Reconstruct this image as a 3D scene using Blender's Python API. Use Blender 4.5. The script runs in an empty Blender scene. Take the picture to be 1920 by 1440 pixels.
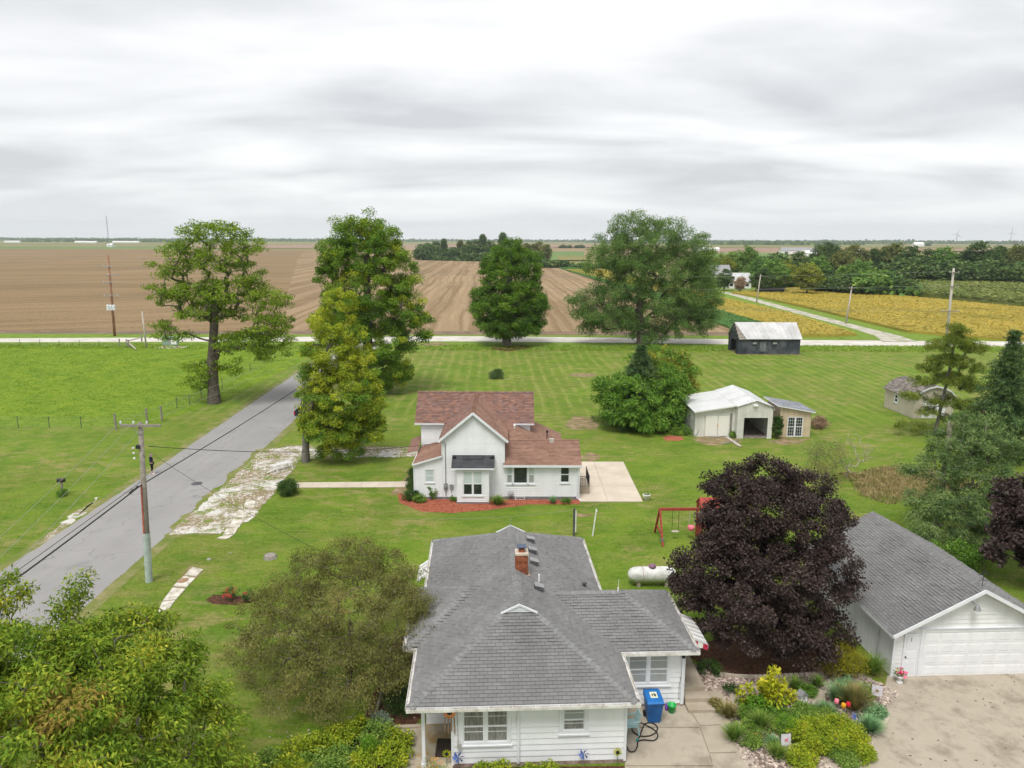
import bpy, math, random
import numpy as np
from mathutils import Matrix, Vector

# ------------------------------------------------------------------ camera, sky, sun, exposure
scene = bpy.context.scene
CAM_H, PITCH, ROLL, FPX = 18.5, math.radians(11.15), math.radians(0.18), 1380.0
cam_d = bpy.data.cameras.new('camera'); cam = bpy.data.objects.new('camera', cam_d)
scene.collection.objects.link(cam)
cam_d.sensor_width = 36.0; cam_d.lens = FPX / 1920 * 36.0
cam_d.clip_start = 0.3; cam_d.clip_end = 60000
cam.matrix_world = (Matrix.Translation((0, 0, CAM_H)) @ Matrix.Rotation(math.pi/2 - PITCH, 4, 'X')
                    @ Matrix.Rotation(ROLL, 4, 'Z'))
scene.camera = cam
scene.render.engine = 'CYCLES'
scene.view_settings.view_transform = 'Standard'
scene.view_settings.look = 'None'
scene.view_settings.gamma = 1.0
scene.view_settings.exposure = 1.05
scene.view_settings.use_curve_mapping = False
scene.cycles.use_denoising = True
scene.cycles.use_adaptive_sampling = True
scene.cycles.adaptive_threshold = 0.025
scene.cycles.max_bounces = 4
scene.cycles.diffuse_bounces = 3
scene.cycles.glossy_bounces = 2
scene.cycles.transmission_bounces = 3
scene.cycles.transparent_max_bounces = 8
scene.cycles.volume_bounces = 0

SUN_EL, SUN_AZ = math.radians(64), math.radians(200)      # azimuth clockwise from +Y
world = bpy.data.worlds.new('World'); scene.world = world; world.use_nodes = True
wn, wl = world.node_tree.nodes, world.node_tree.links
wn.clear()
def W(t, **k):
    n = wn.new(t)
    for a, b in k.items(): setattr(n, a, b)
    return n
w_out = W('ShaderNodeOutputWorld')
sky = W('ShaderNodeTexSky', sky_type='NISHITA', sun_disc=False, sun_elevation=SUN_EL, sun_rotation=SUN_AZ)
bg1 = W('ShaderNodeBackground'); bg1.inputs[1].default_value = 0.06; wl.new(sky.outputs[0], bg1.inputs[0])
# the cloud sheet: noise on a plane overhead, so streaks flatten towards the horizon
tc = W('ShaderNodeTexCoord'); sep = W('ShaderNodeSeparateXYZ'); wl.new(tc.outputs['Generated'], sep.inputs[0])
zmax = W('ShaderNodeMath', operation='MAXIMUM'); wl.new(sep.outputs[2], zmax.inputs[0]); zmax.inputs[1].default_value = 0.0
zadd = W('ShaderNodeMath', operation='ADD'); wl.new(zmax.outputs[0], zadd.inputs[0]); zadd.inputs[1].default_value = 0.15
dx = W('ShaderNodeMath', operation='DIVIDE'); wl.new(sep.outputs[0], dx.inputs[0]); wl.new(zadd.outputs[0], dx.inputs[1])
dy = W('ShaderNodeMath', operation='DIVIDE'); wl.new(sep.outputs[1], dy.inputs[0]); wl.new(zadd.outputs[0], dy.inputs[1])
cmb = W('ShaderNodeCombineXYZ'); wl.new(dx.outputs[0], cmb.inputs[0]); wl.new(dy.outputs[0], cmb.inputs[1])
mp = W('ShaderNodeMapping'); mp.inputs['Scale'].default_value = (0.75, 1.25, 1); mp.inputs['Location'].default_value = (3.1, 1.7, 0)
mp.inputs['Rotation'].default_value = (0, 0, -0.12)
wl.new(cmb.outputs[0], mp.inputs[0])
n1 = W('ShaderNodeTexNoise'); n1.inputs['Scale'].default_value = 0.95; n1.inputs['Detail'].default_value = 8; n1.inputs['Roughness'].default_value = 0.5
n1.inputs['Distortion'].default_value = 0.35
wl.new(mp.outputs[0], n1.inputs['Vector'])
cr = W('ShaderNodeValToRGB'); wl.new(n1.outputs[0], cr.inputs[0])
e = cr.color_ramp.elements
e[0].position = 0.37; e[0].color = (0.345, 0.352, 0.364, 1)
e[1].position = 0.63; e[1].color = (0.535, 0.538, 0.541, 1)
m_ = cr.color_ramp.elements.new(0.5); m_.color = (0.445, 0.450, 0.458, 1)
# low band: thin pale sky near the horizon
mr = W('ShaderNodeMapRange'); wl.new(zmax.outputs[0], mr.inputs[0])
mr.inputs[1].default_value = 0.0; mr.inputs[2].default_value = 0.07; mr.inputs[3].default_value = 0.85; mr.inputs[4].default_value = 0.0
mx = W('ShaderNodeMix', data_type='RGBA'); wl.new(mr.outputs[0], mx.inputs[0]); wl.new(cr.outputs[0], mx.inputs[6])
mx.inputs[7].default_value = (0.515, 0.525, 0.532, 1)
bg2 = W('ShaderNodeBackground'); wl.new(mx.outputs[2], bg2.inputs[0]); bg2.inputs[1].default_value = 1.0
ms = W('ShaderNodeMixShader'); ms.inputs[0].default_value = 0.94
wl.new(bg1.outputs[0], ms.inputs[1]); wl.new(bg2.outputs[0], ms.inputs[2]); wl.new(ms.outputs[0], w_out.inputs[0])

sun_d = bpy.data.lights.new('sun', 'SUN'); sun_d.energy = 1.5; sun_d.angle = math.radians(24); sun_d.color = (1.0, 0.97, 0.92)
sun = bpy.data.objects.new('sun', sun_d); scene.collection.objects.link(sun)
sd = Vector((math.sin(SUN_AZ)*math.cos(SUN_EL), math.cos(SUN_AZ)*math.cos(SUN_EL), math.sin(SUN_EL)))
sun.rotation_euler = sd.to_track_quat('Z', 'Y').to_euler()

# ------------------------------------------------------------------ layout helpers
def ray(px, py):
    u = (px-960)/FPX; v = -(py-720)/FPX; c, s = math.cos(ROLL), math.sin(ROLL)
    x = u*c - v*s; y = u*s + v*c
    return x, math.cos(PITCH)+y*math.sin(PITCH), -math.sin(PITCH)+y*math.cos(PITCH)
def G(px, py, z=0.0):                      # survey point on the ground
    d = ray(px, py); t = (z-CAM_H)/d[2]; return (d[0]*t, d[1]*t)
def V(px, py, Y):                          # survey point at a known distance: x, z
    d = ray(px, py); t = Y/d[1]; return (d[0]*t, CAM_H+d[2]*t)
COL = scene.collection
RNG = random.Random(7)

def setp(o, label=None, cat=None, group=None, kind=None):
    if label: o['label'] = label
    if cat: o['category'] = cat
    if group: o['group'] = group
    if kind: o['kind'] = kind
    return o
def empty(name, loc=(0,0,0), rz=0.0, label=None, cat=None, group=None):
    o = bpy.data.objects.new(name, None); o.location = loc; o.rotation_euler = (0,0,rz)
    o.empty_display_size = 0.2
    COL.objects.link(o); return setp(o, label, cat, group)
def copy_tree(o, parent=None):
    c = o.copy(); COL.objects.link(c); c.parent = parent
    for ch in list(o.children): copy_tree(ch, c)
    return c

class MB:
    """collects faces for one mesh"""
    def __init__(s): s.v = []; s.f = []
    def add(s, vs, fs):
        b = len(s.v); s.v.extend([tuple(map(float, p)) for p in vs]); s.f.extend([tuple(i+b for i in f) for f in fs]); return s
    def poly(s, pts): return s.add(pts, [tuple(range(len(pts)))])
    def box(s, x0, x1, y0, y1, z0, z1):
        return s.add([(x0,y0,z0),(x1,y0,z0),(x1,y1,z0),(x0,y1,z0),(x0,y0,z1),(x1,y0,z1),(x1,y1,z1),(x0,y1,z1)],
                     [(0,3,2,1),(4,5,6,7),(0,1,5,4),(1,2,6,5),(2,3,7,6),(3,0,4,7)])
    def obox(s, c, ax, ay, az):            # centre and three half-axis vectors
        c, ax, ay, az = map(Vector, (c, ax, ay, az))
        vs = [c+i*ax+j*ay+k*az for k in (-1,1) for (i,j) in ((-1,-1),(1,-1),(1,1),(-1,1))]
        return s.add(vs, [(0,3,2,1),(4,5,6,7),(0,1,5,4),(1,2,6,5),(2,3,7,6),(3,0,4,7)])
    def beam(s, a, b, w, h, up=(0,0,1)):   # square bar from a to b
        a, b, up = Vector(a), Vector(b), Vector(up); d = (b-a)
        if d.length < 1e-6: return s
        dn = d.normalized(); sd = dn.cross(up)
        if sd.length < 1e-4: sd = dn.cross(Vector((1,0,0)))
        sd.normalize(); u2 = sd.cross(dn)
        return s.obox((a+b)/2, d/2, sd*w/2, u2*h/2)
    def tube(s, pts, r, n=8, cap=True):
        pts = [Vector(p) for p in pts]; k = len(pts)
        rr = r if isinstance(r, (list, tuple)) else [r]*k
        vs = []; prev = None
        for i, p in enumerate(pts):
            d = (pts[min(i+1,k-1)]-pts[max(i-1,0)])
            d = d.normalized() if d.length > 1e-9 else Vector((0,0,1))
            if prev is None:
                ref = Vector((0,0,1)) if abs(d.z) < 0.9 else Vector((1,0,0)); a = d.cross(ref).normalized()
            else:
                a = prev - d*prev.dot(d); a = a.normalized() if a.length > 1e-6 else d.orthogonal().normalized()
            prev = a; b = d.cross(a)
            for j in range(n):
                t = 2*math.pi*j/n; vs.append(p + (a*math.cos(t)+b*math.sin(t))*rr[i])
        fs = [(i*n+j, i*n+(j+1)%n, (i+1)*n+(j+1)%n, (i+1)*n+j) for i in range(k-1) for j in range(n)]
        if cap: fs += [tuple(reversed(range(n))), tuple((k-1)*n+j for j in range(n))]
        return s.add(vs, fs)
    def lathe(s, c, prof, n=16, axis='Z'):  # prof: (radius, height) pairs
        vs = []
        for r, h in prof:
            for j in range(n):
                t = 2*math.pi*j/n; p = (r*math.cos(t), r*math.sin(t), h)
                if axis == 'X': p = (p[2], p[0], p[1])
                if axis == 'Y': p = (p[1], p[2], p[0])
                vs.append((c[0]+p[0], c[1]+p[1], c[2]+p[2]))
        k = len(prof)
        fs = [(i*n+j, i*n+(j+1)%n, (i+1)*n+(j+1)%n, (i+1)*n+j) for i in range(k-1) for j in range(n)]
        fs += [tuple(reversed(range(n))), tuple((k-1)*n+j for j in range(n))]
        return s.add(vs, fs)
    def prism(s, pts, z0, z1):              # vertical prism of a plan polygon
        n = len(pts); vs = [(p[0],p[1],z0) for p in pts]+[(p[0],p[1],z1) for p in pts]
        return s.add(vs, [tuple(reversed(range(n))), tuple(range(n,2*n))]+[(i,(i+1)%n,(i+1)%n+n,i+n) for i in range(n)])
    def extrude(s, pts, d):                 # 3-D polygon given thickness vector d
        n = len(pts); d = Vector(d); vs = [Vector(p) for p in pts]; vs += [p+d for p in vs]
        return s.add(vs, [tuple(range(n)), tuple(reversed(range(n,2*n)))]+[(i,i+n,(i+1)%n+n,(i+1)%n) for i in range(n)])
    def mesh(s, name, mat):
        me = bpy.data.meshes.new(name); me.from_pydata(s.v, [], s.f)
        if mat: me.materials.append(mat)
        me.update(); return me
    def build(s, name, mat, parent=None, smooth=False, loc=None, kind=None):
        me = s.mesh(name, mat)
        if smooth: me.polygons.foreach_set('use_smooth', [True]*len(me.polygons))
        o = bpy.data.objects.new(name, me); COL.objects.link(o)
        if parent: o.parent = parent
        if loc: o.location = loc
        if kind: o['kind'] = kind
        return o

def npmesh(name, verts, faces_flat, nside, mat, parent=None, kind=None, smooth=False):
    """big mesh from arrays; all faces have nside corners"""
    me = bpy.data.meshes.new(name); nf = len(faces_flat)//nside
    me.vertices.add(len(verts)); me.vertices.foreach_set('co', np.asarray(verts, np.float32).ravel())
    me.loops.add(len(faces_flat)); me.loops.foreach_set('vertex_index', np.asarray(faces_flat, np.int32).ravel())
    me.polygons.add(nf); me.polygons.foreach_set('loop_start', np.arange(0, nf*nside, nside, dtype=np.int32))
    me.polygons.foreach_set('loop_total', np.full(nf, nside, np.int32))
    if smooth: me.polygons.foreach_set('use_smooth', np.ones(nf, bool))
    me.materials.append(mat); me.update(calc_edges=True); me.validate()
    o = bpy.data.objects.new(name, me); COL.objects.link(o)
    if parent: o.parent = parent
    if kind: o['kind'] = kind
    return o

# ------------------------------------------------------------------ materials
class NT:
    def __init__(s, name):
        s.m = bpy.data.materials.new(name); s.m.use_nodes = True; s.t = s.m.node_tree; s.t.nodes.clear()
        s.out = s.t.nodes.new('ShaderNodeOutputMaterial')
        s.geo = s.t.nodes.new('ShaderNodeNewGeometry')
    def n(s, t, **k):
        x = s.t.nodes.new(t)
        for a, b in k.items(): setattr(x, a, b)
        return x
    def l(s, a, b): s.t.links.new(a, b)
    def val(s, x, sock):
        if isinstance(x, bpy.types.NodeSocket): s.l(x, sock)
        elif isinstance(x, (tuple, list)) and len(x) == 3 and sock.type == 'RGBA': sock.default_value = (*x, 1)
        else: sock.default_value = x
    def math(s, op, a, b=0.0, c=None, clamp=False):
        x = s.n('ShaderNodeMath', operation=op, use_clamp=clamp); s.val(a, x.inputs[0]); s.val(b, x.inputs[1])
        if c is not None: s.val(c, x.inputs[2])
        return x.outputs[0]
    def pos(s): return s.geo.outputs['Position']
    def mapping(s, scale=(1,1,1), rot=(0,0,0), loc=(0,0,0), vec=None):
        x = s.n('ShaderNodeMapping'); x.inputs['Scale'].default_value = scale; x.inputs['Rotation'].default_value = rot
        x.inputs['Location'].default_value = loc; s.l(vec or s.pos(), x.inputs[0]); return x.outputs[0]
    def noise(s, scale, detail=4, rough=0.55, vec=None, dist=0.0):
        x = s.n('ShaderNodeTexNoise'); x.inputs['Scale'].default_value = scale; x.inputs['Detail'].default_value = detail
        x.inputs['Roughness'].default_value = rough; x.inputs['Distortion'].default_value = dist
        s.l(vec or s.pos(), x.inputs['Vector']); return x.outputs[0]
    def ramp(s, f, stops):
        x = s.n('ShaderNodeValToRGB'); s.l(f, x.inputs[0]); el = x.color_ramp.elements
        while len(el) < len(stops): el.new(0.5)
        for k, (p, c) in zip(el, stops):
            k.position = p; k.color = (*c, 1) if isinstance(c, tuple) else (c, c, c, 1)
        return x.outputs[0]
    def mix(s, f, a, b, blend='MIX'):
        x = s.n('ShaderNodeMix', data_type='RGBA', blend_type=blend); s.val(f, x.inputs[0]); s.val(a, x.inputs[6]); s.val(b, x.inputs[7])
        return x.outputs[2]
    def rnd(s):                              # one random number per piece, joined or separate
        oi = s.n('ShaderNodeObjectInfo')
        return s.math('FRACT', s.math('ADD', oi.outputs['Random'], s.geo.outputs['Random Per Island']))
    def bump(s, h, strength=0.3, dist=0.05):
        x = s.n('ShaderNodeBump'); x.inputs['Strength'].default_value = strength; x.inputs['Distance'].default_value = dist
        s.l(h, x.inputs['Height']); return x.outputs[0]
    def bsdf(s, col, rough=0.8, spec=0.3, metal=0.0, normal=None, trans=0.0):
        b = s.n('ShaderNodeBsdfPrincipled'); s.val(col, b.inputs['Base Color']); s.val(rough, b.inputs['Roughness'])
        b.inputs['Specular IOR Level'].default_value = spec; b.inputs['Metallic'].default_value = metal
        if normal: s.l(normal, b.inputs['Normal'])
        if trans: b.inputs['Transmission Weight'].default_value = trans
        s.l(b.outputs[0], s.out.inputs[0]); return s.m

def surf(name, c1, c2, scale=3.0, rough=0.8, bump=0.0, bscale=60, spec=0.3, metal=0.0, rand=0.0, dirt=None, dscale=1.2, damt=0.5, lo=0.35, hi=0.65, streak=False):
    t = NT(name); c = t.ramp(t.noise(scale, 6), [(lo, c1), (hi, c2)])
    if dirt:
        f = t.math('MULTIPLY', t.ramp(t.noise(dscale, 7, 0.65, vec=t.mapping(scale=(1.6, 1.6, 0.22)) if streak else None), [(0.46, 0.0), (0.64, 1.0)]), damt); c = t.mix(f, c, dirt)
    if rand:
        k = t.math('MULTIPLY_ADD', t.rnd(), 2*rand, 1-rand)
        kc = t.n('ShaderNodeCombineColor'); [t.l(k, kc.inputs[i]) for i in range(3)]
        c = t.mix(1.0, c, kc.outputs[0], 'MULTIPLY')
    nrm = t.bump(t.noise(bscale, 5), bump, 0.02) if bump else None
    return t.bsdf(c, rough, spec, metal, nrm)

def leafmat(name, cols, transl=0.28, clump=0.5, cscale=0.6, rough=0.6, spec=0.10, gain=1.95):
    """cols: ramp stops over a per-leaf random mixed with a slow noise through the crown"""
    t = NT(name); cols = [(p, tuple(min(0.9, gain*k) for k in (c[0]*0.99, c[1], c[2]*0.85))) for p, c in cols]
    f = t.math('ADD', t.math('MULTIPLY', t.rnd(), 1-clump), t.math('MULTIPLY', t.ramp(t.noise(cscale, 3), [(0.3, 0.0), (0.7, 1.0)]), clump))
    c = t.ramp(f, cols)
    b = t.n('ShaderNodeBsdfPrincipled'); t.l(c, b.inputs['Base Color']); b.inputs['Roughness'].default_value = rough
    b.inputs['Specular IOR Level'].default_value = spec
    tr = t.n('ShaderNodeBsdfTranslucent'); t.l(c, tr.inputs[0])
    mxs = t.n('ShaderNodeMixShader'); mxs.inputs[0].default_value = transl
    t.l(b.outputs[0], mxs.inputs[1]); t.l(tr.outputs[0], mxs.inputs[2]); t.l(mxs.outputs[0], t.out.inputs[0])
    return t.m

M = {}
def lawn_material(name, pasture=False, rnd=False):
    t = NT(name)
    big = t.noise(0.045, 4, 0.6); mid = t.noise(0.3, 6, 0.62, dist=0.5)
    if pasture:
        c = t.ramp(mid, [(0.38, (0.090,0.190,0.008)), (0.5, (0.140,0.255,0.012)), (0.64, (0.230,0.310,0.022))])
        c = t.mix(t.ramp(big, [(0.42, 0.0), (0.6, 0.7)]), c, (0.150,0.265,0.018))
        c = t.mix(t.ramp(t.noise(0.9, 6, 0.7, vec=t.mapping(scale=(0.6, 1.6, 1))), [(0.42, 0.0), (0.62, 0.7)]), c, (0.26,0.315,0.045))
        c = t.mix(t.ramp(t.noise(1.1, 6, 0.7, vec=t.mapping(scale=(0.6, 1.5, 1))), [(0.5, 0.0), (0.66, 0.5)]), c, (0.070,0.150,0.008))
    else:
        c = t.ramp(mid, [(0.38, (0.058,0.136,0.006)), (0.5, (0.100,0.198,0.010)), (0.63, (0.168,0.258,0.020))])
        c = t.mix(t.ramp(big, [(0.42, 0.0), (0.6, 0.45)]), c, (0.115,0.215,0.011))
        c = t.mix(t.ramp(t.noise(0.085, 5, 0.65, dist=0.5), [(0.46, 0.0), (0.58, 0.55)]), c, (0.135,0.165,0.030))
        sx = t.n('ShaderNodeSeparateXYZ'); t.l(t.pos(), sx.inputs[0])
        far = t.math('MULTIPLY', t.math('SUBTRACT', sx.outputs[1], 64.0), 0.06, clamp=True)
        strk = t.noise(1.7, 6, 0.7, vec=t.mapping(scale=(0.6, 2.4, 1), rot=(0,0,0.15)))
        c = t.mix(t.ramp(strk, [(0.43, 0.0), (0.62, 0.6)]), c, (0.215,0.240,0.045))
        # swaths left by the mower, running back from the farmhouse
        wob = t.math('MULTIPLY', t.math('SUBTRACT', t.noise(0.025, 2), 0.5), 2.2)
        u = t.math('ADD', t.math('ADD', sx.outputs[0], t.math('MULTIPLY', sx.outputs[1], 0.035)), wob)
        st = t.math('SINE', t.math('MULTIPLY', u, 2*math.pi/1.5))
        brk = t.ramp(t.noise(0.5, 5, 0.7, vec=t.mapping(scale=(1.6, 0.35, 1))), [(0.42, 0.0), (0.58, 1.0)])
        c = t.mix(t.math('MULTIPLY', t.math('MULTIPLY', t.math('MULTIPLY', t.math('SUBTRACT', st, 0.25), 1.5, clamp=True), far), t.math('MULTIPLY', brk, 0.62)), c, (0.285,0.300,0.085))
        c = t.mix(t.math('MULTIPLY', t.math('MULTIPLY', t.math('SUBTRACT', t.math('MULTIPLY', st, -1.0), 0.2), 0.4, clamp=True), far), c, (0.075,0.160,0.012))
        nb = t.math('SINE', t.math('MULTIPLY', t.math('ADD', t.math('ADD', sx.outputs[1], t.math('MULTIPLY', sx.outputs[0], -0.17)), wob), 2*math.pi/1.9))
        c = t.mix(t.math('MULTIPLY', t.math('MULTIPLY', nb, 0.4, clamp=True), t.math('SUBTRACT', 1.0, far)), c, (0.155,0.225,0.028))
    fine = t.noise(5, 5, 0.75)
    if not pasture:
        area = t.ramp(t.noise(0.11, 4, 0.6, dist=0.4), [(0.42, 0.12), (0.58, 1.0)])
        blot = t.ramp(t.noise(0.75, 8, 0.74, vec=t.mapping(scale=(0.75, 1.5, 1), rot=(0,0,0.25)), dist=0.3), [(0.47, 0.0), (0.60, 1.0)])
        c = t.mix(t.math('MULTIPLY', t.math('MULTIPLY', area, blot), 0.82), c, (0.315,0.250,0.110))
        c = t.mix(t.ramp(t.noise(0.4, 5, 0.6, dist=0.3), [(0.53, 0.0), (0.64, 0.55)]), c, (0.070,0.165,0.012))
    c = t.mix(t.ramp(fine, [(0.46, 0.0), (0.64, 0.7)]), c, t.mix(0.6, c, (0.03,0.075,0.006)))
    c = t.mix(t.ramp(t.noise(13, 5, 0.8), [(0.47, 0.0), (0.64, 0.42)]), c, (0.23,0.29,0.05))
    if rnd:
        k = t.math('MULTIPLY_ADD', t.geo.outputs['Random Per Island'], 0.5, 1.1)
        kc = t.n('ShaderNodeCombineColor'); [t.l(k, kc.inputs[i]) for i in range(3)]
        c = t.mix(1.0, c, kc.outputs[0], 'MULTIPLY')
        b = t.n('ShaderNodeBsdfPrincipled'); t.l(c, b.inputs['Base Color']); b.inputs['Roughness'].default_value = 0.7; b.inputs['Specular IOR Level'].default_value = 0.15
        tr = t.n('ShaderNodeBsdfTranslucent'); t.l(c, tr.inputs[0]); mxs = t.n('ShaderNodeMixShader'); mxs.inputs[0].default_value = 0.45
        t.l(b.outputs[0], mxs.inputs[1]); t.l(tr.outputs[0], mxs.inputs[2]); t.l(mxs.outputs[0], t.out.inputs[0]); return t.m
    return t.bsdf(c, 0.9, 0.1, 0, t.bump(t.noise(9, 6, 0.8), 0.7, 0.10))

def field_material(name, c1, c2, c3, rowdir=0.0, row=0.76, amt=0.5, streak=0.02, fine=1.6):
    t = NT(name)
    m = t.mapping(rot=(0,0,rowdir)); sx = t.n('ShaderNodeSeparateXYZ'); t.l(m, sx.inputs[0])
    wob = t.math('MULTIPLY', t.math('SUBTRACT', t.noise(0.010, 2), 0.5), 9.0)
    rows = t.math('SINE', t.math('MULTIPLY', t.math('ADD', sx.outputs[0], wob), 2*math.pi/(row*4)))
    rows2 = t.math('SINE', t.math('MULTIPLY', t.math('ADD', sx.outputs[0], wob), 2*math.pi/(row*14)))
    st = t.noise(1.0, 5, 0.65, vec=t.mapping(scale=(0.5, 0.012, 1), vec=m))
    c = t.ramp(t.noise(streak, 5, 0.6), [(0.3, c1), (0.55, c2), (0.75, c3)])
    c = t.mix(t.ramp(st, [(0.45, 0.0), (0.58, amt*1.3)]), c, c3)
    c = t.mix(t.ramp(t.noise(1.0, 5, 0.6, vec=t.mapping(scale=(0.035, 0.006, 1), vec=m)), [(0.46, 0.0), (0.60, 0.5)]), c, tuple(0.62*k for k in c1))
    c = t.mix(t.math('MULTIPLY', rows, amt*1.1, clamp=True), c, c1)
    c = t.mix(t.math('MULTIPLY', rows2, amt*0.8, clamp=True), c, c3)
    f = t.noise(fine, 6, 0.75)
    c = t.mix(t.ramp(f, [(0.42, 0.0), (0.7, 0.6)]), c, tuple(min(1, 1.45*k) for k in c3))
    c = t.mix(t.ramp(t.noise(fine*0.6, 5, 0.7), [(0.5, 0.0), (0.75, 0.5)]), c, tuple(0.5*k for k in c1))
    return t.bsdf(c, 0.95, 0.05, 0, t.bump(f, 0.6, 0.15))

def make_materials():
    M['lawn'] = lawn_material('lawn'); M['lawn_blade'] = lawn_material('lawn_blade', rnd=True)
    M['pasture'] = lawn_material('pasture', pasture=True); M['pasture_blade'] = lawn_material('pasture_blade', pasture=True, rnd=True)
    M['verge'] = surf('verge', (0.11,0.20,0.018), (0.19,0.25,0.045), 0.8, 0.9, 0.4, 9, 0.1)
    # tarmac with patched tone and hairline cracks
    t = NT('asphalt')
    c = t.ramp(t.noise(0.12, 6, 0.6), [(0.3, (0.235,0.228,0.222)), (0.7, (0.300,0.292,0.284))])
    c = t.mix(t.ramp(t.noise(1.0, 6, 0.7, vec=t.mapping(scale=(1.2, 0.06, 1))), [(0.45, 0.0), (0.7, 0.35)]), c, (0.20,0.195,0.19))
    c = t.mix(t.ramp(t.noise(30, 4, 0.8), [(0.4, 0.0), (0.8, 0.4)]), c, (0.36,0.35,0.34))
    c = t.mix(t.ramp(t.noise(0.5, 7, 0.7), [(0.56, 0.0), (0.68, 0.5)]), c, (0.19,0.185,0.18))
    vo = t.n('ShaderNodeTexVoronoi', feature='DISTANCE_TO_EDGE'); vo.inputs['Scale'].default_value = 0.16
    wv = t.n('ShaderNodeVectorMath', operation='ADD'); t.l(t.pos(), wv.inputs[0])
    nz = t.n('ShaderNodeTexNoise'); nz.inputs['Scale'].default_value = 0.5; nz.inputs['Detail'].default_value = 6; t.l(t.pos(), nz.inputs['Vector'])
    sc = t.n('ShaderNodeVectorMath', operation='SCALE'); t.l(nz.outputs['Color'], sc.inputs[0]); sc.inputs['Scale'].default_value = 3.5
    t.l(sc.outputs[0], wv.inputs[1]); t.l(wv.outputs[0], vo.inputs['Vector'])
    c = t.mix(t.ramp(vo.outputs['Distance'], [(0.0, 0.55), (0.006, 0.0)]), c, (0.10,0.098,0.095))
    M['asphalt'] = t.bsdf(c, 0.9, 0.2, 0, t.bump(t.noise(45, 4), 0.3, 0.01))
    M['pale_road'] = surf('pale_road', (0.50,0.47,0.42), (0.62,0.59,0.54), 0.4, 0.95, 0.2, 20, 0.1, dirt=(0.40,0.36,0.29), dscale=0.6, damt=0.4)
    M['gravel_lane'] = surf('gravel_lane', (0.38,0.35,0.29), (0.55,0.52,0.46), 0.7, 0.95, 0.4, 12, 0.1, dirt=(0.16,0.19,0.06), dscale=0.5, damt=0.8)
    # crushed limestone pull-off with soil and grass breaking through
    t = NT('limestone')
    c = t.ramp(t.noise(3.2, 6, 0.75), [(0.35, (0.46,0.44,0.40)), (0.6, (0.64,0.625,0.59))])
    c = t.mix(t.ramp(t.math('ADD', t.math('MULTIPLY', t.noise(2.6, 9, 0.8, dist=0.4), 0.55), t.math('MULTIPLY', t.noise(0.35, 4, 0.6), 0.45)), [(0.44, 0.0), (0.52, 0.95)]), c, (0.24,0.18,0.105))
    c = t.mix(t.ramp(t.noise(0.7, 8, 0.8), [(0.51, 0.0), (0.59, 0.95)]), c, (0.135,0.20,0.025))
    M['limestone'] = t.bsdf(c, 0.95, 0.1, 0, t.bump(t.noise(14, 5), 0.5, 0.03))
    M['concrete'] = surf('concrete', (0.36,0.312,0.245), (0.46,0.405,0.325), 0.8, 0.9, 0.15, 30, 0.2, dirt=(0.20,0.165,0.12), dscale=0.8, damt=0.75)
    M['concrete_clean'] = surf('concrete_clean', (0.50,0.43,0.345), (0.58,0.505,0.415), 0.7, 0.9, 0.12, 30, 0.2, rand=0.03, dirt=(0.48,0.41,0.33), damt=0.35)
    M['concrete_step'] = surf('concrete_step', (0.34,0.285,0.215), (0.41,0.355,0.28), 1.5, 0.9, 0.15, 30, 0.2)
    M['old_slab'] = surf('old_slab', (0.52,0.48,0.41), (0.68,0.64,0.57), 2.0, 0.9, 0.3, 25, 0.2, dirt=(0.22,0.19,0.10), dscale=2.2, damt=0.7)
    M['porch_floor'] = surf('porch_floor', (0.33,0.28,0.20), (0.45,0.40,0.31), 1.5, 0.85, 0.1, 30, 0.3, dirt=(0.33,0.20,0.06), dscale=1.6, damt=0.8)
    M['mulch_red'] = surf('mulch_red', (0.24,0.072,0.042), (0.35,0.120,0.074), 5, 0.95, 0.6, 14, 0.1, rand=0.25)
    M['mulch_dark'] = surf('mulch_dark', (0.045,0.024,0.016), (0.13,0.06,0.038), 6, 0.95, 0.6, 14, 0.1)
    M['shoulder'] = surf('shoulder', (0.17,0.18,0.055), (0.27,0.235,0.12), 1.6, 0.95, 0.5, 10, 0.1, dirt=(0.10,0.165,0.018), dscale=0.8, damt=0.95, lo=0.42, hi=0.58)
    M['soil'] = surf('soil', (0.20,0.135,0.08), (0.34,0.25,0.16), 1.4, 0.95, 0.5, 10, 0.1, dirt=(0.12,0.15,0.03), dscale=1.2, damt=0.9)
    M['stones'] = surf('stones', (0.26,0.20,0.17), (0.46,0.38,0.33), 9, 0.85, 0.0, 30, 0.25, rand=0.6)
    M['pale_stones'] = surf('pale_stones', (0.42,0.39,0.34), (0.62,0.60,0.56), 9, 0.85, 0.0, 30, 0.25, rand=0.4)
    M['stone_bed'] = surf('stone_bed', (0.13,0.09,0.068), (0.26,0.20,0.16), 10, 0.95, 0.8, 18, 0.1)
    M['straw'] = surf('straw', (0.25,0.195,0.085), (0.38,0.30,0.15), 1.2, 0.95, 0.6, 8, 0.1, rand=0.3, dirt=(0.13,0.17,0.03), dscale=0.5, damt=0.7)
    M['stubble_ew'] = field_material('stubble_ew', (0.135,0.090,0.046), (0.200,0.137,0.072), (0.280,0.202,0.115), rowdir=math.radians(70), amt=0.55)
    M['stubble_ns'] = field_material('stubble_ns', (0.148,0.098,0.052), (0.225,0.155,0.086), (0.325,0.238,0.145), rowdir=math.radians(-2), amt=0.7)
    M['soil_edge'] = surf('soil_edge', (0.16,0.115,0.075), (0.27,0.20,0.14), 0.4, 0.95, 0.5, 3, 0.05, dirt=(0.13,0.105,0.085), dscale=0.1, damt=0.8)
    M['far_green'] = field_material('far_green', (0.10,0.165,0.055), (0.135,0.205,0.07), (0.17,0.235,0.085), math.radians(80), 2.0, 0.3, 0.004)
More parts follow.
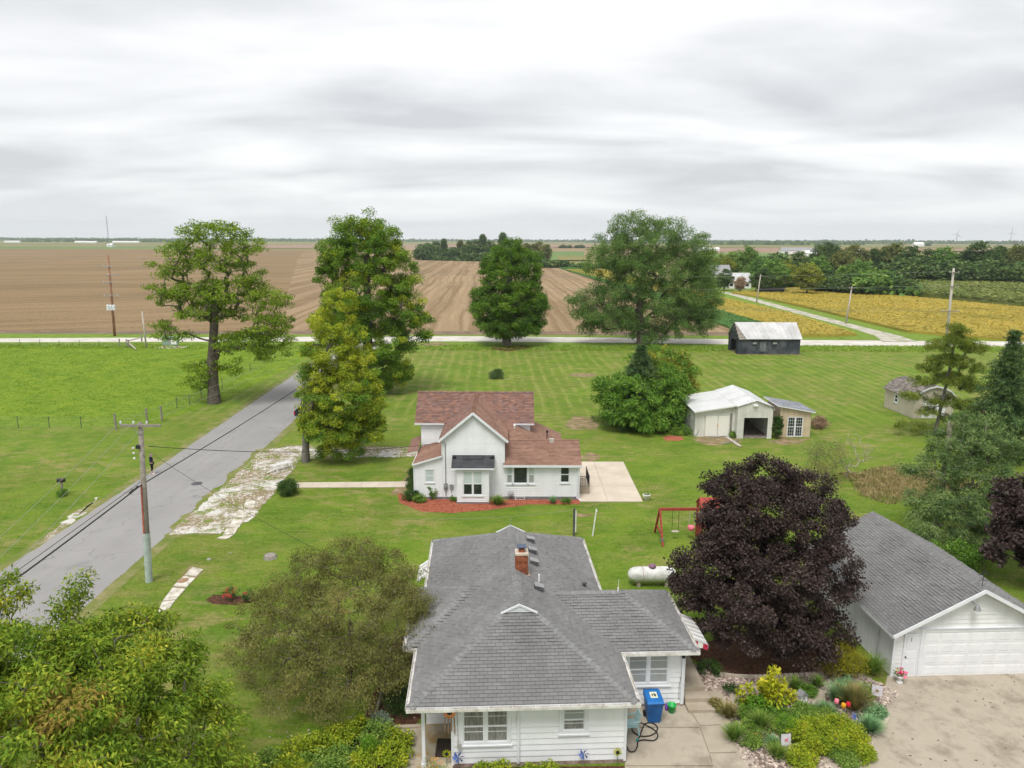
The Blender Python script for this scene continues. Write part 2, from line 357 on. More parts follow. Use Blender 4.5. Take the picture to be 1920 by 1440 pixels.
    M['far_tan'] = field_material('far_tan', (0.22,0.155,0.085), (0.27,0.195,0.11), (0.33,0.25,0.15), math.radians(85), 2.0, 0.3, 0.004)
    M['far_pink'] = field_material('far_pink', (0.22,0.145,0.10), (0.28,0.19,0.135), (0.32,0.23,0.17), math.radians(85), 2.0, 0.3, 0.004)
    M['far_olive'] = field_material('far_olive', (0.14,0.15,0.05), (0.19,0.185,0.07), (0.25,0.22,0.09), math.radians(80), 2.0, 0.3, 0.004)
    # paints, sidings, metals
    M['white_siding'] = surf('white_siding', (0.74,0.752,0.77), (0.80,0.808,0.82), 1.1, 0.45, 0.03, 20, 0.35, rand=0.02, dirt=(0.60,0.60,0.585), dscale=1.1, damt=0.22, streak=True)
    M['white_trim'] = surf('white_trim', (0.68,0.70,0.73), (0.75,0.765,0.79), 2.0, 0.5, 0.03, 20, 0.35)
    M['gutter'] = surf('gutter', (0.60,0.58,0.54), (0.78,0.77,0.75), 2.5, 0.45, 0.05, 20, 0.4, dirt=(0.30,0.24,0.17), dscale=3.0, damt=0.5)
    M['garage_siding'] = surf('garage_siding', (0.70,0.71,0.71), (0.78,0.785,0.78), 0.9, 0.55, 0.05, 20, 0.3, rand=0.025, dirt=(0.52,0.52,0.49), dscale=1.1, damt=0.4, streak=True)
    M['shingle_grey'] = surf('shingle_grey', (0.172,0.171,0.169), (0.210,0.208,0.205), 0.7, 0.95, 0.35, 140, 0.15, rand=0.085, dirt=(0.14,0.139,0.137), dscale=0.5, damt=0.5)
    M['shingle_cap'] = surf('shingle_cap', (0.195,0.195,0.193), (0.228,0.228,0.225), 2.0, 0.95, 0.35, 140, 0.15, rand=0.12)
    M['roof_deck'] = surf('roof_deck', (0.06,0.06,0.062), (0.09,0.09,0.092), 2.0, 0.95)
    M['shingle_red'] = surf('shingle_red', (0.215,0.125,0.092), (0.275,0.163,0.122), 0.8, 0.95, 0.3, 100, 0.12, rand=0.12, dirt=(0.30,0.18,0.135), dscale=0.4, damt=0.4)
    M['shingle_redmix'] = surf('shingle_redmix', (0.185,0.110,0.090), (0.262,0.143,0.107), 2.6, 0.95, 0.3, 100, 0.12, rand=0.22, dirt=(0.16,0.125,0.13), dscale=2.2, damt=0.5)
    M['red_deck'] = surf('red_deck', (0.09,0.045,0.03), (0.12,0.06,0.04), 2.0, 0.95)
    M['shingle_brown'] = surf('shingle_brown', (0.19,0.165,0.148), (0.26,0.232,0.21), 1.5, 0.95, 0.3, 100, 0.12, rand=0.25)
    t = NT('glass_dark'); c = t.ramp(t.noise(1.5, 3), [(0.35, (0.018,0.022,0.024)), (0.7, (0.05,0.058,0.06))]); M['glass'] = t.bsdf(c, 0.06, 0.6)
    t = NT('curtain'); sx = t.n('ShaderNodeSeparateXYZ'); t.l(t.pos(), sx.inputs[0])
    c = t.ramp(t.noise(1.0, 5, 0.7, vec=t.mapping(scale=(26, 26, 2.2))), [(0.34, (0.10,0.10,0.095)), (0.52, (0.22,0.215,0.20)), (0.68, (0.36,0.35,0.325))])
    M['curtain'] = t.bsdf(c, 0.5, 0.5)
    M['blind'] = surf('blind', (0.26,0.275,0.27), (0.36,0.375,0.37), 1.0, 0.25, 0, 30, 0.5)
    M['pale_blind'] = surf('pale_blind', (0.42,0.50,0.50), (0.55,0.62,0.61), 1.0, 0.2, 0, 30, 0.5)
    M['brick'] = surf('brick', (0.20,0.062,0.032), (0.33,0.115,0.06), 9, 0.9, 0.3, 40, 0.15, rand=0.35)
    M['mortar'] = surf('mortar', (0.38,0.35,0.31), (0.5,0.47,0.43), 6, 0.95)
    M['foundation'] = surf('foundation', (0.15,0.155,0.165), (0.22,0.225,0.235), 2, 0.9, 0.2, 20)
    M['brick_base'] = surf('brick_base', (0.20,0.13,0.10), (0.33,0.25,0.21), 6, 0.9, 0.3, 20, dirt=(0.42,0.39,0.35), dscale=4)
    M['black_metal'] = surf('black_metal', (0.012,0.012,0.013), (0.03,0.03,0.032), 4, 0.45, 0.05, 20, 0.4)
    M['grey_metal'] = surf('grey_metal', (0.24,0.245,0.25), (0.36,0.365,0.37), 5, 0.5, 0.05, 20, 0.4, metal=0.3)
    M['vent_metal'] = surf('vent_metal', (0.055,0.055,0.058), (0.10,0.10,0.105), 5, 0.6, 0.05, 20, 0.4)
    M['vent_top'] = surf('vent_top', (0.22,0.22,0.225), (0.30,0.30,0.305), 5, 0.6, 0.05, 20, 0.4)
    M['membrane'] = surf('membrane', (0.022,0.024,0.028), (0.05,0.053,0.06), 2, 0.6, 0.1, 20, 0.4)
    M['old_wood'] = surf('old_wood', (0.22,0.195,0.165), (0.34,0.31,0.27), 6, 0.9, 0.4, 30, 0.15, dirt=(0.14,0.12,0.10), dscale=3)
    M['rust_wood'] = surf('rust_wood', (0.26,0.13,0.08), (0.36,0.20,0.13), 4, 0.9, 0.3, 20, 0.15, dirt=(0.14,0.06,0.04), dscale=0.8)
    M['pale_wood'] = surf('pale_wood', (0.40,0.36,0.31), (0.52,0.48,0.43), 2, 0.9, 0.2, 20, 0.15)
    M['pole_paint'] = surf('pole_paint', (0.36,0.44,0.41), (0.46,0.53,0.50), 2.2, 0.6, 0.1, 20, 0.3, dirt=(0.28,0.30,0.27), dscale=3)
    M['pole_red'] = surf('pole_red', (0.33,0.075,0.04), (0.45,0.14,0.09), 4, 0.7, 0.1, 20, 0.3)
    M['turbine'] = surf('turbine', (0.30,0.31,0.33), (0.34,0.35,0.37), 0.1, 0.5)
    M['porcelain'] = surf('porcelain', (0.55,0.57,0.60), (0.72,0.74,0.76), 4, 0.2, 0, 20, 0.6)
    M['cable'] = surf('cable', (0.014,0.014,0.015), (0.03,0.03,0.03), 4, 0.6)
    M['wire_pale'] = surf('wire_pale', (0.22,0.24,0.20), (0.30,0.32,0.28), 4, 0.5)
    M['barn_dark'] = surf('barn_dark', (0.028,0.034,0.044), (0.055,0.063,0.078), 0.8, 0.8, 0.2, 12, 0.2, rand=0.12, dirt=(0.15,0.16,0.17), dscale=0.55, damt=0.55)
    M['barn_roof'] = surf('barn_roof', (0.44,0.44,0.44), (0.58,0.58,0.58), 0.5, 0.5, 0.05, 12, 0.4, rand=0.06, dirt=(0.40,0.38,0.35), dscale=0.4, damt=0.5)
    M['shed_white'] = surf('shed_white', (0.60,0.60,0.55), (0.72,0.72,0.67), 0.8, 0.55, 0.05, 12, 0.3, rand=0.03, dirt=(0.43,0.42,0.36), dscale=0.6, damt=0.45)
    M['shed_door'] = surf('shed_door', (0.76,0.75,0.68), (0.83,0.82,0.76), 0.8, 0.6, 0.05, 12, 0.3, dirt=(0.62,0.60,0.52), dscale=0.8, damt=0.3)
    M['shed_roof'] = surf('shed_roof', (0.56,0.57,0.57), (0.66,0.67,0.67), 0.7, 0.45, 0.05, 12, 0.4, rand=0.08, dirt=(0.50,0.50,0.49), dscale=0.5, damt=0.5)
    M['tan_siding'] = surf('tan_siding', (0.50,0.40,0.28), (0.60,0.49,0.35), 1.0, 0.7, 0.1, 12, 0.2, rand=0.05)
    M['beige_siding'] = surf('beige_siding', (0.46,0.41,0.33), (0.54,0.49,0.40), 1.0, 0.7, 0.1, 12, 0.2, rand=0.04)
    M['blue_grey_roof'] = surf('blue_grey_roof', (0.19,0.20,0.22), (0.27,0.28,0.305), 1.0, 0.9, 0.2, 60, 0.15, rand=0.12)
    M['dark_inside'] = surf('dark_inside', (0.05,0.05,0.048), (0.10,0.10,0.095), 2, 0.95)
    M['dirt_floor'] = surf('dirt_floor', (0.14,0.11,0.09), (0.28,0.24,0.21), 3, 0.95, 0.4, 12)
    M['red_stain'] = surf('red_stain', (0.27,0.040,0.028), (0.36,0.065,0.045), 4, 0.65, 0.1, 25, 0.3)
    M['pink'] = surf('pink', (0.75,0.16,0.22), (0.82,0.24,0.30), 4, 0.5)
    M['teal'] = surf('teal', (0.02,0.20,0.19), (0.03,0.27,0.25), 4, 0.5)
    M['yellow_plastic'] = surf('yellow_plastic', (0.70,0.50,0.08), (0.78,0.58,0.12), 4, 0.45)
    M['bin_blue'] = surf('bin_blue', (0.008,0.075,0.24), (0.014,0.105,0.31), 3, 0.45, 0.03, 40, 0.4)
    M['bin_lid'] = surf('bin_lid', (0.012,0.13,0.40), (0.02,0.17,0.48), 3, 0.4, 0.03, 40, 0.4)
    M['bin_sticker'] = surf('bin_sticker', (0.62,0.63,0.45), (0.72,0.72,0.55), 30, 0.5)
    M['bucket_green'] = surf('bucket_green', (0.01,0.34,0.06), (0.02,0.42,0.09), 3, 0.4)
    M['purple'] = surf('purple', (0.19,0.06,0.38), (0.24,0.09,0.46), 3, 0.4)
    M['chair_aqua'] = surf('chair_aqua', (0.29,0.45,0.45), (0.36,0.53,0.53), 3, 0.5)
    M['hose'] = surf('hose', (0.010,0.012,0.010), (0.022,0.024,0.022), 3, 0.5)
    M['tank'] = surf('tank', (0.58,0.58,0.55), (0.72,0.72,0.70), 1.6, 0.5, 0.05, 15, 0.4, dirt=(0.30,0.28,0.24), dscale=1.8, damt=0.7)
    M['tank_cap'] = surf('tank_cap', (0.20,0.10,0.15), (0.27,0.15,0.20), 3, 0.6)
    M['rust'] = surf('rust', (0.24,0.14,0.08), (0.36,0.24,0.15), 5, 0.9)
    M['mat_dark'] = surf('mat_dark', (0.035,0.026,0.02), (0.06,0.045,0.035), 8, 0.95)
    M['orange'] = surf('orange', (0.72,0.20,0.015), (0.80,0.28,0.03), 6, 0.6)
    M['awning_white'] = surf('awning_white', (0.72,0.71,0.68), (0.80,0.79,0.77), 2, 0.5, dirt=(0.55,0.53,0.49), damt=0.4)
    M['awning_grey'] = surf('awning_grey', (0.42,0.42,0.41), (0.52,0.52,0.51), 2, 0.5)
    M['awning_red'] = surf('awning_red', (0.42,0.02,0.06), (0.50,0.04,0.09), 3, 0.5)
    M['truck_paint'] = surf('truck_paint', (0.012,0.013,0.018), (0.02,0.021,0.027), 2, 0.22, 0, 20, 0.6)
    M['tyre'] = surf('tyre', (0.012,0.012,0.012), (0.022,0.022,0.022), 5, 0.85)
    M['chrome'] = surf('chrome', (0.55,0.56,0.57), (0.62,0.63,0.64), 4, 0.2, 0, 20, 0.5, metal=0.8)
    M['tail_red'] = surf('tail_red', (0.55,0.015,0.015), (0.65,0.03,0.03), 4, 0.2)
    M['skin'] = surf('skin', (0.52,0.32,0.23), (0.58,0.37,0.28), 6, 0.6)
    M['navy'] = surf('navy', (0.010,0.014,0.040), (0.018,0.024,0.06), 6, 0.85)
    M['black_cloth'] = surf('black_cloth', (0.010,0.010,0.012), (0.018,0.018,0.02), 6, 0.85)
    M['hair'] = surf('hair', (0.20,0.165,0.135), (0.32,0.275,0.235), 12, 0.6)
    M['white_shoe'] = surf('white_shoe', (0.70,0.69,0.67), (0.78,0.77,0.75), 6, 0.6)
    M['plain_white'] = surf('plain_white', (0.70,0.70,0.69), (0.80,0.80,0.79), 3, 0.6)
    M['stone_grey'] = surf('stone_grey', (0.28,0.27,0.25), (0.42,0.41,0.39), 5, 0.9, 0.4, 20)
    M['cabinet_green'] = surf('cabinet_green', (0.20,0.30,0.25), (0.27,0.37,0.31), 3, 0.6)
    M['flower_red'] = surf('flower_red', (0.55,0.012,0.03), (0.68,0.03,0.06), 9, 0.7, rand=0.2)
    M['flower_pink'] = surf('flower_pink', (0.72,0.05,0.20), (0.80,0.22,0.35), 9, 0.7, rand=0.2)
    M['flower_orange'] = surf('flower_orange', (0.75,0.30,0.02), (0.85,0.45,0.03), 9, 0.7, rand=0.2)
    M['pinwheel'] = surf('pinwheel', (0.05,0.09,0.32), (0.09,0.15,0.42), 9, 0.3)
    M['bark'] = surf('bark', (0.085,0.070,0.055), (0.165,0.140,0.115), 3, 0.95, 0.8, 12, 0.1)
    M['bark_grey'] = surf('bark_grey', (0.13,0.115,0.10), (0.23,0.21,0.185), 3, 0.95, 0.7, 12, 0.1)
    M['bark_dark'] = surf('bark_dark', (0.035,0.030,0.028), (0.07,0.06,0.055), 3, 0.95, 0.7, 12, 0.1)
    M['twig'] = surf('twig', (0.12,0.095,0.075), (0.20,0.165,0.14), 5, 0.95)
    M['dead_twig'] = surf('dead_twig', (0.30,0.26,0.20), (0.42,0.37,0.30), 5, 0.95)
    # foliage
    g = leafmat
    M['leaf_catalpa'] = g('leaf_catalpa', [(0.1,(0.040,0.072,0.008)), (0.5,(0.082,0.128,0.012)), (0.9,(0.150,0.190,0.022))], cscale=0.35, gain=2.35)
    M['leaf_tall'] = g('leaf_tall', [(0.08,(0.026,0.060,0.010)), (0.5,(0.058,0.110,0.014)), (0.78,(0.110,0.150,0.018)), (0.95,(0.22,0.19,0.02))], cscale=0.25, gain=2.4)
    M['leaf_yellow'] = g('leaf_yellow', [(0.06,(0.070,0.115,0.012)), (0.35,(0.140,0.185,0.017)), (0.68,(0.215,0.235,0.022)), (0.95,(0.33,0.31,0.03))], cscale=0.4, gain=2.0)
    M['leaf_maple'] = g('leaf_maple', [(0.1,(0.022,0.055,0.008)), (0.5,(0.050,0.098,0.012)), (0.9,(0.098,0.145,0.020))], cscale=0.3, gain=2.3)
    M['leaf_elm'] = g('leaf_elm', [(0.1,(0.034,0.066,0.020)), (0.5,(0.062,0.108,0.030)), (0.9,(0.105,0.150,0.045))], cscale=0.3, gain=2.25)
    M['leaf_purple'] = g('leaf_purple', [(0.1,(0.018,0.011,0.012)), (0.5,(0.040,0.025,0.026)), (0.85,(0.074,0.049,0.049)), (0.98,(0.105,0.076,0.074))], transl=0.2, cscale=0.8, rough=0.5, spec=0.28, gain=1.3)
    M['leaf_chestnut'] = g('leaf_chestnut', [(0.08,(0.034,0.070,0.009)), (0.4,(0.078,0.125,0.013)), (0.7,(0.150,0.185,0.020)), (0.92,(0.28,0.25,0.035))], cscale=0.5, gain=2.1)
    M['leaf_chestnut_brown'] = g('leaf_chestnut_brown', [(0.1,(0.10,0.09,0.02)), (0.5,(0.165,0.12,0.03)), (0.9,(0.22,0.18,0.05))], cscale=0.5)
    M['leaf_haw'] = g('leaf_haw', [(0.1,(0.055,0.058,0.020)), (0.5,(0.105,0.105,0.034)), (0.85,(0.18,0.17,0.060)), (0.97,(0.25,0.17,0.07))], cscale=0.5, gain=1.75)
    M['leaf_pine'] = g('leaf_pine', [(0.1,(0.040,0.062,0.012)), (0.5,(0.085,0.112,0.020)), (0.9,(0.150,0.170,0.032))], transl=0.15, cscale=0.8, gain=2.2)
    M['leaf_spruce'] = g('leaf_spruce', [(0.1,(0.016,0.032,0.015)), (0.5,(0.032,0.058,0.022)), (0.9,(0.062,0.090,0.030))], transl=0.12, cscale=0.8, gain=2.5)
    M['leaf_juniper'] = g('leaf_juniper', [(0.1,(0.030,0.056,0.020)), (0.5,(0.068,0.104,0.036)), (0.85,(0.125,0.165,0.062)), (0.97,(0.20,0.175,0.08))], transl=0.12, cscale=0.8, gain=2.2)
    M['leaf_dark_wood'] = g('leaf_dark_wood', [(0.1,(0.018,0.036,0.015)), (0.5,(0.036,0.062,0.022)), (0.9,(0.072,0.098,0.034))], cscale=0.12, gain=2.7)
    M['leaf_olive_wood'] = g('leaf_olive_wood', [(0.1,(0.034,0.044,0.016)), (0.5,(0.066,0.078,0.026)), (0.9,(0.115,0.115,0.042))], cscale=0.12, gain=2.7)
    M['leaf_mid_wood'] = g('leaf_mid_wood', [(0.1,(0.030,0.068,0.018)), (0.5,(0.060,0.110,0.028)), (0.9,(0.115,0.160,0.040))], cscale=0.12, gain=2.7)
    M['leaf_gold_wood'] = g('leaf_gold_wood', [(0.1,(0.070,0.092,0.016)), (0.5,(0.125,0.140,0.024)), (0.9,(0.20,0.195,0.04))], cscale=0.12, gain=2.2)
    M['leaf_red_wood'] = g('leaf_red_wood', [(0.1,(0.085,0.055,0.042)), (0.5,(0.140,0.095,0.075)), (0.9,(0.20,0.15,0.12))], cscale=0.12, gain=2.7)
    M['leaf_bush'] = g('leaf_bush', [(0.1,(0.030,0.070,0.012)), (0.5,(0.058,0.120,0.018)), (0.9,(0.125,0.190,0.034))], cscale=0.7, gain=2.1)
    M['leaf_bush_gold'] = g('leaf_bush_gold', [(0.1,(0.080,0.100,0.014)), (0.5,(0.140,0.150,0.020)), (0.9,(0.22,0.19,0.03))], cscale=0.7)
    M['leaf_box'] = g('leaf_box', [(0.1,(0.012,0.034,0.010)), (0.5,(0.026,0.056,0.014)), (0.9,(0.055,0.090,0.024))], transl=0.15, cscale=2)
    M['leaf_lime'] = g('leaf_lime', [(0.08,(0.085,0.135,0.014)), (0.45,(0.185,0.250,0.022)), (0.8,(0.32,0.34,0.03)), (0.96,(0.45,0.38,0.04))], cscale=1.6, gain=1.48)
    M['leaf_bright'] = g('leaf_bright', [(0.1,(0.055,0.150,0.015)), (0.5,(0.115,0.250,0.022)), (0.9,(0.22,0.36,0.05))], cscale=1.6, gain=1.25)
    M['leaf_yellow_shrub'] = g('leaf_yellow_shrub', [(0.1,(0.25,0.30,0.02)), (0.5,(0.42,0.42,0.03)), (0.85,(0.58,0.50,0.05)), (0.97,(0.65,0.42,0.06))], cscale=1.6, gain=1.15)
    M['leaf_mugo'] = g('leaf_mugo', [(0.1,(0.085,0.090,0.010)), (0.5,(0.160,0.155,0.014)), (0.9,(0.26,0.225,0.022))], transl=0.15, cscale=1.6, gain=1.45)
    M['leaf_grassy'] = g('leaf_grassy', [(0.1,(0.055,0.105,0.020)), (0.5,(0.105,0.170,0.034)), (0.9,(0.20,0.24,0.07))], cscale=1.6)
    M['leaf_tan_grass'] = g('leaf_tan_grass', [(0.1,(0.10,0.135,0.04)), (0.5,(0.22,0.20,0.08)), (0.9,(0.42,0.32,0.17))], cscale=1.6, gain=1.3)
    M['leaf_silver'] = g('leaf_silver', [(0.1,(0.19,0.26,0.22)), (0.5,(0.30,0.38,0.34)), (0.9,(0.42,0.50,0.46))], cscale=1.6, gain=1.1)
    M['leaf_bluegreen'] = g('leaf_bluegreen', [(0.1,(0.055,0.12,0.06)), (0.5,(0.105,0.19,0.10)), (0.9,(0.17,0.27,0.15))], cscale=1.6)
    M['crop_gold'] = g('crop_gold', [(0.06,(0.33,0.29,0.065)), (0.4,(0.48,0.39,0.085)), (0.75,(0.58,0.45,0.10)), (0.97,(0.50,0.36,0.10))], transl=0.3, clump=0.55, cscale=0.06, gain=1.0)
    M['crop_green'] = g('crop_green', [(0.1,(0.045,0.12,0.03)), (0.5,(0.075,0.17,0.045)), (0.9,(0.12,0.22,0.06))], clump=0.6, cscale=0.1, gain=1.3)
    M['crop_corn'] = g('crop_corn', [(0.08,(0.085,0.125,0.028)), (0.5,(0.155,0.190,0.052)), (0.9,(0.25,0.255,0.09))], clump=0.65, cscale=0.06, gain=1.25)
make_materials()
# ------------------------------------------------------------------ the setting
def sheet(name, pts, z, mat, thick=0.0):
    m = MB()
    if thick: m.prism(pts, z-thick, z)
    else: m.poly([(p[0], p[1], z) for p in pts])
    return setp(m.build(name, mat), kind='structure')
def gp(*pp): return [G(a, b) for a, b in pp]
def ccw(pts):
    a = sum(pts[i][0]*pts[(i+1) % len(pts)][1]-pts[(i+1) % len(pts)][0]*pts[i][1] for i in range(len(pts)))
    return pts if a > 0 else pts[::-1]
def wobble(pts, amp, step, seed=1):
    """outline with small irregular steps, for beds and worn patches"""
    r = random.Random(seed); out = []
    for i, a in enumerate(pts):
        b = pts[(i+1) % len(pts)]; d = math.hypot(b[0]-a[0], b[1]-a[1]); k = max(1, int(d/step))
        for j in range(k):
            t = j/k; out.append((a[0]+(b[0]-a[0])*t+r.uniform(-amp, amp), a[1]+(b[1]-a[1])*t+r.uniform(-amp, amp)))
    return out
def inpoly(x, y, poly):
    x = np.asarray(x); y = np.asarray(y); r = np.zeros(x.shape, bool); n = len(poly); j = n-1
    for i in range(n):
        xi, yi = poly[i]; xj, yj = poly[j]
        c = ((yi > y) != (yj > y)) & (x < (xj-xi)*(y-yi)/((yj-yi) or 1e-12)+xi); r ^= c; j = i
    return r

sheet('ground', [(-10000,-200),(10000,-200),(10000,9400),(-10000,9400)], -0.06, M['far_olive'])
LAWN = [(-160,2),(150,2),(150,133),(-160,133)]
sheet('lawn', LAWN, 0.0, M['lawn'])
PASTURE = [(-160,70.6),(-38,71.0),(-36,73.4),(-33.4,84),(-32.6,105),(-32.2,123),(-40,125),(-160,127)]
sheet('pasture', PASTURE, 0.006, M['pasture'])
ROAD = [(-28.85,2),(-21.75,2),(-21.8,45),(-22.1,60),(-22.9,85),(-23.6,110),(-23.4,128),(-21,133.4),(-34,133.4),(-30.5,128),(-30.2,110),(-29.8,85),(-29.1,60),(-28.8,42)]
sheet('road_shoulder', ccw([(-29.6,2),(-21.0,2),(-21.05,45),(-21.4,60),(-22.2,85),(-22.9,110),(-22.7,128),(-31.1,128),(-30.9,110),(-30.5,85),(-29.8,60),(-29.5,42)]), 0.009, M['shoulder'])
road_o = sheet('village_road', ccw(wobble(ROAD, 0.04, 0.9, 2)), 0.012, M['asphalt'])
FARROAD = [(-190,129.5),(-96,131),(-45,133),(-11,134.2),(20,133),(52,130.2),(88,129.5),(190,127),(190,133.5),(88,136.6),(52,137.6),(20,140),(-11,141.6),(-45,139.5),(-96,136.3),(-190,134.5)]
sheet('county_road', FARROAD, 0.016, M['pale_road'])
sheet('road_verge', [(-190,126),(190,124),(190,144),(60,148),(-11,149),(-190,146)], 0.004, M['verge'])
# fields beyond the road
sheet('field_edge', [(-400,142.5),(-30,143.5),(62,143.8),(70,170),(-400,168)], 0.008, M['soil_edge'])
STUB_W = [(-1500,149),(-60,148),(-48,149),(-190,660),(-330,1190),(-1500,1230)]
sheet('stubble_field', STUB_W, 0.03, M['stubble_ew'])
STUB_C = [(-48,149),(57,149),(62,160),(50,230),(33,420),(30,505),(-20,612),(-80,650),(-190,1160),(-330,1190),(-190,660)]
sheet('stubble_field', STUB_C, 0.028, M['stubble_ns'])
sheet('field_track', gp((905,494),(1000,502),(1000,503.2),(905,494.8)), 0.05, M['far_tan'])
bands = [  # far strips of farmland, from the photograph's left and right
 ('far_green', gp((-400,466.5),(430,466.5),(430,462.2),(-400,462.2))), ('far_tan', gp((-400,461.8),(640,461.8),(640,459.2),(-400,459.2))),
 ('far_green', gp((-400,459.0),(300,459.0),(300,457.4),(-400,457.4))), ('far_pink', gp((330,466),(800,466),(800,459),(330,459))),
 ('far_tan', gp((760,483),(1300,486),(1300,466),(760,466))), ('far_green', gp((1025,489),(1095,489),(1095,472),(1025,472))),
 ('far_olive', gp((1045,489.5),(1110,489.5),(1110,481),(1045,481))), ('far_pink', gp((820,465),(1110,465),(1110,459),(820,459))),
 ('far_tan', gp((1330,479),(1650,479),(1650,465.5),(1330,465.5))), ('far_pink', gp((1330,474),(1560,474),(1560,466.5),(1330,466.5))),
 ('far_green', gp((1330,487),(1480,487),(1480,476),(1330,476))), ('far_olive', gp((1300,465),(2300,467),(2300,460.5),(1300,460))),
 ('far_tan', gp((1500,472),(2300,474),(2300,468.5),(1500,466)))]
for i, (m, p) in enumerate(bands): sheet('far_field', ccw(p), 0.10+0.12*i, M[m])

# lane on the right with its grassy margins
LANE = gp((1352,548.5),(1400,562),(1500,590),(1600,617),(1640,630),(1655,641),(1720,641),(1690,631),(1620,614),(1515,587),(1410,558.5),(1360,547.5))
sheet('gravel_lane', ccw(LANE), 0.07, M['gravel_lane'])
sheet('lane_verge', ccw(gp((1330,556),(1590,638),(1800,640),(1700,622),(1372,546),(1350,542))), 0.05, M['verge'])
sheet('yard', ccw(gp((1345,549),(1362,553),(1530,550),(1520,534),(1340,538))), 0.04, M['lawn'])

# raised crops: every plant row is leafy relief on the field
def crop(name, poly, h, spacing, leaf, mat, seed, dens=1.0, label=None):
    rs = np.random.RandomState(seed); P = np.array(poly); lo, hi = P.min(0), P.max(0)
    n = int((hi[0]-lo[0])*(hi[1]-lo[1])/spacing**2*dens)
    x = rs.uniform(lo[0], hi[0], n); y = rs.uniform(lo[1], hi[1], n); k = inpoly(x, y, poly); x, y = x[k], y[k]; n = len(x)
    z = h*(rs.uniform(0.45, 1.0, n) if h > 1 else rs.uniform(0.72, 1.0, n))
    c = np.stack([x, y, z], 1); a = rs.uniform(0, 2*math.pi, n); s = leaf*rs.uniform(0.6, 1.3, n)
    d1 = np.stack([np.cos(a)*s, np.sin(a)*s, rs.uniform(-.3,.3,n)*s], 1); d2 = np.stack([-np.sin(a)*s, np.cos(a)*s, rs.uniform(-.35,.35,n)*s], 1)
    v = np.stack([c-d1-d2*0.9, c+d2*1.1-d1*.2, c+d1*1.2-d2*0.3], 1).reshape(-1, 3)
    o = npmesh(name, v, np.arange(len(v)), 3, mat); setp(o, label, kind='stuff')
    m = MB().prism(ccw(list(map(tuple, poly))), 0.0, h*(0.42 if h > 1 else 0.7)); setp(m.build(name+'_base', M['stem_'+name] if 'stem_'+name in M else mat), kind='structure')
    return o
GOLD_R = gp((1372,551),(1500,541),(1690,557),(1790,567),(2050,592),(2050,650),(1840,636),(1700,624),(1625,606),(1520,580),(1420,558))
GOLD_L = gp((1060,507),(1130,506),(1345,559),(1480,590),(1606,630),(1560,632),(1500,632),(1425,607),(1250,555))
GREEN_S = gp((1048,503),(1085,503),(1290,566),(1420,606),(1498,634),(1372,626),(1366,616),(1200,553))
CORN = gp((1690,518),(2080,514),(2080,594),(1920,578),(1780,563),(1692,553))
crop('bean_field', GOLD_R, 0.75, 0.40, 0.24, M['crop_gold'], 3, label='ripe yellow soybeans filling the field right of the gravel lane')
crop('bean_strip', GOLD_L, 0.75, 0.42, 0.24, M['crop_gold'], 4, label='wedge of ripe yellow soybeans left of the gravel lane')
crop('green_crop', GREEN_S, 0.7, 0.42, 0.24, M['crop_green'], 5, label='narrow strip of green beans between the stubble and the yellow soybeans')
crop('corn_field', CORN, 2.3, 0.58, 0.5, M['crop_corn'], 6, label='olive green standing corn below the dark tree row')

def inset(pts, d):
    c = (sum(p[0] for p in pts)/len(pts), sum(p[1] for p in pts)/len(pts)); out = []
    for p in pts:
        L = math.hypot(p[0]-c[0], p[1]-c[1]); out.append((c[0]+(p[0]-c[0])*(1-d/L), c[1]+(p[1]-c[1])*(1-d/L)))
    return out
# near hard surfaces ------------------------------------------------
LIME = wobble(gp((490,845),(560,835),(600,840),(780,838),(782,857),(640,858),(560,862),(552,880),(535,895),(520,915),(500,940),(470,975),(440,990),(415,1000),(320,1002),(345,975),(433,900)), 0.10, 0.6, 3)
sheet('pull_off_edge', ccw(wobble(inset(LIME[::2], -0.5), 0.35, 0.5, 31)), 0.0135, M['shoulder'])
sheet('gravel_pull_off', ccw(wobble(LIME, 0.12, 0.25, 32)), 0.018, M['limestone'])
WALK = gp((556,905),(768,903),(768,914),(556,915))
walk = sheet('front_walk', ccw(WALK), 0.02, M['old_slab'])
def slab(parent, pts, z0, z1, mat, name='slab'):
    return MB().prism(ccw(list(pts)), z0, z1).build(name, mat, parent)
def lerp(a, b, t): return (a[0]+(b[0]-a[0])*t, a[1]+(b[1]-a[1])*t)
w0, w1, w2, w3 = (-16.46,54.1), (-7.7,54.5), (-7.7,53.2), (-16.4,53.0)
for i in range(7):
    q = [lerp(w0,w1,i/7), lerp(w0,w1,(i+1)/7), lerp(w3,w2,(i+1)/7), lerp(w3,w2,i/7)]
    slab(walk, inset(q, 0.012), -0.05, 0.045, M['concrete_clean'])
PATIO = [(4.9,50.15),(9.4,50.15),(9.45,59.9),(4.9,59.6)]
patio = sheet('patio', PATIO, 0.02, M['old_slab'])
for i, (xa, xb) in enumerate(((4.9,6.9),(6.9,9.42))):
    for (ya, yb) in ((50.15,53.4),(53.4,56.6),(56.6,59.75)):
        slab(patio, [(xa+.012,ya+.012),(xb-.012,ya+.012),(xb-.012,yb-.012),(xa+.012,yb-.012)], -0.05, 0.07, M['concrete_clean'])
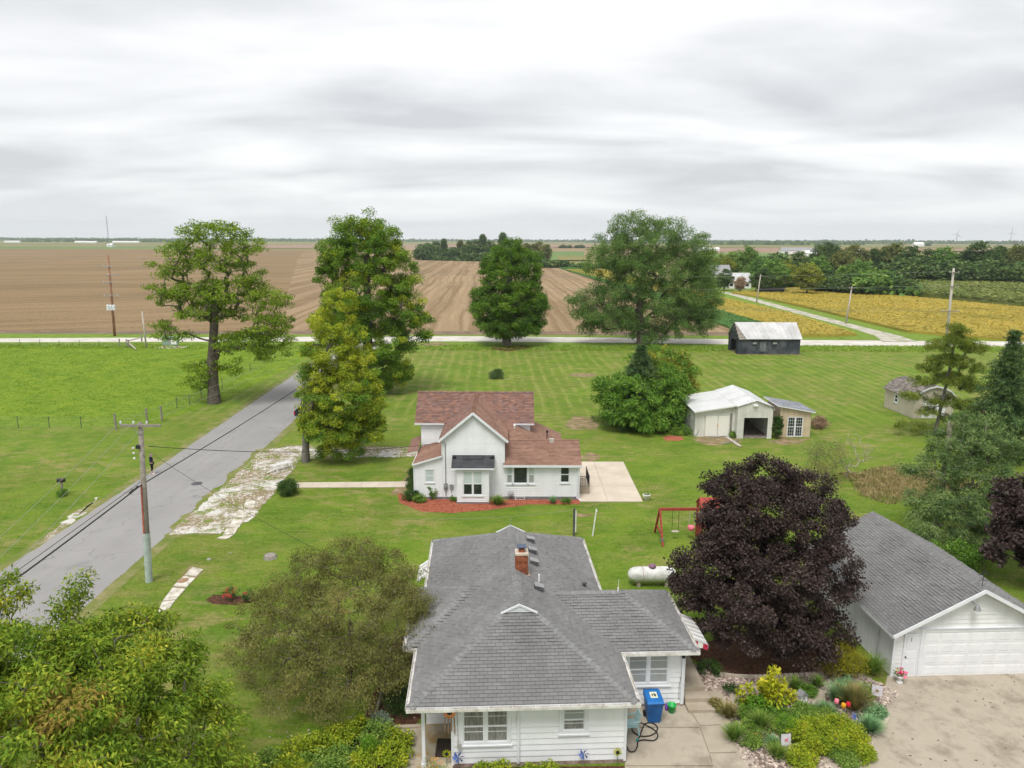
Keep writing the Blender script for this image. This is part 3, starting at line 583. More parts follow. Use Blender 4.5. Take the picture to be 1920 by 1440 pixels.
# old sidewalk remains along the road
oldwalk = sheet('old_sidewalk', ccw(wobble(gp((355,1062),(383,1068),(345,1105),(318,1132),(295,1150),(330,1095)), 0.06, 0.5, 8)), 0.014, M['soil'])
for pts in (((362,1064),(381,1069),(368,1082),(346,1079)), ((345,1081),(366,1085),(350,1102),(325,1100)), ((324,1103),(348,1105),(330,1125),(305,1128)), ((304,1130),(328,1127),(318,1142),(296,1150))):
    slab(oldwalk, gp(*pts), -0.04, 0.05, M['old_slab'], 'slab')
for pts in (((463,937),(480,940),(476,953),(457,952)), ((448,957),(470,958),(459,971),(440,970)), ((437,974),(457,976),(449,989),(430,989)), ((425,992),(447,990),(440,1002),(418,1004)), ((417,1006),(437,1004),(428,1011),(405,1011))):
    slab(oldwalk, gp(*pts), -0.04, 0.055, M['old_slab'], 'slab')
MB().lathe((*G(369,907), 0), [(0.42,0.0),(0.42,0.02),(0.36,0.024)], 20).build('manhole_cover', M['vent_metal'], road_o)
MB().lathe((*G(343,1090), 0.03), [(0.30,0.0),(0.30,0.03),(0.2,0.034)], 12).build('meter_lid', M['rust'], oldwalk)
# driveway by the bungalow and by the garage
drive = sheet('driveway', ccw(gp((1168,1500),(1178,1322),(1283,1322),(1345,1322),(1440,1460),(1450,1520))), 0.01, M['concrete'])
for pts in (((1180,1324),(1286,1324),(1310,1365),(1177,1365)), ((1177,1367),(1311,1367),(1336,1437),(1173,1437)), ((1173,1440),(1337,1440),(1350,1500),(1170,1500)),
            ((1289,1323),(1330,1329),(1352,1360),(1312,1362)), ((1313,1365),(1354,1363),(1380,1412),(1330,1413)), ((1331,1416),(1382,1414),(1420,1500),(1352,1500))):
    slab(drive, gp(*pts), -0.05, 0.05, M['concrete'])
DRIVE_R = gp((1664,1267),(2100,1252),(2200,1560),(1560,1560),(1530,1440),(1550,1418),(1590,1432),(1632,1405),(1640,1365),(1666,1345),(1652,1322))
drive_r = sheet('garage_driveway', ccw(DRIVE_R), 0.02, M['concrete'])
walk2 = sheet('step_walk', ccw(gp((1284,1296),(1325,1296),(1352,1322),(1284,1324))), 0.02, M['concrete_step'])
for k, pts in enumerate((((1290,1300),(1318,1300),(1328,1323),(1286,1323)), ((1320,1298),(1352,1298),(1362,1322),(1331,1323)), ((1484,1297),(1546,1296),(1548,1316),(1490,1318)), ((1366,1299),(1400,1299),(1408,1321),(1372,1322)))):
    slab(walk2, gp(*pts), -0.03, 0.06, M['concrete_step'])
# planting beds
STONE_BED = gp((1286,1240),(1312,1248),(1345,1268),(1420,1268),(1540,1262),(1610,1262),(1690,1300),(1662,1322),(1655,1350),(1630,1405),(1560,1440),(1520,1520),(1440,1520),(1350,1330),(1300,1290))
bed = sheet('stone_bed', ccw(wobble(STONE_BED, 0.05, 0.5, 4)), 0.008, M['stone_bed'])
sheet('shade_bed', ccw(wobble(gp((1290,1232),(1340,1262),(1430,1266),(1560,1260),(1612,1262),(1600,1215),(1520,1200),(1400,1190),(1320,1205)), 0.06, 0.5, 5)), 0.006, M['mulch_dark'])
sheet('mulch_bed', ccw(wobble(gp((718,1270),(725,1215),(772,1180),(800,1330),(770,1372),(735,1362),(680,1348),(700,1300)), 0.05, 0.5, 6)), 0.008, M['mulch_dark'])
sheet('front_bed', ccw(wobble(gp((470,1420),(640,1368),(700,1352),(760,1368),(770,1500),(440,1500)), 0.05, 0.5, 7)), 0.009, M['mulch_dark'])
sheet('foundation_bed', ccw(gp((846,1440),(1176,1436),(1176,1520),(846,1520))), 0.006, M['mulch_dark'])
sheet('red_mulch_bed', ccw(wobble([(-8.4,51.9),(-8.0,49.9),(-6.2,48.2),(-4.2,47.9),(-1.6,48.5),(1.2,49.6),(4.8,49.7),(5.0,50.6),(-7.2,50.8)], 0.06, 0.5, 8)), 0.012, M['mulch_red'])
sheet('side_bed', ccw(wobble([(-8.9,51.5),(-7.0,51.5),(-6.9,57),(-8.2,57)], 0.08, 0.5, 9)), 0.010, M['soil'])
sheet('rose_bed', ccw(wobble(gp((385,1125),(400,1115),(470,1118),(478,1128),(440,1135),(400,1133)), 0.05, 0.4, 10)), 0.009, M['mulch_dark'])
walkp = sheet('porch_walk', ccw(gp((748,1366),(790,1362),(797,1500),(740,1500))), 0.03, M['concrete'])
slab(walkp, gp((752,1368),(789,1366),(793,1435),(748,1435)), -0.04, 0.06, M['concrete_step']); slab(walkp, gp((747,1438),(793,1438),(797,1500),(740,1500)), -0.04, 0.06, M['concrete_step'])
for i, (pts, m) in enumerate((
    (((1055,800),(1075,780),(1105,782),(1125,795),(1118,806),(1080,806)), 'soil'), (((1065,702),(1110,698),(1122,706),(1075,707)), 'soil'),
    (((780,645),(820,642),(850,646),(800,650)), 'soil'), (((915,655),(945,645),(985,647),(1000,653),(950,659)), 'mulch_dark'),
    (((1241,822),(1258,817),(1280,819),(1278,826),(1250,828)), 'mulch_red'), (((1298,824),(1310,818),(1385,821),(1390,829),(1330,836)), 'soil'),
    (((1440,830),(1460,822),(1520,822),(1510,830),(1470,834)), 'soil'), (((1085,855),(1110,848),(1130,858),(1100,868)), 'soil'),
    (((1590,892),(1640,878),(1760,884),(1830,910),(1700,938),(1620,930)), 'straw'), (((1080,962),(1112,963),(1108,970),(1083,969)), 'soil'),
    (((1836,768),(1890,765),(1900,778),(1850,780)), 'soil'), (((68,1024),(95,1000),(130,968),(165,945),(188,930),(180,938),(140,976),(98,1012)), 'limestone'),
    (((1180,632),(1240,634),(1230,642),(1190,642)), 'soil'))):
    sheet('bare_patch', ccw(wobble(gp(*pts), 0.22, 0.45, 20+i)), 0.0095, M[m])

# ------------------------------------------------------------------ grass as short real blades
def blades(name, poly, n, h, w, mat, seed, exclude=(), label=None, per=3, spread=0.05):
    rs = np.random.RandomState(seed); P = np.array(poly); lo, hi = P.min(0), P.max(0)
    m = int(n*1.0*(hi[0]-lo[0])*(hi[1]-lo[1])); x = rs.uniform(lo[0], hi[0], m); y = rs.uniform(lo[1], hi[1], m)
    k = inpoly(x, y, poly)
    for ex in exclude: k &= ~inpoly(x, y, ex)
    k &= np.abs(x) < y*0.78+2                                # only as wide as the place in view, with a margin
    x, y = x[k], y[k]; x = np.repeat(x, per); y = np.repeat(y, per); n = len(x)
    x = x+rs.normal(0, spread, n); y = y+rs.normal(0, spread, n)
    a = rs.uniform(0, 2*math.pi, n); b = rs.uniform(0, 2*math.pi, n); hh = h*rs.uniform(0.4, 1.2, n); ww = w*rs.uniform(0.6, 1.3, n); ln = hh*rs.uniform(0.2, 0.9, n)
    p0 = np.stack([x-np.cos(a)*ww, y-np.sin(a)*ww, np.zeros(n)], 1); p1 = np.stack([x+np.cos(a)*ww, y+np.sin(a)*ww, np.zeros(n)], 1)
    p2 = np.stack([x+np.cos(b)*ln, y+np.sin(b)*ln, hh], 1)
    v = np.stack([p0, p1, p2], 1).reshape(-1, 3)
    return setp(npmesh(name, v, np.arange(len(v)), 3, mat), label, kind='stuff')
EXC = [ROAD, LIME, WALK, PATIO, STONE_BED, DRIVE_R, [(-4,22),(8,22),(7.2,38),(-4.8,38)], [(-8.4,47.9),(5,47.9),(5,60),(-8.4,60)], [(15.9,28),(24,28),(23.5,38),(15.8,38)], gp((1168,1500),(1178,1322),(1345,1322),(1450,1520))]
blades('lawn_grass', [(-46,24),(46,24),(46,56),(-46,56)], 20, 0.055, 0.014, M['lawn_blade'], 11, EXC, 'short mown lawn grass round the houses', spread=0.07)
blades('pasture_grass', PASTURE, 12, 0.13, 0.022, M['pasture_blade'], 12, [], 'rough bright green pasture grass behind the wire fence', per=4, spread=0.14)
blades('verge_grass', [(-120,124),(110,122),(110,131),(-120,129)], 6, 0.22, 0.06, M['pasture_blade'], 13, [ROAD], 'longer grass along the far roadside', per=3, spread=0.12)
STRAW = wobble(gp((1572,888),(1640,874),(1760,880),(1840,910),(1700,944),(1610,934)), .9, 1.2, 44)
blades('dry_grass', STRAW, 45, 0.28, 0.03, M['straw'], 14, [], 'dry straw coloured grass and stalks behind the garage', per=3, spread=0.15)

# ------------------------------------------------------------------ trees and shrubs
def leaves_from(cent, ncl, rad, n_leaf, ln, wd, rs, droop=0.2, flat=0.65, outward=0.6, shape='leaf', crown_c=None, up=0.5):
    """leaf blades scattered round clump centres; returns quads"""
    C = np.repeat(cent, n_leaf, 0); R = np.repeat(rad, n_leaf)
    n = len(C); d = rs.normal(0, 1, (n, 3)); d /= np.linalg.norm(d, axis=1)[:, None]
    r = R*rs.uniform(0.15, 1.0, n)**0.6
    P = C + d*r[:, None]*np.array([1, 1, flat])
    out = d.copy()
    if crown_c is not None:
        o2 = P-crown_c; o2 /= (np.linalg.norm(o2, axis=1)[:, None]+1e-6); out = out*0.5+o2*0.7
    dirv = out*outward + rs.normal(0, 0.5, (n, 3)); dirv[:, 2] -= droop
    dirv /= np.linalg.norm(dirv, axis=1)[:, None]
    nr = rs.normal(0, 0.6, (n, 3)); nr[:, 2] += up; nr += out*0.35
    sd = np.cross(dirv, nr); sd /= (np.linalg.norm(sd, axis=1)[:, None]+1e-9); nn = np.cross(sd, dirv)
    L = ln*rs.uniform(0.65, 1.3, n)[:, None]; Wd = wd*rs.uniform(0.7, 1.25, n)[:, None]
    a = P; tip = P+dirv*L-nn*L*0.12; mid = P+dirv*L*(0.45 if shape == 'leaf' else 0.35)+nn*L*0.06
    if shape == 'tri': return np.stack([a+sd*Wd/2, tip, a-sd*Wd/2], 1).reshape(-1, 3)
    v = np.stack([a, mid+sd*Wd/2, tip, mid-sd*Wd/2], 1)
    return v.reshape(-1, 3)

def skeleton(cent, trunk, rs, r_base, r_min=0.012, sides=6, up_pen=1.6, bend=0.12):
    """joins every clump to the trunk by forking limbs; returns verts, quads"""
    nodes = [np.array(p, float) for p in trunk]; par = [-1]+list(range(len(trunk)-1)); nt = len(trunk)
    base = np.array(trunk[-1]); low = np.array(trunk[max(0, len(trunk)//2)])
    order = np.argsort(np.linalg.norm((cent-low)*np.array([1,1,0.8]), axis=1))
    arr = np.zeros((len(cent)*3+nt+4, 3)); arr[:nt] = nodes; k = nt; first = max(1, nt//3)
    for i in order:
        c = cent[i]; q = arr[first:k]; dv = c-q; d = np.linalg.norm(dv, axis=1)
        d = d + up_pen*np.maximum(0, q[:, 2]-c[2]) ; j = first+int(np.argmin(d)); a = arr[j]; L = np.linalg.norm(c-a)
        prevn = j
        if L > 0.4:
            for t in (0.36, 0.7):
                p = a+(c-a)*t + rs.normal(0, bend*L*0.5, 3); p[2] += bend*L*0.5*(0.6-t)
                arr[k] = p; par.append(prevn); prevn = k; k += 1
        arr[k] = c; par.append(prevn); k += 1
    cnt = np.ones(k)
    for i in range(k-1, 0, -1):
        if par[i] >= 0: cnt[par[i]] += cnt[i]
    rad = np.maximum(r_min, r_base*(cnt/cnt[0])**0.5)
    for i in range(nt): rad[i] = max(rad[i], r_base*(1-0.35*i/max(1, nt-1))*(1.35 if i == 0 else 1.0))
    A = np.arange(1, k); Bp = np.array(par[1:k]); p0, p1 = arr[Bp], arr[A]; r0 = np.minimum(rad[Bp], rad[A]*1.6); r1 = rad[A]
    r0[:nt-1] = rad[Bp[:nt-1]]
    d = p1-p0; d /= (np.linalg.norm(d, axis=1)[:, None]+1e-9); ref = np.where(np.abs(d[:, 2:3]) < 0.9, np.array([[0,0,1.0]]), np.array([[1.0,0,0]]))
    u = np.cross(d, ref); u /= np.linalg.norm(u, axis=1)[:, None]; w = np.cross(d, u)
    th = np.arange(sides)*2*math.pi/sides; ring = np.cos(th)[None, :, None]*u[:, None, :]+np.sin(th)[None, :, None]*w[:, None, :]
    va = p0[:, None, :]+ring*r0[:, None, None]; vb = p1[:, None, :]+ring*r1[:, None, None]
    v = np.concatenate([va, vb], 1).reshape(-1, 3); m = len(p0); j = np.arange(sides); jn = (j+1) % sides
    f = np.stack([j, jn, jn+sides, j+sides], 1)[None]+(np.arange(m)*2*sides)[:, None, None]
    return v, f.reshape(-1)

def sample_lobes(lobes, n, rs, shell=0.45, mind=0.0):
    w = np.array([l[3]*l[4]*l[5] for l in lobes])**0.75; w /= w.sum(); pts = []
    tries = 0
    while len(pts) < n and tries < n*12:
        tries += 1; l = lobes[rs.choice(len(lobes), p=w)]; d = rs.normal(0, 1, 3); d /= np.linalg.norm(d)
        r = rs.uniform(shell**3, 1)**(1/3.); p = np.array(l[:3])+d*r*np.array(l[3:6])
        if p[2] < 0.15: continue
        if mind and pts and np.min(np.linalg.norm(np.array(pts)-p, axis=1)) < mind: continue
        pts.append(p)
    return np.array(pts)

def tree(name, label, loc, lobes, trunk, r_base, n_cl, cl_r, n_leaf, ln, wd, lmat, bark='bark', seed=1, droop=0.2, flat=0.65,
         group=None, cat='tree', shell=0.4, mind=0.0, shape='leaf', up=0.5, outward=0.6, r_min=0.012, crown='crown', extra=None, bend=0.12):
    """lobes and trunk in metres from the base of the trunk"""
    rs = np.random.RandomState(seed); e = empty(name, loc, 0, label, cat, group)
    cent = sample_lobes(lobes, n_cl, rs, shell, mind)
    v, f = skeleton(cent, trunk, rs, r_base, r_min, bend=bend)
    npmesh('trunk' if cat == 'tree' else 'stems', v, f, 4, M[bark], e, smooth=True)
    rad = cl_r*rs.uniform(0.65, 1.25, len(cent)); cc = cent.mean(0)
    if extra:                                  # some clumps of another tint: (material, test)
        k = np.array([extra[1](p, rs) for p in cent])
        for kk, mm, nm in ((~k, lmat, crown), (k, extra[0], extra[2] if len(extra) > 2 else crown)):
            if kk.sum():
                q = leaves_from(cent[kk], kk.sum(), rad[kk], n_leaf, ln, wd, rs, droop, flat, outward, shape, cc, up); npmesh(nm, q, np.arange(len(q)), 3 if shape == 'tri' else 4, M[mm], e)
    else:
        q = leaves_from(cent, len(cent), rad, n_leaf, ln, wd, rs, droop, flat, outward, shape, cc, up); npmesh(crown, q, np.arange(len(q)), 3 if shape == 'tri' else 4, M[lmat], e)
    return e

def LB(Y, items, base):
    """lobes surveyed in the photograph (x, y, half-width, half-height[, distance][, depth]) into metres from the base"""
    out = []
    for it in items:
        px, py, rx, ry = it[:4]; yy = it[4] if len(it) > 4 and it[4] else Y; x, z = V(px, py, yy); s = math.hypot(yy, CAM_H-z)/FPX
        dep = it[5] if len(it) > 5 else (rx*s*0.8+ry*s*0.3); out.append((x-base[0], yy-base[1], z-base[2], rx*s, dep, ry*s))
    return out
def TR(px_list, Y, base):                       # trunk line through surveyed points
    out = []
    for p in px_list:
        yy = p[2] if len(p) > 2 else Y; x, z = V(p[0], p[1], yy); out.append((x-base[0], yy-base[1], max(z-base[2], 0)))
    return out

def big_trees():
    b = (*G(402,756), 0.0); Y = b[1]
    tree('catalpa_tree', 'tall open catalpa with thick bare limbs beside the road and pasture fence', b,
         LB(Y, [(400,435,62,20),(350,470,45,22),(455,462,40,18),(320,505,45,18),(410,490,60,25),(470,520,35,18),(305,560,28,10),(345,545,50,20),(430,545,70,25),(505,560,40,25),(395,580,65,22),(500,605,48,26),(300,608,22,8),(330,625,40,12),(460,640,60,20),(520,635,28,22),(385,690,40,16),(440,690,22,16,Y-2),(370,715,25,14),(290,540,18,8),(505,660,35,14)], b),
         TR([(402,756),(400,720),(398,680),(400,640),(402,600),(403,560),(408,525)], Y, b), 0.58, 640, 0.80, 66, 0.23, 0.15, 'leaf_catalpa', 'bark', 21, 0.25, 0.5, shape='tri', shell=0.25, mind=0.5, bend=0.12)
    b = (-17.6, 88.0, 0.0); Y = 88.0
    tree('tall_maple', 'tallest dark green maple behind the yellowing roadside tree', b,
         LB(Y, [(690,414,20,16),(692,432,34,24),(665,430,45,28),(720,450,38,32),(630,470,35,25),(690,480,75,45),(760,520,25,30),(625,520,32,35),(690,545,85,55),(750,580,45,45),(660,600,70,45),(790,610,20,26),(715,640,75,45),(700,690,70,30),(745,690,30,25),(730,715,25,14),(612,495,20,18),(795,630,12,18)], b),
         TR([(693,745),(692,700),(690,650),(690,600),(688,540),(688,480)], Y, b), 0.60, 800, 0.80, 170, 0.20, 0.145, 'leaf_tall', 'bark', 22, 0.2, 0.7, shape='tri', shell=0.5,
         extra=('leaf_yellow', lambda p, rs: rs.rand() < (0.22 if p[2] < 14 else 0.06)))
    b = (*G(573,866), 0.0); Y = b[1]
    tree('yellowing_maple', 'yellow green maple with bare lower trunk beside the gravel pull-off', b,
         LB(Y, [(640,570,32,26),(612,612,40,28),(650,620,35,30),(620,660,55,35),(670,690,45,35),(600,700,38,38),(650,735,70,45),(690,760,32,42),(585,755,32,38),(620,790,62,38),(665,805,55,32),(590,800,25,25),(700,800,22,30),(645,840,45,14),(600,848,20,9)], b),
         TR([(573,866),(573,840),(574,815),(580,780),(590,740),(605,700),(615,660),(630,610)], Y, b), 0.30, 680, 0.52, 160, 0.135, 0.098, 'leaf_yellow', 'bark_grey', 23, 0.25, 0.7, shape='tri', shell=0.45,
         extra=('leaf_tall', lambda p, rs: rs.rand() < (0.5 if p[2] < 6.0 else 0.15)))
    b = (*G(950,647), 0.0); Y = b[1]
    tree('round_maple', 'full round green maple alone on the lawn by the far road', b,
         LB(Y, [(958,470,30,22),(935,490,38,25),(985,495,32,28),(955,520,58,35),(950,560,70,35),(985,560,42,35),(925,585,48,30),(985,600,42,28),(955,605,70,22),(915,560,30,22),(1005,570,24,24),(950,620,50,12)], b),
         TR([(950,647),(950,625),(951,600),(953,570),(955,535),(957,500)], Y, b), 0.75, 640, 0.95, 190, 0.24, 0.17, 'leaf_maple', 'bark_grey', 24, 0.25, 0.7, shape='tri', shell=0.55)
    b = (*G(1203,646), 0.0); Y = b[1]
    tree('spreading_elm', 'broad grey green elm with drooping limbs near the black barn', b,
         LB(Y, [(1195,420,50,20),(1250,430,50,22),(1150,450,38,22),(1215,455,70,28),(1295,465,42,32),(1130,490,38,34),(1330,500,24,40),(1165,480,45,40),(1190,500,60,35),(1265,500,62,35),(1315,510,25,35),(1105,545,25,14),(1085,575,22,16),(1105,590,28,18),(1180,540,45,28),(1245,555,65,40),(1318,560,34,48),(1290,540,50,40),(1150,560,40,35),(1195,590,42,32),(1270,590,42,26),(1240,610,40,14),(1200,615,35,16),(1125,540,22,14),(1075,560,15,12),(1320,590,20,20),(1100,612,18,12),(1215,626,40,13),(1255,618,32,14),(1180,600,30,20),(1145,600,40,24),(1300,606,45,24),(1120,575,36,34),(1225,635,30,8),(1335,575,18,36)], b),
         TR([(1203,646),(1201,622),(1199,595),(1200,560),(1206,520),(1215,480)], Y, b), 0.72, 1150, 1.1, 145, 0.245, 0.14, 'leaf_elm', 'bark', 25, 0.75, 0.85, shape='tri', shell=0.3, bend=0.14)
    b = (11.6, 32.0, 0.0)
    tree('purple_maple', 'dense dark purple maple between the grey bungalow and the garage', b,
         LB(32, [(1430,895,70,34,33.2),(1370,925,50,36,32.6),(1510,920,62,38,33.2),(1440,950,95,45,31.6),(1555,985,36,50,33),(1510,1000,75,50,31),(1345,1005,48,38,31.8),(1410,1030,80,45,30.4),(1310,1060,48,42,31.4),(1480,1070,95,50,30),(1360,1080,70,45,30),(1565,1075,40,50,31.5),(1300,1110,40,32,30.8),(1420,1120,80,40,29.2),(1540,1130,55,45,30),(1345,1150,52,38,29.7),(1480,1160,80,38,29),(1560,1180,38,35,29.8),(1395,1185,55,28,29),(1500,1205,60,22,28.9),(1280,1080,26,26,31),(1340,965,34,34,32.2),(1400,985,60,45,31),(1350,1000,50,45,31),(1330,905,22,22,33)], b),
         [(0,0,0),(0.05,0,0.8),(0,0,1.6),(0.1,0.1,2.8),(0.1,0.1,4.2),(0.1,0.2,5.6)], 0.24, 800, 0.44, 165, 0.105, 0.09, 'leaf_purple', 'bark_dark', 26, 0.35, 0.7, shell=0.58, up=0.7,
         extra=('leaf_bush', lambda p, rs: rs.rand() < 0.004))
    b = (-13.0, 18.2, 0.0)
    lob = [(-2.0,2.6,5.6,2.0,2.0,1.3),(0.6,3.4,5.7,1.6,1.5,1.1),(2.3,2.3,5.1,1.6,1.6,1.2),(3.6,1.0,4.4,1.5,1.5,1.2),(-0.6,0.5,6.1,2.4,2.0,1.5),(1.6,0.2,5.5,2.0,2.0,1.4),(3.8,-0.8,3.4,1.6,1.6,1.3),(-3.2,0.5,5.2,2.2,2.2,1.6),
           (0.5,-1.5,5.6,2.4,2.0,1.6),(2.8,-2.2,4.2,2.0,2.0,1.6),(-2.4,-2,5.4,2.4,2.2,1.7),(4.6,0.4,2.9,1.0,1.2,1.0),(-1.2,3.9,7.1,0.5,0.45,0.75),(-3.4,4.0,6.9,0.8,0.8,1.0),(-4.2,3.0,6.2,1.4,1.2,1.4),(4.4,-1.6,2.5,1.3,1.3,1.1)]
    tree('chestnut_tree', 'bushy chestnut with long drooping leaves filling the lower left corner', b, lob,
         [(0,0,0),(0,0,1.0),(0,0.1,2.0),(-0.1,0.1,3.0),(-0.1,0.2,4.0),(0,0.2,5.0)], 0.28, 820, 0.48, 110, 0.18, 0.062, 'leaf_chestnut', 'bark_grey', 27, 0.6, 0.6, shell=0.55, up=1.0, r_min=0.008,
         extra=('leaf_chestnut_brown', lambda p, rs: (abs(p[0]-1.4) < 0.9 and abs(p[1]+0.6) < 1.1 and rs.rand() < 0.45)))
    b = (-6.7, 27.2, 0.0)
    tree('hawthorn_tree', 'fine twigged grey green small tree on the lawn left of the bungalow', b,
         LB(29, [(660,1045,70,35,30.6),(600,1070,70,40,30),(720,1070,60,35,30.2),(540,1110,60,40,29.6),(640,1130,100,50,28.4),(760,1120,45,40,29),(480,1160,50,42,28.8),(560,1190,90,50,27.4),(690,1190,90,50,27),(780,1170,38,34,28),(460,1225,42,32,27.8),(530,1255,70,38,26.3),(640,1250,90,40,25.8),(740,1240,50,38,26.2),(560,1300,65,28,25.2),(620,1310,50,22,25),(690,1290,45,28,25.4),(795,1150,32,38,28.4),(800,1200,26,34,27.2),(770,1095,40,30,29.4)], b),
         [(0,0,0),(0.05,0,0.6),(0.1,0.1,1.2),(0.1,0.3,2.0),(0.1,0.6,3.0)], 0.13, 1200, 0.36, 74, 0.078, 0.045, 'leaf_haw', 'twig', 28, 0.5, 0.8, shape='tri', shell=0.25, r_min=0.004, bend=0.15)
    b = (*G(1752,816), 0.0); Y = b[1]
    tree('red_pine', 'lanky pine with sparse tufted branches in front of the beige shed', b,
         LB(Y, [(1795,618,22,10),(1790,640,36,12),(1760,650,25,8),(1825,652,24,9),(1745,690,22,7),(1780,675,38,10),(1825,690,25,8),(1790,710,40,10),(1730,715,25,7),(1825,725,28,8),(1710,740,18,7),(1770,750,32,9),(1815,760,25,8),(1740,770,20,6),(1790,785,25,8),(1690,795,14,5),(1720,800,18,5)], b),
         TR([(1752,816),(1758,790),(1765,760),(1772,730),(1779,700),(1785,670),(1790,640),(1796,615)], Y, b), 0.15, 380, 0.36, 110, 0.24, 0.05, 'leaf_pine', 'bark_grey', 29, -0.2, 0.8, shape='tri', shell=0.2, mind=0.3, outward=1.0, up=0.2, bend=0.1)
    b = (28.2, 46.0, 0.0)
    tree('juniper_tree', 'sprawling blue green cedar beside the garage roof', b,
         LB(46, [(1830,800,45,28,46),(1800,840,60,35,45.5),(1870,840,50,40,46.5),(1770,880,50,30,45),(1840,900,65,40,44.5),(1730,935,40,16,44),(1790,950,60,32,43),(1860,970,50,40,43.5),(1760,985,50,26,42.4),(1830,1020,45,28,42),(1790,1040,40,22,41.6),(1705,880,18,8,45),(1715,920,22,8,44.4)], b),
         [(0,0,0),(-.1,0,0.9),(-.2,-.2,1.8),(0,0,3.2),(.1,0.1,5.0),(.2,.3,7.0)], 0.24, 560, 0.55, 100, 0.20, 0.05, 'leaf_juniper', 'dead_twig', 30, 0.1, 0.5, shape='tri', shell=0.3, outward=0.9, up=0.6, bend=0.22,
         extra=('leaf_spruce', lambda p, rs: rs.rand() < 0.3))
    b = (25.6, 39.4, 0.0)
    tree('green_thicket', 'leafy green undergrowth at the foot of the cedar behind the garage', b,
         [(0,0,0.9,1.0,0.9,0.9),(1.0,0.4,0.7,0.9,0.9,0.7),(-0.8,0.6,0.7,0.7,0.7,0.7)], [(0,0,0),(0,0,0.4),(0,0,0.8)], 0.05, 70, 0.4, 70, 0.11, 0.08, 'leaf_bush', 'twig', 31, cat='shrub', crown='foliage')
    b = (28.6, 37.5, 0.0)
    tree('purple_maple', 'dark purple maple cut by the right edge beyond the garage ridge', b,
         LB(38, [(1890,930,30,32,38.5),(1905,980,42,40,37.5),(1900,1030,42,36,36.8),(1960,950,60,60,38.5),(1980,1030,60,50,37)], b),
         [(0,0,0),(0,0,1.0),(0,0,2.0),(0,0.1,3.2),(0,0.1,4.4)], 0.2, 240, 0.5, 95, 0.18, 0.15, 'leaf_purple', 'bark_dark', 32, 0.35, 0.6, shell=0.5, up=0.7)
    # thicket behind the white shed
    b = (13.0, 72.5, 0.0)
    tree('broad_bush', 'large leafy green bush mass left of the white shed', b,
         LB(72, [(1150,730,36,34,72.5),(1185,745,55,42,70.8),(1245,728,42,44,71.8),(1280,740,18,28,71.8),(1160,770,35,25,70.5),(1215,780,55,25,70),(1255,775,28,22,70.6),(1125,740,16,18,73)], b),
         [(0,0,0),(0,0,0.6),(0,0,1.4),(0,0,2.2)], 0.14, 420, 0.62, 75, 0.26, 0.13, 'leaf_bush', 'twig', 33, 0.5, 0.7, cat='shrub', crown='foliage', shape='tri', shell=0.45)
    b = (19.0, 77.0, 0.0)
    tree('golden_bush', 'yellow tinged bush rising behind the small spruce and white shed', b,
         LB(77, [(1245,682,52,34,77),(1275,712,34,40,76),(1215,672,36,24,78),(1250,745,45,34,75.5)], b),
         [(0,0,0),(0,0,0.8),(0,0,1.8),(0,0,3.0)], 0.14, 260, 0.6, 75, 0.22, 0.13, 'leaf_bush_gold', 'twig', 34, 0.3, 0.7, cat='shrub', crown='foliage', shape='tri', shell=0.4,
         extra=('leaf_bush', lambda p, rs: rs.rand() < 0.4))

def conifer(name, label, loc, h, r, mat, seed, z0=0.4, n_whorl=22, per=9, ln=0.22, wd=0.05, dens=34, group=None, droop=0.25):
    rs = np.random.RandomState(seed); e = empty(name, loc, 0, label, 'tree', group)
    m = MB().tube([(0,0,0),(0.03,0,h*0.35),(0,0.02,h*0.7),(0,0,h)], [r*0.07,r*0.055,r*0.03,0.01], 8)
    cs = []
    for i in range(n_whorl):
        t = i/(n_whorl-1); z = z0+(h-z0)*t; rr = r*(1-t)**0.85*rs.uniform(0.8, 1.1)+0.08
        for j in range(per):
            a = 2*math.pi*(j+rs.rand()*0.8)/per+i; L = rr*rs.uniform(0.7, 1.12)
            p1 = (math.cos(a)*L*0.55, math.sin(a)*L*0.55, z-droop*L*0.25); p2 = (math.cos(a)*L, math.sin(a)*L, z-droop*L*0.35)
            m.tube([(0,0,z), p1, p2], [0.025+0.01*r*(1-t), 0.018, 0.006], 4, False)
            for k in range(max(2, int(L/0.28))):
                s = (k+0.6)/max(2, int(L/0.28)); cs.append((math.cos(a)*L*s+rs.normal(0,.06*r*.4), math.sin(a)*L*s+rs.normal(0,.06*r*.4), z-droop*L*0.38*s+rs.normal(0,.03)))
    m.build('trunk', M['bark'], e, True); cs = np.array(cs)
    q = leaves_from(cs, len(cs), np.full(len(cs), 0.22+0.03*r), dens, ln, wd, rs, droop*0.8, 0.45, 0.8, 'tri', np.array([0,0,h*0.4]), 0.8)
    npmesh('crown', q, np.arange(len(q)), 3, M[mat], e); return e

def shrub(name, label, loc, r, h, mat, seed, n=28, nl=60, ln=0.07, wd=0.04, cr=None, group=None, cat='shrub', flat=0.8, extra=None, droop=0.1, stem='twig'):
    return tree(name, label, loc, [(0,0,h*0.52,r,r,h*0.46)], [(0,0,0),(0,0,h*0.18),(0,0,h*0.35)], 0.03+0.02*r, n, cr or r*0.42, nl, ln, wd, mat, stem, seed, droop, flat, group, cat, 0.35, crown='foliage', r_min=0.004, extra=extra)

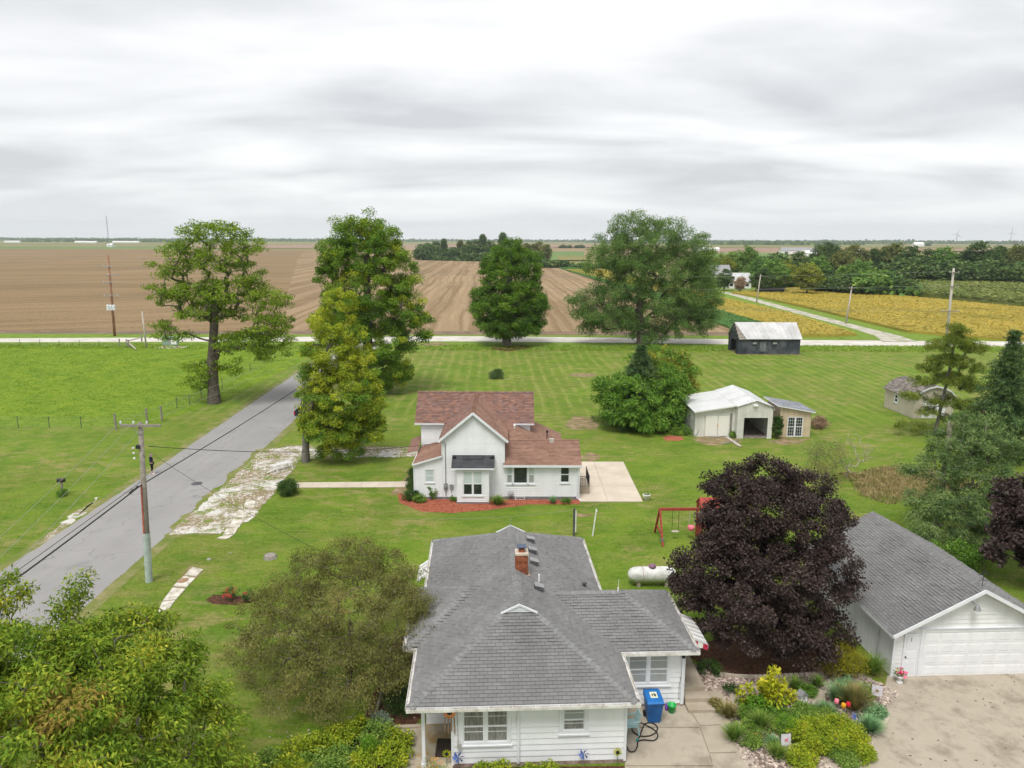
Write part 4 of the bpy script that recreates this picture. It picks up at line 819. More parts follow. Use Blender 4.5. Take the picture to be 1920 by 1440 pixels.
def grass_tuft(name, label, loc, r, h, mat, seed, n=220, w=0.012, group=None, cat='plant', arch=0.6):
    rs = np.random.RandomState(seed); e = empty(name, loc, 0, label, cat, group)
    a = rs.uniform(0, 2*math.pi, n); sp = rs.uniform(0.1, 1.0, n)*r; hh = h*rs.uniform(0.55, 1.15, n); v = []; f = []
    ca, sa = np.cos(a), np.sin(a); segs = 4
    for k in range(segs+1):
        t = k/segs; rad = 0.12*r*rs.uniform(0,1,n)*0+sp*(0.12+0.88*t**1.4); z = hh*(t-arch*0.5*t**2.2*(sp/r)); ww = w*(1-t*0.85)
        v.append(np.stack([ca*rad-sa*ww, sa*rad+ca*ww, z], 1)); v.append(np.stack([ca*rad+sa*ww, sa*rad-ca*ww, z], 1))
    vv = np.stack(v, 1).reshape(-1, 3); K = 2*(segs+1); b = np.arange(n)*K
    fs = np.concatenate([np.stack([b+2*k, b+2*k+1, b+2*k+3, b+2*k+2], 1) for k in range(segs)], 0).reshape(-1)
    npmesh('blades', vv, fs, 4, M[mat], e); return e
big_trees()
conifer('small_spruce', 'dark pyramidal spruce between the leafy bush and the golden bush', (13.0,73.4,0), 7.8, 4.3, 'leaf_spruce', 41, n_whorl=22, per=13, ln=0.3, wd=0.07, dens=30)
conifer('dark_spruce', 'tall dark drooping spruce cut by the right edge', (42.6,62.0,0), 10.8, 4.6, 'leaf_spruce', 42, n_whorl=24, per=10, ln=0.34, wd=0.07, dens=26, droop=0.7)
# ------------------------------------------------------------------ building parts
class Fr:
    """a wall: origin on the ground plan, direction along the wall (to the right seen from outside), outward normal"""
    def __init__(s, o, u, n, z=0.0): s.o = Vector((*o, 0)); s.u = Vector((*u, 0)); s.n = Vector((*n, 0))
    def p(s, a, z, d=0.0): q = s.o+s.u*a+s.n*d; return (q.x, q.y, z)
def front(x, y): return Fr((x, y), (1, 0), (0, -1))
def leftw(x, y): return Fr((x, y), (0, -1), (-1, 0))
def rightw(x, y): return Fr((x, y), (0, 1), (1, 0))
def backw(x, y): return Fr((x, y), (-1, 0), (0, 1))
def wbox(m, fr, a0, a1, z0, z1, d0, d1):
    v = [fr.p(a0,z0,d1), fr.p(a1,z0,d1), fr.p(a1,z0,d0), fr.p(a0,z0,d0), fr.p(a0,z1,d1), fr.p(a1,z1,d1), fr.p(a1,z1,d0), fr.p(a0,z1,d0)]
    return m.add(v, [(0,3,2,1),(4,5,6,7),(0,1,5,4),(1,2,6,5),(2,3,7,6),(3,0,4,7)])
def siding(parent, fr, width, z0, z1, ex, mat, openings=(), clip=None, single=True, t=0.032, name='siding_board'):
    k = 0; z = z0; joined = MB()
    while z < z1-1e-4:
        zt = min(z+ex, z1); b0, b1 = clip(z) if clip else (0, width); t0, t1 = clip(zt) if clip else (0, width)
        iv = [(b0, b1, t0, t1)]
        for (a0, a1, za, zb) in openings:
            if min(zt, zb)-max(z, za) > 0.3*ex:
                nx = []
                for (c0, c1, e0, e1) in iv:
                    if a0 <= c0 and a1 >= c1: continue
                    if a1 <= c0 or a0 >= c1: nx.append((c0, c1, e0, e1)); continue
                    if a0 > c0: nx.append((c0, a0, e0, a0))
                    if a1 < c1: nx.append((a1, c1, a1, e1))
                iv = nx
        for (c0, c1, e0, e1) in iv:
            if c1-c0 < 0.02: continue
            m = joined if not single else MB()
            m.add([fr.p(c0,z,0), fr.p(c1,z,0), fr.p(c1,z,t), fr.p(c0,z,t), fr.p(e0,zt,0.003), fr.p(max(e1,e0+.001),zt,0.003)], [(0,1,2,3)[::-1], (3,2,5,4), (0,3,4), (1,5,2)])
            if single: m.build(name, mat, parent)
        z = zt; k += 1
    if not single: setp(joined.build('siding', mat, parent), kind='stuff')
def window(parent, fr, a0, a1, z0, z1, sashes=1, trim=0.09, mats=('glass','glass'), bars=False, split=0.5, frame_mat='white_trim', sill=True, shades=0):
    m = MB()
    wbox(m, fr, a0, a0+trim, z0, z1, -0.01, 0.055); wbox(m, fr, a1-trim, a1, z0, z1, -0.01, 0.055)
    wbox(m, fr, a0+trim, a1-trim, z1-trim, z1, -0.01, 0.053); wbox(m, fr, a0+trim, a1-trim, z0, z0+trim, -0.01, 0.053)
    step = (a1-a0-2*trim)/sashes
    for i in range(1, sashes): c = a0+trim+i*step; wbox(m, fr, c-trim*0.5, c+trim*0.5, z0+trim, z1-trim, -0.01, 0.05)
    w = m.build('window', M[frame_mat], parent)
    for i in range(sashes):
        l = a0+trim+i*step+(trim*0.5 if i else 0); r = a0+trim+(i+1)*step-(trim*0.5 if i < sashes-1 else 0); zm = z0+trim+(z1-z0-2*trim)*split
        for j, (za, zb) in enumerate(((z0+trim, zm), (zm, z1-trim)) if split else ((z0+trim, z1-trim),)):
            wbox(MB(), fr, l+.03, r-.03, za+.03, zb-.03, 0.0, 0.012 if j == 0 else 0.018).build('pane', M[mats[j]], w)
            s = MB(); wbox(s, fr, l, l+.032, za, zb, 0, .03); wbox(s, fr, r-.032, r, za, zb, 0, .03); wbox(s, fr, l+.032, r-.032, zb-.032, zb, 0, .029); wbox(s, fr, l+.032, r-.032, za, za+.032, 0, .029)
            if shades: wbox(s, fr, l+.032, r-.032, za+(zb-za)*0.62, za+(zb-za)*0.62+.02, 0, .022)
            if bars:
                for q in (1,2): c = l+(r-l)*q/3; wbox(s, fr, c-.008, c+.008, za+.03, zb-.03, 0, .02)
                for q in (1,2): c = za+(zb-za)*q/3; wbox(s, fr, l+.032, r-.032, c-.008, c+.008, 0, .021)
            s.build('sash', M[frame_mat], w)
    if sill: wbox(MB(), fr, a0-.04, a1+.04, z0-.05, z0, -0.01, 0.09).build('sill', M[frame_mat], w)
    return w
def clip_half(poly, a, b, c):
    out = []
    for i in range(len(poly)):
        p, q = poly[i], poly[(i+1) % len(poly)]; fp, fq = a*p[0]+b*p[1]+c, a*q[0]+b*q[1]+c
        if fp >= 0: out.append(p)
        if (fp >= 0) != (fq >= 0): t = fp/(fp-fq); out.append((p[0]+(q[0]-p[0])*t, p[1]+(q[1]-p[1])*t))
    return out
def shingles(parent, poly, mat, tw=0.305, th=0.14, t=0.024, n_obj=0, seed=1, gap=0.012, name='shingle', joined='shingles', jitter=0.0):
    """tabs laid in courses over one convex roof plane, poly[0]-poly[1] its eave"""
    r = random.Random(seed); P = [Vector(p) for p in poly]; U = (P[1]-P[0]).normalized(); N = (P[1]-P[0]).cross(P[2]-P[0]).normalized()
    if N.z < 0: N = -N
    Vv = N.cross(U); Q = [((p-P[0]).dot(U), (p-P[0]).dot(Vv)) for p in P]
    area = sum(Q[i][0]*Q[(i+1) % len(Q)][1]-Q[(i+1) % len(Q)][0]*Q[i][1] for i in range(len(Q))); Qc = Q if area > 0 else Q[::-1]
    edges = []
    for i in range(len(Qc)):
        p, q = Qc[i], Qc[(i+1) % len(Qc)]; edges.append((-(q[1]-p[1]), q[0]-p[0], -(-(q[1]-p[1])*p[0]+(q[0]-p[0])*p[1])))
    umin = min(q[0] for q in Q); umax = max(q[0] for q in Q); vmax = max(q[1] for q in Q); vmin = min(q[1] for q in Q)
    full = None; made = 0; jm = MB(); j = 0; v0 = vmin
    while v0 < vmax:
        u = umin-(0.5*tw if j % 2 else 0)-r.random()*tw*0.15
        while u < umax:
            a, b = u+gap/2, u+tw-gap/2; rect = [(a, v0), (b, v0), (b, v0+th), (a, v0+th)]; pg = rect
            for e_ in edges:
                pg = clip_half(pg, *e_)
                if len(pg) < 3: break
            if len(pg) >= 3:
                whole = all(min(math.hypot(p[0]-q[0], p[1]-q[1]) for q in rect) < 1e-5 for p in pg) and len(pg) == 4
                tt = t*(r.uniform(.75, 1.1) if r.random() < .72 else r.uniform(1.3, 2.0))
                def mk(m, org):
                    k = len(pg); top = [P[0]+U*p[0]+Vv*p[1]+N*(tt*(1-(p[1]-v0)/th)+0.004)-org for p in pg]; bot = [P[0]+U*p[0]+Vv*p[1]+N*0.001-org for p in pg]
                    m.add(top+bot, [tuple(range(k))]+[(i, i+k, (i+1) % k+k, (i+1) % k) for i in range(k)])
                if made < n_obj:
                    if whole:
                        org = P[0]+U*a+Vv*v0
                        if full is None:
                            fm = MB(); mk(fm, org); full = fm.mesh(name, mat)
                        o = bpy.data.objects.new(name, full); o.location = org; o.parent = parent; COL.objects.link(o)
                    else: m = MB(); mk(m, Vector((0,0,0))); m.build(name, mat, parent)
                    made += 1
                else: mk(jm, Vector((0,0,0)))
            u += tw
        v0 += th; j += 1
    if jm.f: setp(jm.build(joined, mat, parent), kind='stuff')
def caps(parent, a, b, mat, w=0.36, step=0.21, drop=0.08, single=True, name='cap_shingle'):
    a, b = Vector(a), Vector(b); L = (b-a).length; d = (b-a)/L; sd = Vector((d.y, -d.x, 0)).normalized(); n = int(L/step); jm = MB(); base = None
    for i in range(n):
        c = a+d*(i*step); e_ = d*(step*1.15); lift = Vector((0,0,0.042)); up2 = Vector((0,0,0.022))
        vs = [c-sd*w/2-Vector((0,0,drop))+lift, c+lift, c+sd*w/2-Vector((0,0,drop))+lift]; vs2 = [p+e_-up2 for p in vs]; vs3 = [p-Vector((0,0,.03)) for p in vs]
        m = jm if not single else MB(); m.add(vs+vs2+vs3, [(0,1,4,3),(1,2,5,4),(0,6,7,1),(1,7,8,2),(0,3,6),(2,8,5)])
        if single:
            if base is None: base = m; bc = c; bm = MB().add([Vector(v)-c for v in m.v], m.f).mesh(name, mat)
            o = bpy.data.objects.new(name, bm); o.location = c; o.parent = parent; COL.objects.link(o)
    if not single and jm.f: setp(jm.build('cap_shingles', mat, parent), kind='stuff')
def gutter(parent, a, b, mat, out, w=0.12, h=0.11):
    a, b, out = Vector(a), Vector(b), Vector(out).normalized(); m = MB(); z = Vector((0,0,1))
    m.beam(a+out*w/2-z*h, b+out*w/2-z*h, w, 0.012); m.beam(a+out*w-z*h/2, b+out*w-z*h/2, 0.014, h); m.beam(a+out*0.006-z*h/2, b+out*0.006-z*h/2, 0.012, h)
    o = m.build('gutter', mat, parent); n = max(2, int((b-a).length/0.8)); hm = MB()
    for i in range(n): p = a+(b-a)*((i+0.5)/n); hm.beam(p+out*0.01, p+out*w*1.02, 0.03, 0.01)
    hm.build('gutter_hangers', M['gutter'], o); return o
def deck(parent, polys, mat, th=0.05):
    m = MB()
    for p in polys:
        P = [Vector(q) for q in p]; N = (P[1]-P[0]).cross(P[2]-P[0]).normalized(); N = N if N.z > 0 else -N
        m.extrude([q-N*0.004 for q in P], -N*th)
    return m.build('roof', mat, parent)

# ------------------------------------------------------------------ grey-roofed bungalow
def bungalow():
    h = empty('bungalow', (0.45, 22.81, 0), math.radians(2.57), 'white bungalow with grey hipped shingle roof and brick chimney in the foreground', 'house')
    W_, L_, s, ez = 3.95, 14.3, 0.52, 2.72; d = 3.25; zg = ez+d*s; hw = W_-d; zr = ez+W_*s
    y0, y1, xr = 3.17, 8.15, 6.98; hf = (y1-y0)/2; yr = (y0+y1)/2; zw = ez+hf*s
    ly0, ly1, xl = 3.8, 8.8, -4.42; lh = (ly1-ly0)/2; lyr = (ly0+ly1)/2; lz = ez+lh*s
    planes = dict(
      front=[(-W_,0,ez),(W_,0,ez),(hw,d,zg),(-hw,d,zg)], back=[(W_,L_,ez),(-W_,L_,ez),(-hw,L_-d,zg),(hw,L_-d,zg)],
      rightA=[(W_,0,ez),(W_,L_,ez),(hw,L_-d,zg),(hw,d,zg)], rightB=[(hw,d,zg),(hw,L_-d,zg),(0,L_-d,zr),(0,d,zr)],
      leftA=[(-W_,L_,ez),(-W_,0,ez),(-hw,d,zg),(-hw,L_-d,zg)], leftB=[(-hw,L_-d,zg),(-hw,d,zg),(0,d,zr),(0,L_-d,zr)],
      wf=[(W_,y0,ez),(xr,y0,ez),(xr-hf,yr,zw),(W_-hf,yr,zw)], we=[(xr,y0,ez),(xr,y1,ez),(xr-hf,yr,zw)], wb=[(xr,y1,ez),(W_,y1,ez),(W_-hf,yr,zw),(xr-hf,yr,zw)],
      lf=[(xl,ly0,ez),(-W_,ly0,ez),(-W_+lh,lyr,lz),(xl+lh,lyr,lz)], le=[(xl,ly1,ez),(xl,ly0,ez),(xl+lh,lyr,lz)], lb=[(-W_,ly1,ez),(xl,ly1,ez),(xl+lh,lyr,lz),(-W_+lh,lyr,lz)])
    rf = deck(h, planes.values(), M['roof_deck'])
    for i, (k, p) in enumerate(planes.items()): shingles(rf, p, M['shingle_grey'], n_obj=300 if k == 'front' else 0, seed=i)
    ctop = (0, d, zr)
    for a, b in (((-W_,0,ez),(-hw,d,zg)), ((W_,0,ez),(hw,d,zg)), ((xr,y0,ez),(xr-hf,yr,zw)), ((xl,ly0,ez),(xl+lh,lyr,lz))): caps(rf, a, b, M['shingle_cap'])
    for a, b in (((0,d,zr),(0,L_-d,zr)), ((W_-hf,yr,zw),(xr-hf,yr,zw)), ((xr,y1,ez),(xr-hf,yr,zw)), ((xl,ly1,ez),(xl+lh,lyr,lz)), ((-W_,L_,ez),(-hw,L_-d,zg)), ((W_,L_,ez),(hw,L_-d,zg))): caps(rf, a, b, M['shingle_cap'], single=False)
    # small white gablets at both ridge ends
    for yy, sg in ((d, -1), (L_-d, 1)):
        m = MB().extrude([(-hw+.03,yy+sg*.02,zg+.02),(hw-.03,yy+sg*.02,zg+.02),(0,yy+sg*.02,zr-.01)], (0,-sg*.04,0)); g = m.build('gablet', M['white_siding'], h)
        t = MB(); t.beam((-hw,yy+sg*.06,zg+.01),(0.02,yy+sg*.06,zr),0.05,0.07); t.beam((hw,yy+sg*.06,zg+.01),(-.02,yy+sg*.058,zr),0.05,0.07); t.build('rake_trim', M['white_trim'], g)
        for k in range(4): q = 0.15+0.19*k; z = zg+(zr-zg)*q; MB().box(-hw*(1-q)+.06,hw*(1-q)-.06,yy+sg*.02-.012+(sg*.02),yy+sg*.02+.012+(sg*.02),z,z+.05).build('louver', M['white_trim'], g)
    # walls
    wz = ez-0.06; bx0, bx1 = -2.5, 3.66; fy = 0.42
    m = MB(); m.box(bx0,bx1,fy,L_-.42,0.0,wz); m.box(-3.6,bx0,2.75,L_-.42,0.0,wz-.003); m.box(bx1,xr-.36,y0+.4,y1-.4,0,wz-.004); m.box(xl+.4,-3.6,ly0+.4,ly1-.4,0,wz-.004)
    m.build('wall', M['white_siding'], h)
    fb = MB(); fb.box(bx0-.03,bx1+.03,fy-.03,fy+.3,0,0.16); fb.box(bx1+.02,xr-.33,y0+.37,y0+.6,0,0.158); fb.build('foundation', M['brick_base'], h)
    f1 = front(bx0, fy); Wd = bx1-bx0
    ops = [(0.27,2.07,0.90,2.36), (3.78,4.83,1.24,2.36)]
    siding(h, f1, Wd, 0.16, wz, 0.232, M['white_siding'], ops)
    f2 = front(bx1, y0+.4); siding(h, f2, xr-.36-bx1, 0.16, wz-.004, 0.232, M['white_siding'], [(0.62,2.42,0.98,2.40)])
    f3 = front(-3.6, 2.75); siding(h, f3, 1.1, 0.1, wz-.1, 0.232, M['white_siding'])
    siding(h, rightw(bx1, fy), y0+.4-fy, 0.16, wz, 0.232, M['white_siding']); siding(h, rightw(xr-.36, y0+.4), y1-y0-.8, 0.16, wz-.004, 0.232, M['white_siding'])
    siding(h, leftw(xl+.4, ly1-.4), ly1-ly0-.8, 0.16, wz-.004, 0.232, M['white_siding'], single=False); siding(h, leftw(-3.6, L_-.42), L_-.42-ly1+.4, 0.16, wz-.004, 0.232, M['white_siding'], single=False)
    siding(h, leftw(bx0, 2.75), 2.75-fy, 0.1, wz, 0.232, M['white_siding'], single=False)
    for (x, y, zt) in ((bx0,fy,wz),(bx1,fy,wz),(xr-.36,y0+.4,wz)): MB().box(x-.045,x+.045,y-.045,y+.045,0.1,zt).build('corner_board', M['white_trim'], h)
    window(h, f1, 0.27, 2.07, 0.90, 2.36, 2, 0.12, ('curtain','curtain'), shades=1); window(h, f1, 3.78, 4.83, 1.24, 2.36, 1, 0.15, ('curtain','blind'), shades=1)
    window(h, f2, 0.62, 2.42, 0.98, 2.40, 2, 0.12, ('blind','blind'), shades=1)
    # soffit, fascia and gutters
    sf = MB(); sf.box(-W_+.05,W_-.05,0.05,L_-.05,ez-.115,ez-.10); sf.box(W_-.06,xr-.05,y0+.05,y1-.05,ez-.117,ez-.102); sf.box(xl+.05,-W_+.06,ly0+.05,ly1-.05,ez-.117,ez-.102); sf.build('soffit', M['white_trim'], h)
    fm = MB(); fm.box(-W_,W_,-0.01,0.03,ez-.17,ez-.02); fm.box(W_,xr,y0-.01,y0+.03,ez-.17,ez-.02); fm.box(xr-.03,xr+.01,y0,y1,ez-.172,ez-.022); fm.box(W_-.03,W_+.01,0,y0,ez-.172,ez-.022); fm.box(-W_-.01,-W_+.03,0,ly0,ez-.172,ez-.022)
    fm.box(xl-.01,xl+.03,ly0,ly1,ez-.172,ez-.022); fm.box(W_-.03,W_+.01,y1,L_,ez-.172,ez-.022); fm.box(-W_-.01,-W_+.03,ly1,L_,ez-.172,ez-.022); fm.build('fascia', M['white_trim'], h)
    gz = ez-.03; gm = M['gutter']
    gutter(h, (-W_-.1,-.015,gz),(W_+.1,-.015,gz), gm, (0,-1,0)); gutter(h, (W_+.015,0,gz),(W_+.015,y0-.12,gz), gm, (1,0,0)); gutter(h, (W_+.02,y0-.015,gz),(xr+.1,y0-.015,gz), gm, (0,-1,0))
    gutter(h, (xr+.015,y0,gz),(xr+.015,y1,gz), gm, (1,0,0)); gutter(h, (W_+.015,y1+.1,gz),(W_+.015,L_,gz), gm, (1,0,0)); gutter(h, (-W_-.015,0,gz),(-W_-.015,ly0-.12,gz), gm, (-1,0,0)); gutter(h, (xl-.015,ly0,gz),(xl-.015,ly1,gz), gm, (-1,0,0)); gutter(h, (-W_-.015,ly1+.1,gz),(-W_-.015,L_,gz), gm, (-1,0,0)); gutter(h, (xl,ly0-.015,gz),(-W_-.02,ly0-.015,gz), gm, (0,-1,0))
    for (x, y, mat) in ((-0.17,fy-.07,'white_trim'),(xr-.42,y0+.33,'white_trim')):
        m = MB(); m.box(x-.04,x+.04,y-.03,y+.03,0.15,ez-.3); m.beam((x,y,ez-.32),(x,y-.28,ez-.12),.07,.06); m.build('downspout', M[mat], h)
    # porch
    MB().box(-3.85,bx0,-0.05,2.75,0.0,0.10).build('porch_floor', M['porch_floor'], h)
    for k, (x, y) in enumerate(((-3.52,fy),)):
        m = MB(); m.box(x-.06,x+.06,y-.06,y+.06,0.1,wz); m.box(x-.09,x+.09,y-.09,y+.09,.1,.2); m.box(x-.08,x+.08,y-.08,y+.08,wz-.12,wz); m.build('porch_post', M['white_trim'], h)
    m = MB(); m.box(-3.6,bx0,fy-.06,fy+.06,wz-.14,wz+.01); m.build('porch_beam', M['white_trim'], h)
    bm = MB(); bm.box(-2.33,-2.19,fy-.14,fy-.02,0.82,1.02); bm.tube([(-2.30,fy-.05,1.02),(-2.31,fy-.04,1.7),(-2.34,fy-.05,2.5)],.012,5); bm.tube([(-2.22,fy-.05,1.02),(-2.2,fy-.04,1.7),(-2.16,fy-.05,2.5)],.008,5); bm.build('meter_box', M['stone_grey'], h)
    # chimney of laid bricks
    cx, cy, cw = 0.27, 6.45, 0.25
    ch = MB().box(cx-cw+.012,cx+cw-.012,cy-cw+.012,cy+cw-.012,4.0,5.42).build('chimney', M['mortar'], h)
    bk = MB(); rows = 18
    for r_ in range(rows):
        z = 4.0+r_*0.078; off = 0.11 if r_ % 2 else 0.0
        for (ax, sgn) in (('x',-1),('x',1),('y',-1),('y',1)):
            u = -cw-off
            while u < cw:
                a, b = max(u+.005,-cw), min(u+.215,cw)
                if b-a > .03:
                    if ax == 'x': bk.box(cx+a,cx+b,cy+sgn*cw-.02,cy+sgn*cw+.006,z+.006,z+.072)
                    else: bk.box(cx+sgn*cw-.02,cx+sgn*cw+.006,cy+a,cy+b,z+.006,z+.072)
                u += .22
    setp(bk.build('bricks', M['brick'], ch), kind='stuff')
    MB().box(cx-cw-.03,cx+cw+.03,cy-cw-.03,cy+cw+.03,5.42,5.50).build('crown_slab', M['concrete_clean'], ch)
    c2 = MB(); c2.box(cx-.12,cx+.12,cy-.12,cy+.12,5.50,5.64); c2.build('flue', M['brick'], ch)
    c3 = MB(); c3.extrude([(cx-.19,cy-.19,5.72),(cx+.19,cy-.19,5.72),(cx+.19,cy+.19,5.72),(cx-.19,cy+.19,5.72)],(0,0,.03))
    for a in (-.1,.1): c3.box(cx+a-.01,cx+a+.01,cy-.11,cy-.09,5.62,5.73); c3.box(cx+a-.01,cx+a+.01,cy+.09,cy+.11,5.62,5.73)
    c3.build('flue_cap', surf('cap_blue',(0.05,0.07,0.12),(0.09,0.11,0.16),5,.5), ch)
    MB().extrude([(cx-.32,cy-.36,4.53+.05),(cx+.36,cy-.36,4.48),(cx+.36,cy+.3,4.50),(cx-.32,cy+.3,4.55)],(0,0,.05)).build('flashing', M['brick_base'], ch)
    # roof vents and pipes
    for (x, y) in ((0.88,10.25),(0.89,9.0),(0.87,7.75),(0.9,5.35)):
        z = ez+(W_-x)*s; m = MB(); m.box(-.17,.19,-.17,.17,-.16,.15); v = m.build('roof_vent', M['vent_metal'], h); v.location = (x,y,z+.03); v.rotation_euler = (0, math.atan(s)*0.5, 0)
        t = MB().extrude([(-.19,-.15,.15),(.21,-.15,.13),(.21,.19,.13),(-.19,.19,.15)],(0,0,.03)).build('vent_hood', M['vent_top'], v)
    z = ez+(W_-.98)*s; MB().tube([(.98,5.95,z-.1),(.98,5.95,z+.42)],.035,8).build('vent_pipe', M['plain_white'], h); MB().lathe((.98,5.95,z-.04),[(.11,0),(.1,.06),(.05,.1)],10).build('pipe_boot', M['vent_metal'], h)
    z = ez+(W_-3.2)*s; MB().lathe((3.2,7.9,z),[(.06,-.05),(.06,.14),(.11,.14),(.1,.2),(.03,.22)],10).build('vent_cap', M['vent_metal'], h)
    m = MB(); m.tube([(4.28,5.6,zw),(4.28,5.6,zw+.18)],.03,6); m.tube([(4.28,5.6,zw+.18),(4.3,5.6,zw+.55)],.008,5); m.build('lightning_rod', M['plain_white'], h)
    m = MB().tube([(0,L_-d,zr),(0,L_-d,zr+.4)],.012,5); m.build('ridge_rod', M['grey_metal'], h)
    # metal awning over the side door
    aw = MB(); aw.beam((xr-.34,4.7,2.5),(xr-.34,6.9,2.5),.04,.05); aw.beam((xr+.95,4.7,1.98),(xr+.95,6.9,1.98),.03,.03); awn = aw.build('awning', M['white_trim'], h); n = 12
    for k in range(n):
        ya, yb = 4.7+2.2*k/n, 4.7+2.2*(k+1)/n-.006; MB().extrude([(xr-.34,ya,2.53),(xr+.95,ya,2.0),(xr+.95,yb,2.0),(xr-.34,yb,2.53)],(0,0,.025+.008*(k%2))).build('awning_slat', M['awning_white' if k%2 else 'awning_grey'], awn)
        MB().extrude([(xr+.95,ya,2.0),(xr+.95,yb,2.0),(xr+.95,yb,1.84),(xr+.95,(ya+yb)/2,1.79),(xr+.95,ya,1.84)],(.02,0,0)).build('valance', M['awning_red' if k%2 else 'awning_white'], awn)
    for k in range(6):
        xa, xb = xr-.34+1.29*k/6, xr-.34+1.29*(k+1)/6; za, zb = 2.5-.5*k/6, 2.5-.5*(k+1)/6
        MB().extrude([(xa,4.69,za),(xb,4.69,zb),(xb,4.69,zb-.2),((xa+xb)/2,4.69,(za+zb)/2-.25),(xa,4.69,za-.2)],(0,-.015,0)).build('valance', M['awning_red' if k%2 else 'awning_white'], awn)
    # white awning on the far left
    aw = MB(); aw.beam((-3.6,11.3,2.45),(-3.6,13.2,2.45),.04,.05); awn = aw.build('awning', M['white_trim'], h)
    for k in range(8):
        ya, yb = 11.3+1.9*k/8, 11.3+1.9*(k+1)/8-.01; MB().extrude([(-3.6,ya,2.5),(-3.6,yb,2.5),(-4.65,yb,1.75),(-4.65,ya,1.75)],(0,0,.03+.01*(k%2))).build('awning_slat', M['awning_white' if k%2 else 'awning_grey'], awn)
    # porch lamp and its cable
    m = MB(); m.box(6.5,6.62,y0+.25,y0+.37,2.2,2.42); m.box(6.53,6.59,y0+.37,y0+.42,2.3,2.42); m.build('wall_lamp', M['black_metal'], h)
    MB().tube([(6.56,y0+.36,2.2),(6.52,y0+.37,1.4),(6.46,y0+.37,.9),(6.47,y0+.37,.3)],.012,5).build('wall_cable', M['grey_metal'], h)
    return h
bungalow()

